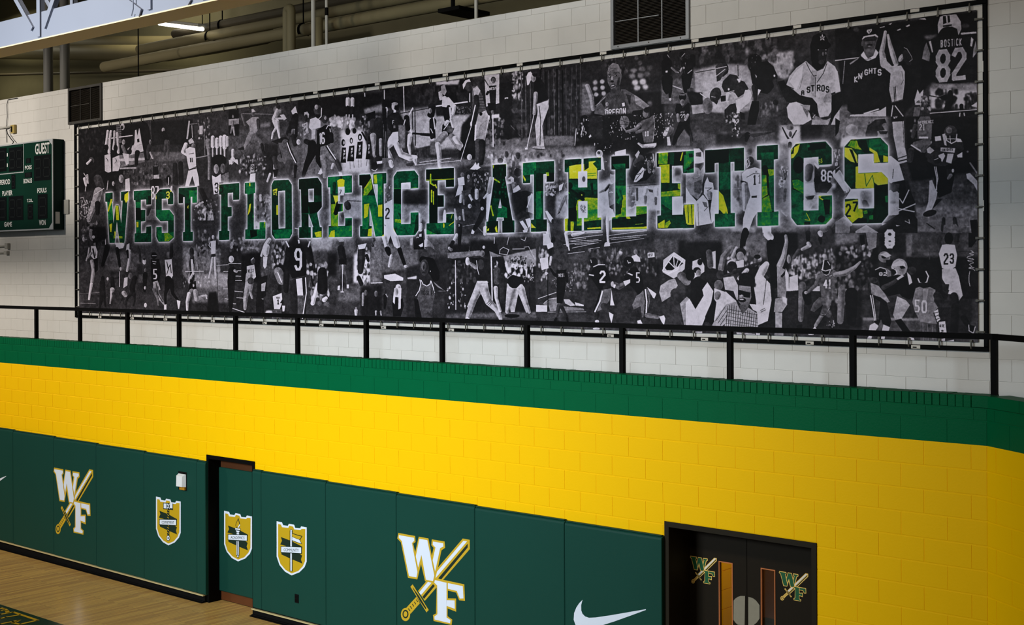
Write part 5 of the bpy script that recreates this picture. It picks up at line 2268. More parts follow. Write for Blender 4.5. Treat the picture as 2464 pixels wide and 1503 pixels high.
p 95 440 300 580 290 680 380 680 500 560 500 440 400
p 205 120 400 210 410 280 500 290 600 220 600 120 520
p 205 440 400 540 460 580 590 500 600 500 480 440 440
p 200 620 500 680 520 680 590 620 590
p 20 180 420 220 430 290 640 270 640
p 65 120 560 260 600 250 930 200 930 120 830
p 205 260 650 300 640 300 735 600 720 680 810 680 870 550 890 500 850 500 925 260 930
l 110 8 380 740 400 900 480 760 500 860
p 35 510 890 680 880 680 1270 600 1370 420 1375 500 1190 510 940
p 95 640 1030 680 1020 680 1110 650 1110
p 165 125 1100 290 1070 300 1190 350 1200 360 1300 220 1375 125 1270
t 20 132 1130 70 170 2
t 20 220 1100 70 130 7
p 15 220 1375 300 1310 410 1320 410 1375
p 120 360 1220 410 1210 420 1250 370 1260
p 105 440 1280 490 1270 490 1330 440 1330
p 215 297 492 496 482 500 604 680 600 680 800 598 718 297 732
p 205 205 938 500 928 500 1184 297 1190 297 1062 124 1066
s 110 14 330 950 480 950 490 1180 330 1180
e 150 350 1030 24 50
c 60 380 1110 34 400 1160 40
F R3
s 60 20 0 0 540 0 540 200 0 200
s 120 24 0 0 300 0 290 120 0 150
s 24 24 0 180 540 160 540 700 0 700
s 34 24 540 0 900 0 900 250 560 250
s 76 16 880 0 1790 0 1790 330 880 330
s 26 16 880 300 1790 300 1790 830 880 830
s 64 14 1590 830 1790 830 1790 1030 1590 1030
s 56 20 330 700 760 700 760 1060 330 1060
s 80 10 330 1060 1060 1060 1060 1230 330 1230
s 130 6 340 1055 1060 1065 1060 1095 340 1090
s 30 20 0 700 330 700 330 1190 0 1190
s 66 10 0 1280 1790 1320 1790 1390 0 1350
s 40 16 1280 830 1700 830 1700 1260 1280 1260
k 60 210 40 60 160 470 300 36
k 20 110 60 0 300 460 700 44
k 40 170 30 0 540 260 900 40
c 20 200 760 80 200 960 70 200 1100 60
c 110 80 700 44 70 900 44 60 1100 40
d 60 8 980 240 1760 230 980 300 1280 300
l 60 10 1175 240 1175 330
s 110 10 880 30 960 20 950 290 890 290
p 24 300 30 360 20 370 140 320 160
p 130 380 0 520 0 510 180 420 220
t 205 615 -40 125 235 8
p 22 1660 0 1780 0 1760 100 1700 180 1660 180
c 140 0 520 30 120 500 36 240 430 22 310 360 12
e 130 610 300 76 70
e 24 610 295 34 26
p 170 560 270 640 240 700 280 640 310
e 165 800 430 100 110
p 24 630 340 720 330 700 420 640 410
p 24 690 460 740 440 760 500 720 530
l 205 10 700 430 760 470 770 510 720 540
p 30 800 420 860 400 870 440 820 450
p 190 690 420 720 390 800 340 860 360 880 430 840 410
p 20 490 470 560 430 640 470 640 560 540 560 500 520
l 205 10 500 460 560 430 630 450 650 520
t 205 545 490 46 46 82
p 130 640 440 690 480 700 560 650 560
p 14 540 560 650 550 780 520 890 540 950 650 1000 740 930 830 840 800 800 760 660 790 560 700
c 60 600 680 30 720 620 24 770 580 20
p 190 760 570 830 520 860 540 780 590
p 190 890 480 940 540 960 620 920 650
p 130 440 620 540 660 620 760 680 860 640 870 540 800 450 760
e 70 480 590 50 40
p 24 440 770 560 800 640 860 700 1100 680 1170 600 1160 570 1080 540 1150 490 1120 450 950
p 60 500 820 560 860 540 1080 500 1080
l 225 14 440 780 470 950 490 1090
l 225 10 465 775 490 950 505 1090
p 190 430 1150 490 1120 540 1160 500 1225 415 1225
p 185 600 1140 680 1175 665 1225 580 1225
p 190 380 1340 420 1280 460 1290 440 1345
p 190 555 1350 575 1290 620 1290 610 1355
p 150 770 790 880 840 930 900 820 1080 740 1070 720 1020
p 16 740 1090 820 1070 900 1180 940 1240 840 1230
p 190 890 1360 920 1300 980 1310 990 1350
e 60 950 470 60 50
e 22 1090 570 66 100
l 215 16 1030 570 1050 620 1100 640 1140 610 1160 540 1130 480
p 30 1040 620 1160 620 1170 690 1060 690
p 120 1000 690 1050 670 1100 690 1180 675 1250 710 1230 850 1280 930 1220 1000 1270 1140 1060 1110 990 980 960 860
p 150 1090 700 1160 700 1140 850 1100 900
t 190 990 830 62 160 5
t 190 1072 840 72 160 0
c 50 1270 780 50 1320 880 50 1420 890 40 1440 780 34
c 44 1440 690 36 1440 640 30
p 215 1405 760 1420 720 1470 725 1470 770
p 90 1050 1110 1250 1140 1270 1380 1060 1370
d 130 6 1090 1130 1100 1360 1150 1140 1160 1360 1210 1150 1220 1370
p 205 1230 980 1280 950 1310 1080 1270 1110
d 30 7 1240 1000 1290 985 1250 1040 1300 1020 1260 1080 1305 1060
e 16 1415 70 54 76
c 60 1310 60 30 1290 120 24 1330 200 24
c 60 1520 40 30 1510 120 26
p 190 1330 150 1390 140 1490 150 1520 280 1500 420 1430 470 1330 440 1290 260
t 30 1350 255 60 140 2
t 30 1425 255 56 130 3
p 175 1330 450 1500 440 1540 540 1590 780 1540 850 1480 760 1370 680 1330 560
p 40 1310 540 1400 680 1380 790 1330 640
p 44 1330 640 1420 640 1400 780 1340 720
c 40 1480 790 50 1500 900 50 1590 1040 40
c 24 1600 1060 40 1650 1140 34
p 16 1640 1140 1740 1160 1750 1190 1710 1250 1660 1240
l 205 10 1665 1150 1668 1220 1720 1250 1745 1170
c 30 1500 920 50 1490 1040 50 1480 1230 50
p 200 1290 1110 1370 1100 1390 1250 1300 1250
t 40 1300 1140 14 36 WIRE
t 40 1320 1210 28 40 2
p 40 1290 960 1330 970 1330 1040 1290 1050
p 205 1380 1350 1480 1330 1480 1360 1400 1380
p 190 1290 1330 1370 1310 1370 1380 1300 1380
l 215 6 1690 222 1712 232 1724 244 1700 250 1672 258 1690 268 1722 272 1700 284 1652 296 1640 312 1670 318 1712 322 1726 334 1690 340 1650 344 1668 356 1712 362 1722 374 1690 384 1672 396 1690 408 1704 420 1680 430 1664 440 1690 446 1722 452 1738 470
l 215 6 1664 440 1700 436 1730 434
l 215 7 1676 482 1668 530 1665 580 1670 625 1680 665
"""
# ---------------------------------------------------------------- mural print: painted from shapes into a generated picture
MT_W, MT_H = 4096, 820
FR = {'A':(180,280,6.011),'A2':(180,530,6.011),'C':(550,220,6.011),'D':(550,470,4.697),'M1':(920,150,6.011),'M2':(920,380,6.659),
      'M3':(920,570,6.535),'N1':(1290,100,6.011),'N2':(1290,340,6.011),'N3':(1290,570,6.011),'Q1':(1650,50,6.011),'Q2':(1650,300,5.781),
      'Q3':(1650,560,5.568),'R1':(2010,10,5.566),'R2':(2010,280,5.368),'R3':(2010,560,5.182),'P':(0,0,1.0),'G':(1200,0,3.955)}
GLY = {'A':'0460 1030 4046,0343','B':'0600 3041 4233 0333 4445 3606'.replace(' ',' '),}
def _g(s): return [[(int(p[0]),int(p[1])) for p in l.split()] for l in s.split(',')]
GLY = {k:_g(v) for k,v in {
 'A':'06 01 10 30 41 46,03 43','B':'00 06 36 45 44 33 42 41 30 00,03 33','C':'41 30 10 01 05 16 36 45','D':'00 06 36 45 41 30 00',
 'E':'40 00 06 46,03 33','F':'40 00 06,03 33','G':'41 30 10 01 05 16 36 45 43 23','H':'00 06,40 46,03 43','I':'00 06','K':'00 06,40 03 46',
 'L':'00 06 46','M':'06 00 23 40 46','N':'06 00 46 40','O':'10 30 41 45 36 16 05 01 10','P':'06 00 30 41 42 33 03','R':'06 00 30 41 42 33 03,23 46',
 'S':'41 30 10 01 02 13 33 44 45 36 16 05','T':'00 40,20 26','U':'00 05 16 36 45 40','W':'00 16 22 36 40','X':'00 46,40 06','Y':'00 23 40,23 26',
 '0':'10 30 41 45 36 16 05 01 10','1':'11 20 26,16 36','2':'01 10 30 41 42 05 06 46','3':'01 10 30 41 42 33 13,33 44 45 36 16 05','4':'30 04 44,30 36',
 '5':'40 00 03 33 44 45 36 06','6':'41 30 10 01 05 16 36 45 44 33 03','7':'00 40 41 16','8':'10 30 41 42 33 13 02 01 10,13 04 05 16 36 45 44 33',
 '9':'43 13 02 01 10 30 41 45 36 16 05'}.items()}

def px_tex(px, py, at):
    X, Z = at(px, py)
    return (X - PR_X0)/(PR_X1 - PR_X0)*MT_W, (PR_Z1 - Z)/(PR_Z1 - PR_Z0)*MT_H

def box_blur(a, r, n=3):
    r = int(max(1, round(r)))
    for _ in range(n):
        for ax in (0, 1):
            p = np.concatenate([np.repeat(np.take(a,[0],ax),r+1,ax), a, np.repeat(np.take(a,[-1],ax),r,ax)], ax)
            c = np.cumsum(p, ax, dtype=np.float64)
            w = 2*r+1
            a = ((np.take(c, range(w, c.shape[ax]), ax) - np.take(c, range(0, c.shape[ax]-w), ax))/w).astype(np.float32)
    return a

class Canvas:
    def __init__(s, w, h, g):
        s.w, s.h = w, h
        s.a = np.full((h, w), g, np.float32)
    def mask(s, rings, blur=0):
        al = np.concatenate([np.asarray(r, np.float32) for r in rings])
        m = 2 + int(blur*3.2)
        x0, y0 = int(np.floor(al[:,0].min()))-m, int(np.floor(al[:,1].min()))-m
        x1, y1 = int(np.ceil(al[:,0].max()))+m, int(np.ceil(al[:,1].max()))+m
        x0, y0, x1, y1 = max(x0,-80), max(y0,-80), min(x1,s.w+80), min(y1,s.h+80)
        if x1 <= x0 or y1 <= y0: return None
        S = 1 if blur > 2 else 2
        nx, ny = (x1-x0)*S, (y1-y0)*S
        cov = np.zeros((ny, nx), bool)
        xs = x0 + (np.arange(nx)+.5)/S
        for ring in rings:
            r = np.asarray(ring, np.float32)
            for (ax, ay), (bx, by) in zip(r, np.roll(r, -1, 0)):
                if ay == by: continue
                lo, hi = (ay, by) if ay < by else (by, ay)
                j0, j1 = max(0, int(np.ceil((lo-y0)*S-.5))), min(ny, int(np.ceil((hi-y0)*S-.5)))
                if j1 <= j0: continue
                yy = y0 + (np.arange(j0, j1)+.5)/S
                xc = ax + (yy-ay)*(bx-ax)/(by-ay)
                cov[j0:j1] ^= xs[None, :] < xc[:, None]
        c = cov.reshape((y1-y0), S, (x1-x0), S).mean((1, 3)).astype(np.float32) if S > 1 else cov.astype(np.float32)
        if blur > .6: c = box_blur(c, blur*.6)
        cx0, cy0, cx1, cy1 = max(x0,0), max(y0,0), min(x1,s.w), min(y1,s.h)
        if cx1 <= cx0 or cy1 <= cy0: return None
        return c[cy0-y0:cy1-y0, cx0-x0:cx1-x0], (cx0, cy0, cx1, cy1)
    def fill(s, g, rings, blur=0, alpha=1.):
        r = s.mask(rings, blur)
        if r is None: return
        c, (x0, y0, x1, y1) = r
        v = s.a[y0:y1, x0:x1]
        v += (g - v)*c*alpha

def capsule(p, q, r0, r1, n=7):
    (x0, y0), (x1, y1) = p, q
    a = math.atan2(y1-y0, x1-x0)
    out = []
    for k in range(n): t = a + math.pi/2 + math.pi*k/(n-1); out.append((x0+r0*math.cos(t), y0+r0*math.sin(t)))
    for k in range(n): t = a - math.pi/2 + math.pi*k/(n-1); out.append((x1+r1*math.cos(t), y1+r1*math.sin(t)))
    return out
def strokes(pts, w):
    out = []
    for (x0, y0), (x1, y1) in zip(pts, pts[1:]):
        d = math.hypot(x1-x0, y1-y0) or 1
        ux, uy = (x1-x0)/d, (y1-y0)/d
        nx, ny, ex, ey = -uy*w/2, ux*w/2, ux*w*.35, uy*w*.35
        out.append([(x0-ex+nx, y0-ey+ny), (x1+ex+nx, y1+ey+ny), (x1+ex-nx, y1+ey-ny), (x0-ex-nx, y0-ey-ny)])
    return out

LETTERS = [('A',[(440,1110,548,1098,548,1230,538,1232,560,1548,588,1285,634,1283,672,1548,692,1218,668,1218,668,1090,775,1078,775,1212,765,1215,718,1828,648,1828,608,1515,578,1828,500,1830,468,1234,440,1234)]),
 ('A',[(853,1078,1108,1062,1108,1272,1033,1278,1033,1200,955,1205,955,1350,1022,1348,1022,1512,957,1518,957,1688,1033,1680,1033,1592,1108,1588,1108,1815,862,1818,862,1692,886,1690,876,1212,853,1212)]),
 ('A',[(1172,1130,1228,1055,1370,1046,1425,1115,1425,1268,1345,1270,1345,1185,1258,1190,1258,1356,1368,1350,1432,1430,1432,1750,1368,1808,1212,1813,1178,1740,1178,1598,1258,1595,1258,1683,1348,1680,1348,1512,1238,1515,1172,1440)]),
 ('A',[(1502,1036,1767,1018,1767,1246,1700,1250,1700,1160,1675,1162,1675,1668,1708,1666,1708,1800,1565,1802,1565,1672,1592,1670,1590,1165,1565,1168,1565,1255,1502,1258)]),
 ('P',[(527,444,576,440,576,480,561,481,561,463,548,464,548,498,557.5,497.5,557.5,520,548,521,548,555,552,555,552,576.5,527,577.5,527,555,532,555,532,468,527,468)]),
 ('P',[(589,440,614.4,438,614.4,464,610.5,464.5,610.7,551.5,624.5,551.5,624.5,534.3,639,534,639,574.3,590,575.5,590,551.5,595.3,551.5,595,466,589,466)]),
 ('P',[(653.3,446,659,433.8,694,432,702,443.8,703,561.5,697,573.3,662,574.3,654.3,563.7),(669.5,459.6,686,458,686.7,548.8,670.3,549.8)]),
 ('P',[(719,431,764.6,427,774,442,774.6,497.7,763,511.5,769.5,546,774.6,546,774.6,571,752,572,752,546,754,546,742.7,513,742.7,546,748,546,748,572,719.5,572.5,719.5,546,725.6,546,724,455.5,719,455.5),(742,454.5,755.5,453.5,755.5,485.5,742.5,486)]),
 ('P',[(788.7,425.5,847,421.6,847,463,829.5,464,829.5,448.7,813,449.5,813.3,490,825,489.6,825,508,813.6,509.4,813.6,543.5,830.6,543,830.6,524.5,847,524,847,569.6,790.2,570.5,790.2,543.8,796,543.5,794.5,450.5,788.7,450.5)]),
 ('P',[(864.4,420.5,891,418.8,909,500,909,443,898,443.5,898,417.5,930,415.3,930,441,923.5,441.5,924,567.5,903.4,569,889,494.5,889,543.5,894.5,543.5,894.5,569,866.2,569.5,866.2,543.8,872,543.5,871,446,864.4,446)]),
 ('M2',[(180,300,235,218,515,200,578,285,578,480,452,490,452,385,300,400,300,1060,452,1055,452,875,580,870,580,1150,525,1235,240,1240,180,1140)]),
 ('M2',[(700,185,1148,155,1148,460,1018,465,1018,352,885,360,885,598,985,595,985,780,885,785,885,1040,1022,1035,1022,895,1150,890,1150,1218,708,1225,708,1048,752,1045,752,365,700,368)]),
 ('M2',[(1765,110,1985,98,1985,295,1965,298,2085,1000,2118,1000,2118,1192,1920,1195,1920,1005,1948,1003,1942,950,1835,952,1825,1008,1858,1008,1858,1197,1665,1198,1665,1018,1695,1015,1790,308,1765,310),(1887,640,1912,800,1857,803)]),
 ('P',[(1258.2,392,1333.6,387,1333.6,436.5,1315,437.3,1315,418.2,1307.5,418.5,1307.5,527.7,1315.8,527.3,1315.8,556.3,1277.4,557.7,1277.4,528.7,1284.6,528.4,1284.6,419.3,1275.9,419.8,1275.9,440,1258.2,440.8)]),
 ('N2',[(412,265,655,250,655,432,607,436,607,668,740,664,740,430,685,432,685,248,937,230,937,412,888,420,888,1102,943,1100,943,1283,692,1288,692,1108,744,1106,744,860,609,864,609,1112,660,1110,660,1292,416,1297,416,1120,468,1116,468,445,412,445)]),
 ('N2',[(1088,218,1347,202,1347,392,1298,396,1302,1088,1448,1082,1448,940,1600,936,1600,1265,1095,1280,1095,1098,1148,1094,1146,408,1088,408)]),
 ('P',[(1579.8,368.6,1669.5,362.3,1669.5,415,1643.5,416.5,1642.7,397.9,1616.9,399,1616.9,440.6,1637.4,440.6,1637.4,471.8,1617.2,473,1617.2,517.2,1643.5,516.3,1645,491.7,1670.4,491.1,1670.4,548.2,1581.5,550,1581.5,518.8,1590.3,518,1590,400.7,1579.8,401.2)]),
 ('Q2',[(268,355,812,318,812,635,678,642,678,515,622,518,625,1228,685,1226,685,1415,405,1422,405,1238,460,1235,458,528,402,532,402,660,270,668)]),
 ('Q2',[(990,297,1283,278,1283,475,1225,482,1228,1208,1290,1205,1290,1400,997,1410,997,1218,1058,1214,1052,490,990,492)]),
 ('Q2',[(1462,350,1535,265,1945,232,2030,330,2030,548,1850,558,1848,445,1640,460,1640,1195,1850,1190,1850,990,2035,982,2035,1290,1945,1385,1548,1395,1470,1290)]),
 ('R2',[(118,390,200,300,582,275,682,380,682,595,500,602,497,480,295,490,295,733,598,718,682,805,682,1270,600,1375,222,1382,122,1270,122,1068,295,1062,295,1192,502,1185,502,925,205,937,120,830)])]

def paint_mural(at):
    """at(px, py): point of the photograph -> (X, Z) on the print's plane"""
    rng = np.random.default_rng(7); rnd = random.Random(11)
    cv = Canvas(MT_W, MT_H, 60)
    fx, fy, fs = FR['P']
    def P(x, y): return px_tex(fx + x/fs, fy + y/fs, at)
    def rad(x, y, r):                     # a radius in zoomed pixels -> texture pixels (height scale)
        return abs(P(x, y+r)[1] - P(x, y)[1])
    def ring(v): return [P(v[i], v[i+1]) for i in range(0, len(v), 2)]
    first, rest, lead = [], [], False      # the backdrop of every photograph of the collage first, then the figures
    for line in ART.strip().splitlines():
        if line[:2] == 'F ': lead = True; first.append(line); rest.append(line); continue
        if line[0] not in 'sk': lead = False
        (first if lead else rest).append(line)
    for line in first + rest:
        f = line.split()
        if not f or f[0][0] == '#': continue
        k = f[0]
        if k == 'F': fx, fy, fs = FR[f[1]]; continue
        if k == 't':
            g, x, y, w, h = map(float, f[1:6]); s = f[6]
            slope = ((fy + y/fs) - 647)/((fx + x/fs) + 2575)
            vert = s.endswith('|'); s = s.rstrip('|')
            for i, ch in enumerate(s):
                if vert: ox, oy, cw, chh = x, y + i*h/len(s), w, h/len(s)*.8
                else: ox, oy, cw, chh = x + i*w*1.16, y, w, h
                th = min(cw*.31, chh*.21)
                gl = GLY.get(ch)
                if not gl: continue
                for pl in gl:
                    pts = []
                    for gx, gy in pl:
                        zx = ox + th/2 + gx/4*(cw-th); zy = oy + th/2 + gy/6*(chh-th)
                        pts.append((zx, zy + (zx-x)*slope))
                    for q in strokes(pts, th): cv.fill(g, [[P(*p) for p in q]])
            continue
        v = [float(t) for t in f[1:]]
        if k == 'p': cv.fill(v[0], [ring(v[1:])])
        elif k == 's': cv.fill(v[0], [ring(v[2:])], rad(v[2], v[3], v[1]))
        elif k == 'l':
            pts = list(zip(v[2::2], v[3::2]))
            for q in strokes(pts, v[1]): cv.fill(v[0], [[P(*p) for p in q]])
        elif k == 'd':                        # separate short lines
            for i in range(2, len(v)-3, 4):
                for q in strokes([(v[i], v[i+1]), (v[i+2], v[i+3])], v[1]): cv.fill(v[0], [[P(*p) for p in q]])
        elif k == 'c':
            t = [(v[i], v[i+1], v[i+2]) for i in range(1, len(v), 3)]
            rr = [[P(*p) for p in capsule(a[:2], b[:2], a[2], b[2])] for a, b in zip(t, t[1:])]
            for q in rr: cv.fill(v[0], [q])
            if len(t) > 1 and v[0] > 24:      # light from one side, shade on the other, as in the photographs
                for a, b in zip(t, t[1:]):
                    dx, dy = b[0]-a[0], b[1]-a[1]; d = math.hypot(dx, dy) or 1
                    nx, ny = (-dy/d, dx/d) if dx <= 0 or dy > 0 else (dy/d, -dx/d)
                    if nx < 0: nx, ny = -nx, -ny
                    cv.fill(v[0]*.55, [[P(*p) for p in capsule((a[0]+nx*a[2]*.62, a[1]+ny*a[2]*.62), (b[0]+nx*b[2]*.62, b[1]+ny*b[2]*.62), a[2]*.36, b[2]*.36)]], rad(a[0], a[1], a[2]*.3), .7)
        elif k == 'e':
            g, x, y, rx, ry = v[:5]; a = math.radians(v[5]) if len(v) > 5 else 0
            pts = [(x + rx*math.cos(t)*math.cos(a) - ry*math.sin(t)*math.sin(a), y + rx*math.cos(t)*math.sin(a) + ry*math.sin(t)*math.cos(a)) for t in np.linspace(0, 2*math.pi, 20, endpoint=False)]
            cv.fill(g, [[P(*p) for p in pts]])
            if g > 40 and rx > 14: cv.fill(g*.5, [[P(x+rx*(.45+.45*math.cos(t)), y+ry*(.1+.8*math.sin(t))) for t in np.linspace(0, 2*math.pi, 14, endpoint=False)]], rad(x, y, rx*.4), .6)
        elif k == 'g':
            g, x, y, rx, ry, al = v
            cv.fill(g, [[P(x+rx*math.cos(t), y+ry*math.sin(t)) for t in np.linspace(0, 2*math.pi, 16, endpoint=False)]], rad(x, y, ry*.35), al)
        elif k == 'k':
            g0, g1, n, x0, y0, x1, y1, r = v
            for _ in range(int(n*1.6)):
                x, y = rnd.uniform(x0, x1), rnd.uniform(y0, y1); g = rnd.uniform(g0, g1)
                rx, ry, a0 = r*rnd.uniform(.2, .75), r*rnd.uniform(.35, 1.3), rnd.uniform(0, 6)
                pts = [(x+rx*math.cos(t)*rnd.uniform(.7, 1.2), y+ry*math.sin(t)*rnd.uniform(.7, 1.2)) for t in np.linspace(0, 2*math.pi, 7, endpoint=False)]
                cv.fill(g, [[P(*p) for p in pts]], rad(x, y, r*.12), .8)
    a = cv.a
    # cloth, grass and crowd grain at several sizes, as print tone
    H, W = a.shape
    def noise(sx, sy):
        n = rng.standard_normal((int(H/sy)+2, int(W/sx)+2)).astype(np.float32)
        yi, xi = np.arange(H)/sy, np.arange(W)/sx
        y0, x0 = yi.astype(int), xi.astype(int); ty, tx = (yi-y0)[:,None], (xi-x0)[None,:]
        return (n[y0][:,x0]*(1-ty)*(1-tx) + n[y0+1][:,x0]*ty*(1-tx) + n[y0][:,x0+1]*(1-ty)*tx + n[y0+1][:,x0+1]*ty*tx)
    ng = noise(60,40)*.10 + noise(22,14)*.13 + noise(8,6)*.15 + noise(3,3)*.10
    a = a*(1+ng*.8*np.clip(1.25-a/190, .22, 1)) + noise(10,8)*2.5 + noise(2.5,2.5)*2.2
    a = a + (a - box_blur(a, 14, 2))*.22 + (a - box_blur(a, 3, 1))*.35          # the prints were sharpened
    a = np.interp(np.clip(a, 0, 240), [0, 20, 45, 75, 110, 150, 190, 240], [9, 18, 35, 62, 103, 154, 203, 232]).astype(np.float32)
    # block letters
    m = np.zeros((H, W), np.float32); m2 = Canvas(W, H, 0)
    for fr, rings in LETTERS:
        fx, fy, fs = FR[fr]
        m2.fill(1, [ring(r) for r in rings])
    m = m2.a
    edge = np.clip(box_blur(m, 3, 2)*3.4, 0, 1)
    halo = np.clip(box_blur(m, 9, 3)*2.3, 0, 1)*.74 + np.clip(box_blur(m, 20, 3)*1.4, 0, 1)*.28
    out = a + (246 - a)*np.clip(halo, 0, .86)*(1-np.clip((90-a)/90, 0, 1)*.4)
    out = out + (248 - out)*edge
    rgb = np.stack([out*1.0+2, out*.955+1, out*1.005+2], -1)
    L = a*1.0
    xs = [0, 20, 50, 85, 115, 145, 185, 215, 255]
    duo = np.stack([np.interp(L, xs, c) for c in ([2,3,4,2,18,84,190,228,240],[6,16,52,96,124,150,196,214,240],[4,9,32,58,58,32,28,40,140])], -1)
    rgb = rgb*(1-m[...,None]) + duo*m[...,None]
    return np.clip(rgb, 0, 255)/255
# ---------------------------------------------------------------- padding along the lower wall
YP_ = YW-.060
def zt(X): return 1.904 - (X+20)*.0077
def zb(X): return .132 - (X+20)*.0054
def pad(x0, x1, label, group='green wall pads'):
    xm_ = (x0+x1)/2; z0, z1 = max(zb(xm_), .106), zt(xm_)
    b = MB(); g = .004
    xa, xb, ya, yb = x0+g/2, x1-g/2, YP_, YW-.008
    # vinyl cover: rounded front edges, folded top
    prof = [(yb, z0), (ya+.018, z0), (ya+.004, z0+.006), (ya, z0+.02), (ya, z1-.03), (ya+.004, z1-.012), (ya+.016, z1-.003), (ya+.03, z1), (yb, z1+.004)]
    n = len(prof); ins = .006
    vs = []
    for x, d in ((xa, ins), (xa+ins, 0), (xb-ins, 0), (xb, ins)):
        for y, z in prof: vs.append((x, min(y+(d if y < yb-.001 else 0), yb), z))
    fs = []
    for c_ in range(3):
        for i in range(n): fs.append((c_*n+i, c_*n+(i+1) % n, (c_+1)*n+(i+1) % n, (c_+1)*n+i))
    fs += [tuple(range(n))[::-1], tuple(range(3*n, 4*n))]
    b.faces([(x-xm_, y-YW, z) for x, y, z in vs], fs, M_PAD)
    o = b.build('wall_pad', loc=(xm_, YW, 0)); fix_normals(o.data)
    tag(o, label, 'wall pad', group)
    # hem flap folded along the top edge
    b = MB(); b.box((x0-xm_+.01, -.050, z1+.001), (x1-xm_-.01, -.012, z1+.012), M_PAD, .004); b.build('top_hem', o)
    return o
PL = [-20.87, -19.645, -18.44, -17.275, -16.066, -14.842, -14.652]
PR = [-13.662, -13.482, -12.252, -11.032, -9.812, -8.565, -7.362]
pads = {}
for k in range(len(PL)-1):
    lab = ['green wall pad with the tip of a white swoosh at the picture edge', 'plain green wall pad left of the left W F emblem', 'green wall pad printed with the smaller W F sword emblem',
           'plain green wall pad between the smaller W F emblem and the COMMITMENT shield', 'green wall pad with the COMMITMENT shield and an alarm cut-out', 'narrow green wall pad at the left jamb of the single door'][k]
    pads['L%d' % k] = pad(PL[k], PL[k+1], lab)
for k in range(len(PR)-1):
    lab = ['narrow green wall pad at the right jamb of the single door', 'green wall pad with the COMMUNITY shield and a black outlet', 'plain green wall pad left of the large W F emblem',
           'green wall pad printed with the large W F sword emblem', 'plain green wall pad between the large emblem and the swoosh', 'green wall pad with a white swoosh beside the double doors'][k]
    pads['R%d' % k] = pad(PR[k], PR[k+1], lab)
for k, (x0, x1) in enumerate(((-22.1, -20.875), (-23.32, -22.1), (-24.5, -23.32))): pad(x0, x1, 'green wall pad left of the picture, %s from the frame edge' % ('nearest', 'second', 'third')[k])

def onto(o, X, Z): return X-o.location.x, Z
FY = -.0605     # front of a pad, from the wall
def on_pad(px, py): return at(px, py, YP_-.001)
# emblems
for key, c0, c1, c2, lab in (('R3', (956.0,1281.6), (1130.6,1297.9), (1087,1503), 'white and gold W F emblem crossed by a sword'), ('L2', (128.8,1124.5), (224.2,1130.5), (201.7,1286), 'white and gold W F emblem crossed by a sword')):
    p = pads[key]; a_, b_, e_ = on_pad(*c0), on_pad(*c1), on_pad(*c2)
    emblem(p, FY, onto(p, *a_), b_[0]-a_[0], a_[1]-e_[1], M_PW, M_GOLD, M_PD, M_PW, lab)
# swooshes
SW = [(752,1277),(740,1325),(741,1372),(752,1402),(775,1425),(810,1438),(870,1435),(1000,1416),(1320,1361),(1321,1368),(1180,1420),(1040,1470),(930,1505),(840,1530),(780,1540),(720,1528),(688,1500),(673,1455),(677,1395),(697,1345),(722,1308)]
sw = [on_pad(1200+x/3.729, 1100+y/3.729) for x, y in SW]
p = pads['R5']; b = MB(); b.sheet([onto(p, *q) for q in sw], FY-.001, M_PW); o = b.build('swoosh_print', p); o['label'] = 'white curved check mark print'
tip = on_pad(14.7, 1145); p = pads['L0']; b = MB(); ref = on_pad(1200+1320/3.729, 1100+1364/3.729)
b.sheet([onto(p, x-ref[0]+tip[0], z-ref[1]+tip[1]) for x, z in sw], FY-.001, M_PW); o = b.build('swoosh_print', p); o['label'] = 'white curved check mark print'
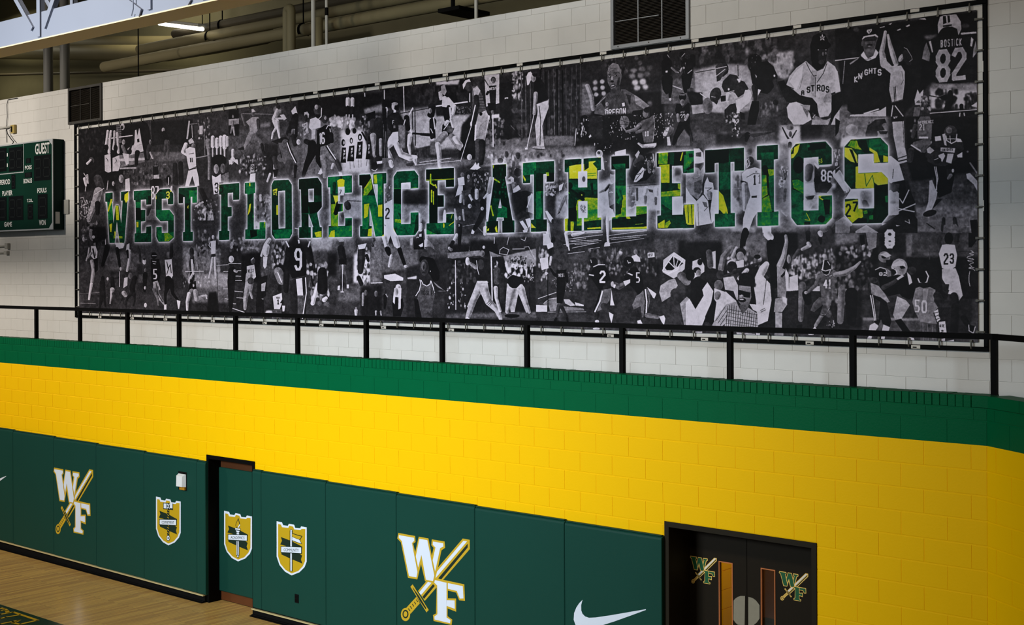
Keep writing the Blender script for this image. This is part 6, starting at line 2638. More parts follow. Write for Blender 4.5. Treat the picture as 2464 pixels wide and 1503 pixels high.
# shields
SHO = [(245,572),(293,582),(303,607),(345,614),(355,595),(402,604),(412,632),(455,636),(465,618),(515,627),(515,935),(495,985),(450,1030),(380,1058),(320,1025),(270,965),(245,890)]
SHI = [(258,597),(283,602),(293,625),(350,632),(360,612),(393,620),(402,645),(458,652),(470,640),(502,642),(500,930),(480,975),(440,1018),(380,1040),(325,1008),(280,955),(258,885)]
SB = [on_pad(600+x/3.729, 1100+y/3.729) for x, y in ((245,572), (515,627), (380,1058))]
def sh_unit(p):
    x, z = on_pad(600+p[0]/3.729, 1100+p[1]/3.729)
    return (x-SB[0][0])/(SB[1][0]-SB[0][0]), (z-SB[0][1])/(SB[0][1]-SB[2][1])
M_SG = mat('shield_gold', (196, 158, 18), .5, .3)
def shield(parent, Y, plane, c0, c1, c2, kind, word, ox):
    a_, b_, e_ = at(*c0, plane), at(*c1, plane), at(*c2, plane)
    W_, H_ = b_[0]-a_[0], a_[1]-e_[1]
    def T(pts): return [(a_[0]-ox+sh_unit(p)[0]*W_, a_[1]+sh_unit(p)[1]*H_) for p in pts]
    b = MB(); e = .0008
    b.sheet(T(SHO), Y-e, M_PW); b.sheet(T(SHI), Y-2*e, M_SG)
    b.sheet(T([(283,713),(380,750),(475,800),(475,815),(330,815),(330,795),(278,780),(294,747)]), Y-3*e, M_PD)
    b.sheet(T([(288,850),(440,855),(474,880),(464,914),(476,952),(380,912),(288,870)]), Y-3*e, M_PD)
    def rect(x0, y0, x1, y1, m, l): b.sheet(T([(x0,y0),(x1,y0+(x1-x0)*.11),(x1,y1+(x1-x0)*.11),(x0,y1)]), Y-l*e, m)
    if kind == 'flag':
        rect(364, 655, 389, 1020, M_PD, 4); rect(370, 662, 383, 1016, M_PW, 5); b.sheet(T(ellipse(377,656,11,12,12)), Y-4*e, M_PD); b.sheet(T(ellipse(377,656,7,8,12)), Y-5*e, M_PW)
        b.sheet(T([(384,677),(425,690),(478,705),(456,742),(474,777),(440,768),(384,747)]), Y-4*e, M_PD); b.sheet(T([(386,683),(425,697),(470,710),(452,735),(420,725),(386,708)]), Y-5*e, M_SG)
        b.sheet(T([(386,712),(425,730),(450,738),(468,772),(440,762),(386,742)]), Y-5*e, M_PW)
    if kind == 'hammer':
        rect(325, 633, 432, 698, M_PD, 4); rect(331, 641, 362, 689, M_PW, 5); rect(398, 641, 427, 689, M_PW, 5)
        b.sheet(T([(366,646),(373,644),(396,694),(389,697)]), Y-5*e, M_PW); b.sheet(T([(389,646),(396,648),(373,694),(366,691)]), Y-5*e, M_PW)
        rect(368, 690, 392, 985, M_PD, 4)
        for k in range(11):
            y = 700+k*25; b.sheet(T([(370,y),(390,y+12),(390,y+18),(370,y+6)]), Y-5*e, M_SG)
        b.sheet(T(ellipse(380,985,20,28,14)), Y-5*e, M_PD); b.sheet(T(ellipse(380,985,16,23,14)), Y-5.5*e, M_PW); b.sheet(T(ellipse(380,985,7,10,12)), Y-6*e, M_PD)
    if kind == 'torch':
        b.sheet(T([(384,640),(398,690),(402,712),(392,735),(366,735),(356,712),(362,690)]), Y-4*e, M_PD); b.sheet(T([(383,655),(393,695),(396,712),(388,728),(368,728),(361,712),(367,692)]), Y-5*e, M_SG); b.sheet(T([(398,700),(402,712),(388,734),(376,734)]), Y-5.5*e, M_PW)
        rect(352, 736, 406, 756, M_PD, 4); rect(355, 739, 403, 752, M_PW, 5); b.sheet(T([(358,757),(402,763),(392,785),(368,783)]), Y-4*e, M_PD); b.sheet(T([(361,760),(399,765),(390,781),(370,779)]), Y-5*e, M_PW)
        rect(368, 783, 392, 805, M_PW, 4)
        rect(364, 860, 394, 1000, M_PD, 4); rect(368, 862, 390, 996, M_PW, 5); rect(375, 862, 379, 996, M_PD, 6); rect(383, 862, 386, 996, M_PD, 6); b.sheet(T(ellipse(380,1008,10,14,12)), Y-5*e, M_PD); b.sheet(T(ellipse(380,1008,7,9,12)), Y-5.5*e, M_PW)
    b.sheet(T([(284,794),(473,802),(473,864),(284,854)]), Y-7*e, M_PD); b.sheet(T([(289,800),(468,807),(468,858),(289,848)]), Y-8*e, M_PW)
    o = b.build('shield_print', parent); o['label'] = 'gold and white shield print with a %s and the word %s' % (kind, word)
    q = T([(312,840),(446,846),(446,819),(312,814)])
    prop_text(word, Y-9*e, tuple(q), M_PD, 'lettering', o, .0)
shield(pads['R1'], FY, YP_-.001, (665.7,1253.4), (738.1,1268.1), (701.9,1383.7), 'flag', 'COMMUNITY', pads['R1'].location.x)
shield(pads['L4'], FY, YP_-.001, (375.4,1194), (434.9,1204.7), (406.5,1311.8), 'hammer', 'COMMITMENT', pads['L4'].location.x)
shield(dpad, .1545, YW+.155, (539.3,1228.2), (606.5,1240.2), (573.8,1350.3), 'torch', 'ACADEMICS', 0)

# outlet slot in the pad, alarm strobe in its cut-out
p = pads['R1']; a_, b_ = on_pad(709.5,1428), on_pad(719,1451); b = MB(); x0, z1 = onto(p, *a_); x1, z0 = onto(p, *b_)
b.box((x0, FY-.004, z0), (x1, FY+.02, z1), M_SOOT); b.box((x0+.006, FY-.006, z0+.012), (x1-.006, FY-.003, (z0+z1)/2-.004), M_BLACK); b.box((x0+.006, FY-.006, (z0+z1)/2+.004), (x1-.006, FY-.003, z1-.012), M_BLACK)
o = b.build('outlet', p); o['label'] = 'black power outlet'
st = empty('alarm_strobe', (on_pad(439.5, 1157)[0], YP_, on_pad(439.5, 1157)[1])); tag(st, 'small white alarm strobe set into the pad above the COMMITMENT shield', 'alarm')
M_ALW = mat('white_plastic', (228, 226, 222), .4, .4); M_AMB = mat('amber_lens', (176, 124, 30), .25, .5)
hw = (on_pad(449,1157)[0]-on_pad(430,1157)[0])/2; hh = (on_pad(440,1137)[1]-on_pad(440,1178)[1])/2
b = MB(); b.box((-hw*1.06, -.004, -hh*1.06), (hw*1.06, .02, hh*1.1), M_SOOT); b.build('cut_out', st)
b = MB()
vs = [(-hw,0,-hh*.62),(hw*.9,0,-hh*.62),(hw*.9,0,hh*.86),(-hw,0,hh*.86),(-hw*.9,-.05,-hh*.62),(hw*.55,-.05,-hh*.6),(hw*.55,-.045,hh*.62),(-hw*.9,-.045,hh*.62)]
b.faces(vs, [(0,1,5,4),(1,2,6,5),(2,3,7,6),(3,0,4,7),(4,5,6,7)], M_ALW); o = b.build('housing', st); fix_normals(o.data)
b = MB(); b.box((-hw*.4, -.03, -hh*.98), (hw*.9, -.002, -hh*.62), M_AMB); b.build('lens', st)

# ---------------------------------------------------------------- railing on the lower wall
YR = YW+.15
M_RAIL = mat('black_rail_paint', (12, 11, 10), .55, .04)
rail = empty('railing', (-12, YR, CAP)); tag(rail, 'black square tube railing along the top of the green wall', 'railing')
posts = [-4.2-1.2575*k for k in range(17)]
for X in posts:
    b = MB(); b.box((X+12-.024, -.024, 0), (X+12+.024, .024, .452), M_RAIL); b.build('post', rail)
b = MB(); b.box((posts[-1]+12-.6, -.024, .452), (posts[0]+12+.024, .024, .50), M_RAIL); b.build('top_rail', rail)
dx, dy = math.cos(TURN), -math.sin(TURN)
b = MB(); b.bar((7.8+.0, 0, .476), (7.8+6.3*dx, 6.3*dy, .476), .048, .048, M_RAIL); b.build('top_rail', rail)
for k in (1.2575, 2.515, 3.7725, 5.03, 6.26):
    b = MB(); b.bar((7.8+k*dx, k*dy, 0), (7.8+k*dx, k*dy, .452), .048, .048, M_RAIL, (1, 0, 0)); b.build('post', rail)

# ---------------------------------------------------------------- the banner on the upper wall
PR_X0, PR_X1, PR_Z0, PR_Z1 = at(188.5,310,YB)[0], at(2351.5,400,YB)[0], 3.706, 6.772
img_px = paint_mural(lambda x, y: at(x, y, YB))
IM = bpy.data.images.new('mural_print', MT_W, MT_H, alpha=False); IM.colorspace_settings.name = 'sRGB'
buf = np.ones((MT_H, MT_W, 4), np.float32); buf[..., :3] = img_px[::-1]; IM.pixels.foreach_set(buf.ravel()); IM.update(); IM.pack()
M_PRINT = bpy.data.materials.new('mural_vinyl'); M_PRINT.use_nodes = True
nt = M_PRINT.node_tree; pb = nt.nodes['Principled BSDF']; ti = nt.nodes.new('ShaderNodeTexImage'); ti.image = IM; ti.interpolation = 'Cubic'
nt.links.new(ti.outputs[0], pb.inputs['Base Color']); pb.inputs['Roughness'].default_value = .55; pb.inputs['Specular IOR Level'].default_value = .08
ban = empty('banner', (BX0, YB, BZ0)); tag(ban, 'long black and white sports collage banner lettered WEST FLORENCE ATHLETICS in green', 'banner')
nx = 60; vs = []; fs = []
for i in range(nx+1):
    X = PR_X0 + (PR_X1-PR_X0)*i/nx
    for z in (PR_Z0, PR_Z1): vs.append((X-BX0, .0012*math.sin(i*2.1), z-BZ0))
for i in range(nx): fs.append((2*i, 2*i+2, 2*i+3, 2*i+1))
b = MB(); b.faces(vs, fs, M_PRINT); me = b.mesh('print', True)
uv = me.uv_layers.new(name='UVMap')
for pol in me.polygons:
    for li in pol.loop_indices:
        v = me.vertices[me.loops[li].vertex_index].co
        uv.data[li].uv = ((v.x+BX0-PR_X0)/(PR_X1-PR_X0), (v.z+BZ0-PR_Z0)/(PR_Z1-PR_Z0))
pr_ = link('print', me, ban); pr_['label'] = 'printed collage of black and white sports photographs'
M_FRM = mat('black_tube', (8, 8, 8), .5, .04)
FWD = BX1-BX0; FHT = BZ1-BZ0; t = .042
def tube_bar(a, c_):
    b = MB(); b.box(a, c_, M_FRM, .004); return b.build('frame_tube', ban)
tube_bar((0, -.012, 0), (FWD, .015, t)); tube_bar((0, -.012, FHT-t), (FWD, .015, FHT)); tube_bar((0, -.012, t), (t, .015, FHT-t)); tube_bar((FWD-t, -.012, t), (FWD, .015, FHT-t))
M_SPR = mat('bungee_cord', (88, 84, 74), .5, .4); M_TAGW = mat('white_tag', (214, 208, 198), .6, .3)
b = MB(); b.tube([(0, 0, -.04), (0, -.010, -.025), (0, -.010, .025), (0, -.004, .04)], .009, M_SPR, 6); b.box((-.011, -.014, -.042), (.011, -.002, -.020), M_SPR); spr = b.mesh('hook')
def hook(x, z, rot):
    o = link('hook', spr, ban, (x, -.004, z)); o.rotation_euler.y = rot
n = 50
zt_, zb_ = (FHT-t + PR_Z1-BZ0)/2, (t + PR_Z0-BZ0)/2
for k in range(n+1):
    x = .16 + (FWD-.32)*k/n; hook(x, zt_, 0); hook(x, zb_, math.pi)
for k in range(11):
    z = .18 + (FHT-.36)*k/10; hook((FWD-t + PR_X1-BX0)/2, z, math.pi/2); hook((t+PR_X0-BX0)/2, z, -math.pi/2)
for x, y in ((242,758.5),(320,763),(400,768),(514,773),(639,779),(775,785),(925,790.5),(1088,796),(1471,813.5),(1697,821.5),(1950,829.5),(2205,838)):
    X = at(x, y, YB)[0]-BX0; b = MB(); b.box((X-.045, -.016, .004), (X+.045, -.012, .036), M_TAGW); b.box((X-.03, -.0175, .012), (X+.01, -.0155, .022), M_BLACK); b.build('tag', ban)
for x in (626,760,909,1073,1252,1453,1674,1920,2203):
    X = at(x, 60, YB)[0]-BX0; b = MB(); b.box((X-.045, -.016, FHT-.036), (X+.045, -.012, FHT-.006), M_TAGW); b.build('tag', ban)
for z in (1.34, 2.62):
    b = MB(); b.box((FWD-t-.003, -.016, z-.05), (FWD-t+.01, -.012, z+.05), M_TAGW); b.build('tag', ban)

# ---------------------------------------------------------------- air grilles
M_GALV = mat('galvanised_frame', (128, 130, 132), .45, .5, .4, var=.06); M_SLAT = mat('bronze_slat', (48, 40, 28), .5, .3)
def grille(V, label, m_frame, rust):
    x0, x1, z0, z1 = V; w_, h_ = x1-x0, z1-z0
    g = empty('air_grille', (x0, YU, z0)); tag(g, label, 'air grille', 'air grilles in the upper wall')
    b = MB(); t = .04
    for a_, c_ in (((0, 0), (t, h_)), ((w_-t, 0), (w_, h_)), ((t, 0), (w_-t, t)), ((t, h_-t), (w_-t, h_))): b.box((a_[0], -.03, a_[1]), (c_[0], .2, c_[1]), m_frame)
    b.build('frame', g)
    b = MB(); b.box((t, .09, t), (w_-t, .10, h_-t), M_SOOT); b.build('backing', g)
    b = MB(); k = 0; z = t+.012
    while z < h_-t-.01:
        b.faces([(t, .0, z), (w_-t, .0, z), (w_-t, .045, z+.018), (t, .045, z+.018), (t, .0, z-.0025), (w_-t, .0, z-.0025), (w_-t, .045, z+.0155), (t, .045, z+.0155)], [(0,1,2,3),(7,6,5,4),(0,4,5,1)], M_SLAT); z += .0165
    tag(b.build('slat', g), kind='stuff')
    for u in (.335, .665):
        b = MB(); b.box((t+(w_-2*t)*u-.006, -.008, t), (t+(w_-2*t)*u+.006, .004, h_-t), m_frame); b.build('mullion', g)
    for a_, c_ in ((t, .335), (.335, .62)):
        b = MB(); b.box((t+(w_-2*t)*.0 if a_ == t else t+(w_-2*t)*.335, -.006, h_*.5), (t+(w_-2*t)*c_, .003, h_*.5+.008), m_frame); b.build('cross_bar', g)
    for u in (.1, .5, .9):
        b = MB(); b.tube([(w_*u, -.034, .02), (w_*u, -.028, .02)], .008, M_SLAT, 8); b.build('screw', g)
    return g
grille(V1, 'dark slatted air grille above the left end of the banner', mat('aged_frame', (66, 63, 58), .6, .2, var=.1), 1)
grille(V2, 'dark slatted air grille above the right half of the banner', M_GALV, 0)

# ---------------------------------------------------------------- scoreboard
YS = YU-.20
sx1 = -20.627; sz0, sz1 = 5.105, 6.635; sx0 = -23.6
M_SBG = mat('scoreboard_green', (4, 46, 33), .5, .1); M_SBK = mat('scoreboard_case', (4, 34, 28), .5, .12); M_SIL = mat('silver_trim', (196, 198, 198), .4, .5, .3); M_DIG = mat('digit_black', (6, 8, 8), .4, .12); M_SEG = mat('unlit_segment', (18, 22, 20), .4, .2)
M_LET = mat('white_letter', (222, 222, 218), .5, .3)
sb = empty('scoreboard', (sx1, YS, sz0)); tag(sb, 'dark green scoreboard lettered GUEST hung on the wall left of the banner', 'scoreboard')
def sbp(px, py): X, Z = at(px, py, YS); return X-sx1, Z-sz0
Wd, Ht = sx1-sx0, sz1-sz0
b = MB(); b.box((-Wd, 0, 0), (0, .20, Ht), M_SBK); b.build('case', sb)
b = MB(); b.box((-Wd+.01, -.006, .012), (-.012, .002, Ht-.012), M_SBG); b.build('face', sb)
b = MB(); t = .022
b.box((-Wd, -.012, 0), (0, .002, t), M_SIL); b.box((-Wd, -.012, Ht-t), (0, .002, Ht), M_SIL); b.box((-t, -.012, t), (0, .002, Ht-t), M_SIL); b.build('trim', sb)
b = MB(); b.sheet([(-t, t), (-t, .12), (-.13, t)], -.0125, M_SIL); b.build('corner_plate', sb)
b = MB(); b.sheet([(-t, Ht-t), (-t, Ht-.10), (-.12, Ht-t)], -.0125, M_SIL); b.build('corner_plate', sb)
ZS, ZO = 4.694, (0, 320)
def sq(x, y): return sbp(ZO[0]+x/ZS, ZO[1]+y/ZS)
def words(body, x0, y0, x1, y1):
    a_ = sq(x0, (y0+y1)/2); c_ = sq(x1, (y0+y1)/2); xc = (x0+x1)/2
    top, bot = sq(xc, y0)[1], sq(xc, y1)[1]
    prop_text(body, -.0135, (a_[0], bot, c_[0], top), M_LET, 'lettering', sb, .022, 'white word %s' % body)
for t_ in (('GUEST',405,112,568,236),('POSS',290,366,366,412),('BONUS',275,514,370,566),('PERIOD',8,524,122,582),('PLAYER',34,650,148,706),('FOULS',430,620,534,674),('T.O.L.',312,742,382,780),('GAME',55,1003,143,1058),('WON',450,980,524,1040)): words(*t_)
def digit(x0, y0, x1, y1, nd):
    xc = (x0+x1)/2; a_ = sq(x0, (y0+y1)/2)[0]; c_ = sq(x1, (y0+y1)/2)[0]; top, bot = sq(xc, y0)[1], sq(xc, y1)[1]
    b = MB(); b.box((a_, -.010, bot), (c_, -.004, top), M_DIG); o = b.build('digit_panel', sb)
    wd = (c_-a_)/nd
    for k in range(nd):
        m0, m1 = a_+wd*(k+.2), a_+wd*(k+.8); h0, h1 = bot+(top-bot)*.12, bot+(top-bot)*.88; hm = (h0+h1)/2; s_ = min(.022, wd*.12)
        for (xa, za, xb, zb_) in ((m0,h1-s_,m1,h1),(m0,hm-s_/2,m1,hm+s_/2),(m0,h0,m1,h0+s_),(m0-s_,hm+s_,m0,h1-s_),(m1,hm+s_,m1+s_,h1-s_),(m0-s_,h0+s_,m0,hm-s_),(m1,h0+s_,m1+s_,hm-s_)):
            b = MB(); b.box((xa, -.0115, za), (xb, -.0095, zb_), M_SEG); b.build('segment', o)
digit(390, 250, 578, 535, 2); digit(135, 470, 178, 630, 1); digit(432, 690, 540, 968, 1); digit(318, 800, 378, 975, 1); digit(-10, 725, 80, 990, 1); digit(105, 712, 268, 985, 2); digit(300, 285, 350, 340, 1); digit(285, 445, 365, 500, 1)
digit(-20, 170, 78, 435, 1); digit(105, 160, 262, 430, 2)
b = MB(); e0 = sq(272, 122); e1 = sq(272, 435); b.box((e0[0]-.012, -.012, e1[1]), (e0[0]+.004, -.005, e0[1]), M_SIL); b.box((-Wd+.05, -.012, e1[1]-.016), (e0[0]+.004, -.005, e1[1]), M_SIL); b.build('clock_border', sb)
for x, y in ((90, 246), (90, 363)):
    q = sq(x, y); b = MB(); b.box((q[0]-.014, -.012, q[1]-.03), (q[0]+.014, -.006, q[1]+.03), M_LET); b.build('colon_dot', sb)
b = MB(); b.box((0, .035, .10), (.002, .115, .30), M_TAGW); o = b.build('sticker', sb); o['label'] = 'pale paper sticker on the end of the case'
b = MB()
for z in (.35, 1.2): b.box((-1.2, .19, z), (-.8, .205, z+.08), M_SIL)
b.build('bracket', sb)

# wiring round the scoreboard
M_YBOX = mat('old_ivory_plate', (172, 150, 84), .5, .4); M_WIRE = mat('black_cord', (24, 24, 26), .5, .3); M_CDT = mat('painted_conduit', (182, 178, 168), .55, .3)
def wp(px, py): return at(px, py, YU)
X, Z = wp(36, 311); b = MB(); b.box((-.06, -.045, -.075), (.07, 0, .075), M_YBOX); o = tag(b.build('outlet_box', loc=(X, YU-.007, Z)), 'ivory outlet box on the wall above the scoreboard', 'outlet box')
b = MB(); b.box((-.045, -.05, -.05), (.0, -.044, .05), M_BLACK); b.build('socket', o)
pts = [wp(30, 309), wp(23, 312), wp(25, 322), wp(33, 334), wp(40, 342)]
b = MB(); b.tube([(x, YU-.055, z) for x, z in pts] + [(pts[-1][0]+.02, YU-.1, sz1+.012)], .008, M_WIRE, 6); tag(b.build('power_cord', smooth=True), 'black power cord looping from the ivory outlet box to the scoreboard', 'cord')
pts = [wp(44, 236), wp(22, 240), wp(19, 252), wp(20, 280), wp(17, 315), wp(19, 343)]
b = MB(); b.tube([(x, YU-.02, z) for x, z in pts], .006, M_WIRE, 6); tag(b.build('signal_cable', smooth=True), 'thin dark cable hanging from the wall top down to the scoreboard', 'cord')
a_, c_ = wp(-60, 318), wp(28, 314); b = MB(); b.tube([(a_[0], YU-.025, a_[1]), (c_[0], YU-.025, a_[1])], .016, M_CDT, 8); tag(b.build('conduit', smooth=True), 'pale conduit running into the ivory outlet box', 'conduit')
for y, x1_, lab in ((592, 22, 'upper of two pale conduit stubs under the scoreboard'), (608, 20, 'lower of two pale conduit stubs under the scoreboard')):
    a_, c_ = wp(-60, y), wp(x1_, y); o = empty('conduit', (c_[0], YU-.03, c_[1])); tag(o, lab, 'conduit')
    b = MB(); b.tube([(a_[0]-c_[0], 0, 0), (0, 0, 0)], .016, M_CDT, 8); b.build('tube', o, True)
    b = MB(); b.box((-.05, -.035, -.05 if y < 600 else -.03), (.05, .022, .05 if y < 600 else .03), M_CDT, .008); b.build('end_box', o)
X, Z = wp(163, 496); b = MB(); b.box((-.11, -.02, -.13), (.06, 0, .11), mat('grey_plate', (150, 148, 142), .5, .4)); o = tag(b.build('wall_plate', loc=(X, YU-.007, Z)), 'grey blank wall plate behind the right end of the scoreboard', 'wall plate')

# ---------------------------------------------------------------- roof truss in front of the wall
YT = 7.0
M_TRW = mat('white_steel', (140, 146, 162), .45, .45, var=.03, vscale=2)
tr0 = (-13.0, YT, 6.718)
trs = empty('roof_truss', tr0); tag(trs, 'white steel roof truss crossing the upper left corner', 'roof truss')
b = MB(); L0, L1 = -14, 9
b.box((L0, 0, .008), (L1, .012, .279), M_TRW);  b.box((L0, .288, .014), (L1, .30, .279), M_TRW); b.box((L0, .012, .265), (L1, .288, .279), M_TRW)
b.build('bottom_chord', trs)
b = MB(); b.box((L0, -.012, 0), (L1, .30, .012), mat('bounce_cream_steel', (240, 216, 176), .6, .2)); o = b.build('bottom_flange', trs); o['label'] = 'underside flange toned cream for warm floor bounce'  # warm bounce off the court floor is put into the flange colour
b = MB(); b.box((L0, 0, 2.1), (L1, .3, 2.38), M_TRW); b.build('top_chord', trs)
def tx(px, py): X, Z = at(px, py, YT); return X-tr0[0], Z-tr0[2]
def member(name, p0, p1, w_, y, th=.05):
    b = MB(); b.bar((p0[0], y, p0[1]), (p1[0], y, p1[1]), w_, .012, M_TRW, (0, 1, 0)); d = Vector((p1[0]-p0[0], 0, p1[1]-p0[1])).normalized(); n_ = Vector((d.z, 0, -d.x))*(w_/2-.006)
    b.bar((p0[0]+n_.x, y+th/2, p0[1]+n_.z), (p1[0]+n_.x, y+th/2, p1[1]+n_.z), .012, th, M_TRW, (0, 1, 0)); return b.build(name, trs)
vx = tx(96, 60)[0]
member('vertical', (vx, .03), (vx, 2.2), .062, -.014); member('vertical', (vx+.075, .03), (vx+.075, 2.2), .05, .31)
q0, q1 = tx(81, 70), tx(42, 0); s_ = (q1[0]-q0[0])/(q1[1]-q0[1]); member('diagonal', (q0[0], q0[1]), (q0[0]+s_*2.0, q0[1]+2.0), .05, -.018)
member('diagonal', (q0[0]+.04, q0[1]+.04), (q0[0]+.04+s_*2.0, q0[1]+2.04), .05, .30)
q0, q1 = tx(109, 66), tx(132, 0); s_ = (q1[0]-q0[0])/(q1[1]-q0[1]); member('diagonal', (q0[0], q0[1]), (q0[0]+s_*2.0, q0[1]+2.0), .06, -.018)
vx2 = tx(362, 15)[0]; member('vertical', (vx2, .05), (vx2, 2.2), .06, -.014)
q0, q1 = tx(342, 32), tx(300, 0); s_ = (q1[0]-q0[0])/(q1[1]-q0[1]); member('diagonal', (q0[0], q0[1]), (q0[0]+s_*2.0, q0[1]+2.0), .075, -.02)
for k in (-4.6, -9.0, 3.4, 7.0):
    member('vertical', (k, .03), (k, 2.2), .062, -.014); member('diagonal', (k+.2, .03), (k+2.0, 2.1), .06, -.018); member('diagonal', (k-.2, .03), (k-2.0, 2.1), .06, -.018)
hp = [tx(323, 39), tx(327, 22), tx(327, -5)]
b = MB(); b.tube([(p_[0], -.03, p_[1]) for p_ in hp], .006, M_TRW, 6); b.build('tie_wire', trs)

# ---------------------------------------------------------------- pipes, ducts and the lamp in the loft behind the wall
M_PIPE = mat('dusty_pipe_wrap', (120, 110, 80), .65, .25, var=.08, vscale=3); M_PIPED = mat('dark_pipe_wrap', (74, 66, 50), .65, .25, var=.1, vscale=3); M_PIPEG = mat('grey_pipe', (120, 118, 112), .5, .35); M_PIPEW = mat('white_pipe', (190, 186, 174), .5, .35)
def lp(px, py, Y): X, Z = at(px, py, Y); return Vector((X, Y, Z))
def pipe(pts, r, m, label, name='pipe', cat='pipe', n=14, group=None):
    o = empty(name, pts[0]); tag(o, label, cat, group)
    # round the corners
    P = [Vector(p) for p in pts]; out = [P[0]]
    for i in range(1, len(P)-1):
        a_, c_ = (P[i-1]-P[i]).normalized(), (P[i+1]-P[i]).normalized(); q = min(r*1.6, (P[i-1]-P[i]).length*.45, (P[i+1]-P[i]).length*.45)
        for k in range(7):
            t_ = k/6; out.append((P[i]+a_*q)*(1-t_)**2 + P[i]*2*t_*(1-t_) + (P[i]+c_*q)*t_**2)
    out.append(P[-1])
    b = MB(); b.tube([p-P[0] for p in out], r, m, n); b.build('run', o, True)
    return o
def hanger(o, at_, r):
    base = o.location; p = Vector(at_)-base
    b = MB(); b.tube([p+Vector((0, r*1.05*math.cos(t_), r*1.05*math.sin(t_))) for t_ in [math.pi*k/10 for k in range(-2, 13)]], .018, M_BLACK, 6); b.build('clevis', o, True)
    b = MB(); b.tube([p+Vector((0, 0, r*1.05)), Vector((p.x, p.y, 11.44-base.z))], .010, M_BLACK, 6); b.build('rod', o)
def run_x(px0, px1, py_mid, pxm, Y):      # a straight run along the wall through one measured point
    Xm, Zm = at(pxm, py_mid, Y); return [(at(px0, py_mid, Y)[0], Y, Zm), (px1 if px1 > -50 and px1 < 50 else at(px1, 60, Y)[0], Y, Zm)]
r1 = pipe(run_x(250, 3.0, 78, 700, 13.25), .092, M_PIPE, 'lowest long wrapped pipe running just behind the wall top'); hanger(r1, lp(730, 74, 13.25), .1); hanger(r1, (-10.2, 13.25, at(700, 78, 13.25)[1]), .1)
r2 = pipe(run_x(335, 3.0, 60, 640, 13.7), .085, M_PIPE, 'middle long wrapped pipe behind the wall top'); hanger(r2, lp(505, 90, 13.7), .095)
r3 = pipe(run_x(420, 3.0, 42, 620, 14.1), .08, M_PIPED, 'uppermost long wrapped pipe behind the wall top'); hanger(r3, lp(535, 62, 14.1), .09)
pipe([lp(-60, 102, 16.6), lp(415, 106, 16.6), lp(560, 80, 15.2), lp(640, 64, 15.2)], .17, M_PIPE, 'pale wrapped duct bending under the fluorescent lamp', 'duct', 'duct')
pipe([lp(-60, 124, 16.0), lp(400, 128, 16.0), lp(520, 106, 14.75), lp(640, 82, 14.75)], .17, M_PIPE, 'pale wrapped duct just below the one bending under the lamp', 'duct', 'duct')
for px, lab in ((116, 'left of two upright grey pipes at the far left of the wall top'), (156, 'right of two upright grey pipes at the far left of the wall top')):
    q = lp(px, 160, 13.4); pipe([(q.x, 13.4, 6.45), (q.x, 13.4, 11.3)], .09, M_PIPEG, lab)
q = lp(-40, 181, 16.6); pipe([q, lp(470, 168, 16.6)], .03, M_PIPED, 'thin dark conduit along the rear wall of the loft')
q = lp(754, 60, 12.5); pipe([(q.x, 12.5, 6.45), (q.x, 12.5, 11.3)], .031, M_PIPEW, 'taller white upright pipe behind the wall top')
q = lp(786, 60, 12.55); o = pipe([(q.x, 12.55, 6.45), (q.x, 12.55, 11.3)], .021, M_PIPEW, 'slim white upright pipe with a dark coupling')
b = MB(); z = lp(786, 27, 12.55).z; b.tube([(0, 0, z-6.45-.06), (0, 0, z-6.45+.05)], .027, M_BLACK, 10); b.build('coupling', o)
q = lp(1146, 10, 12.5); pipe([(q.x, 12.5, 6.45), (q.x, 12.5, 11.3)], .024, M_PIPEW, 'short upright pale pipe right of the pair of white pipes')
a_ = lp(701, 60, 12.75); c_ = lp(701, 18, 12.75); e_ = lp(838, 14, 14.0)
pipe([(a_.x, 12.75, 6.45), (a_.x, 12.75, c_.z), (e_.x, 12.78, c_.z), (e_.x, 12.78, 6.45)], .064, M_PIPE, 'thick wrapped pipe rising and turning over behind the wall top')
q = lp(772, 30, 12.9); pipe([(q.x, 12.86, 6.45), (q.x, 12.86, c_.z-.2)], .06, M_PIPE, 'thick wrapped riser between the two white pipes')
X, Z = at(333, 182, 12.55); o = pipe([(X-.9, 12.55, Z-.28), (X+1.2, 12.55, Z-.28)], .11, M_PIPED, 'short dark pipe slung behind the wall top left of the lamp'); hanger(o, (X, 12.55, Z-.28), .13)
lmp = lp(434, 63, 13.9)
fl = empty('fluorescent_lamp', lmp); tag(fl, 'lit fluorescent tube lamp hanging in the loft behind the truss', 'lamp')
p0, p1 = lp(384, 57, 14.6)-lmp, lp(487, 70, 13.3)-lmp
M_TUBE = mat('lit_tube', (255, 250, 232), .5, .2, emit=4)
b = MB(); b.tube([p0, p1], .035, M_TUBE, 10); b.build('tube', fl, True)
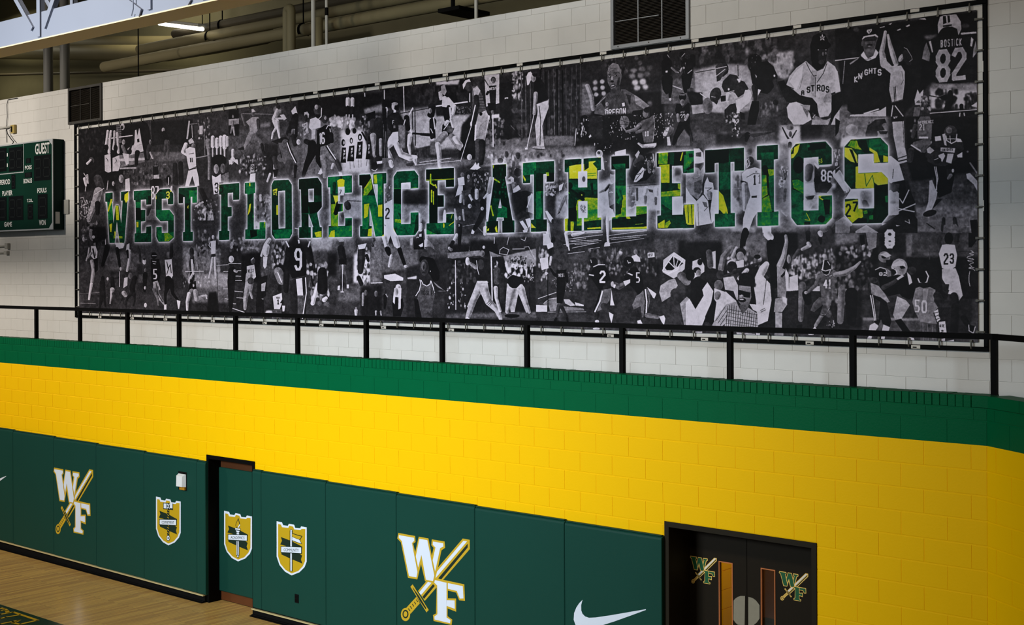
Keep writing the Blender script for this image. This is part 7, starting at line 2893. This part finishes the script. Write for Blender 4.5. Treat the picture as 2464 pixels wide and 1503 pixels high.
b = MB(); b.bar(p0+Vector((0, 0, .06)), p1+Vector((0, 0, .06)), .14, .05, M_PIPEW); b.build('housing', fl)
for p_ in (p0, p1):
    b = MB(); b.tube([p_+Vector((0, 0, .08)), Vector((p_.x, p_.y, 11.5-lmp.z))], .008, M_BLACK, 5); b.build('rod', fl)
q = lp(1090, 20, 12.7); o = empty('pipe_support', (q.x, 12.7, q.z)); tag(o, 'dark trapeze pipe support hanging near the middle of the wall top', 'pipe support')
b = MB(); b.box((-.18, -.1, -.05), (.2, .5, 0), M_BLACK); b.build('shelf', o); b = MB(); b.tube([(0, 0, 0), (0, 0, 11.5-q.z)], .03, M_BLACK, 6); b.build('rod', o)

# ---------------------------------------------------------------- painted court border
M_CG = mat('court_green_paint', (6, 38, 26), .22, .5); M_CY = mat('court_gold_paint', (214, 164, 10), .25, .5)
b = MB(); b.faces([(-30, 1.0, .0015), (3, 1.0, .0015), (3, 8.862, .0015), (-30, 8.862, .0015)], [(0, 1, 2, 3)], M_CG); o = b.build('border_paint', floor); o['label'] = 'dark green painted border'
def fpt(x, y): return at_floor(x/12.32, 1400+y/12.32)
def ribbon(zp, w_):
    b = MB(); P = [Vector((*fpt(*p), 0)) for p in zp]
    for p0_, p1_ in zip(P, P[1:]):
        d = (p1_-p0_).normalized(); n_ = Vector((-d.y, d.x, 0))*w_/2; e = d*w_*.3
        b.faces([(*(p0_-e+n_).xy, .003), (*(p0_-e-n_).xy, .003), (*(p1_+e-n_).xy, .003), (*(p1_+e+n_).xy, .003)], [(0, 1, 2, 3)], M_CY)
    o = b.build('letter_outline', floor); o['label'] = 'gold outlined court lettering'
ribbon([(-300, 1020), (0, 960), (390, 890), (1110, 1132), (590, 1252), (390, 1212), (480, 1180), (570, 1128)], .045)
ribbon([(570, 1128), (380, 1168), (0, 1245), (-400, 1330)], .04)
ribbon([(590, 970), (160, 1042), (0, 1085), (-300, 1150)], .04)
ribbon([(-300, 740), (0, 765), (120, 795), (205, 850), (235, 912)], .05)
ribbon([(-300, 910), (0, 855), (130, 828)], .035)
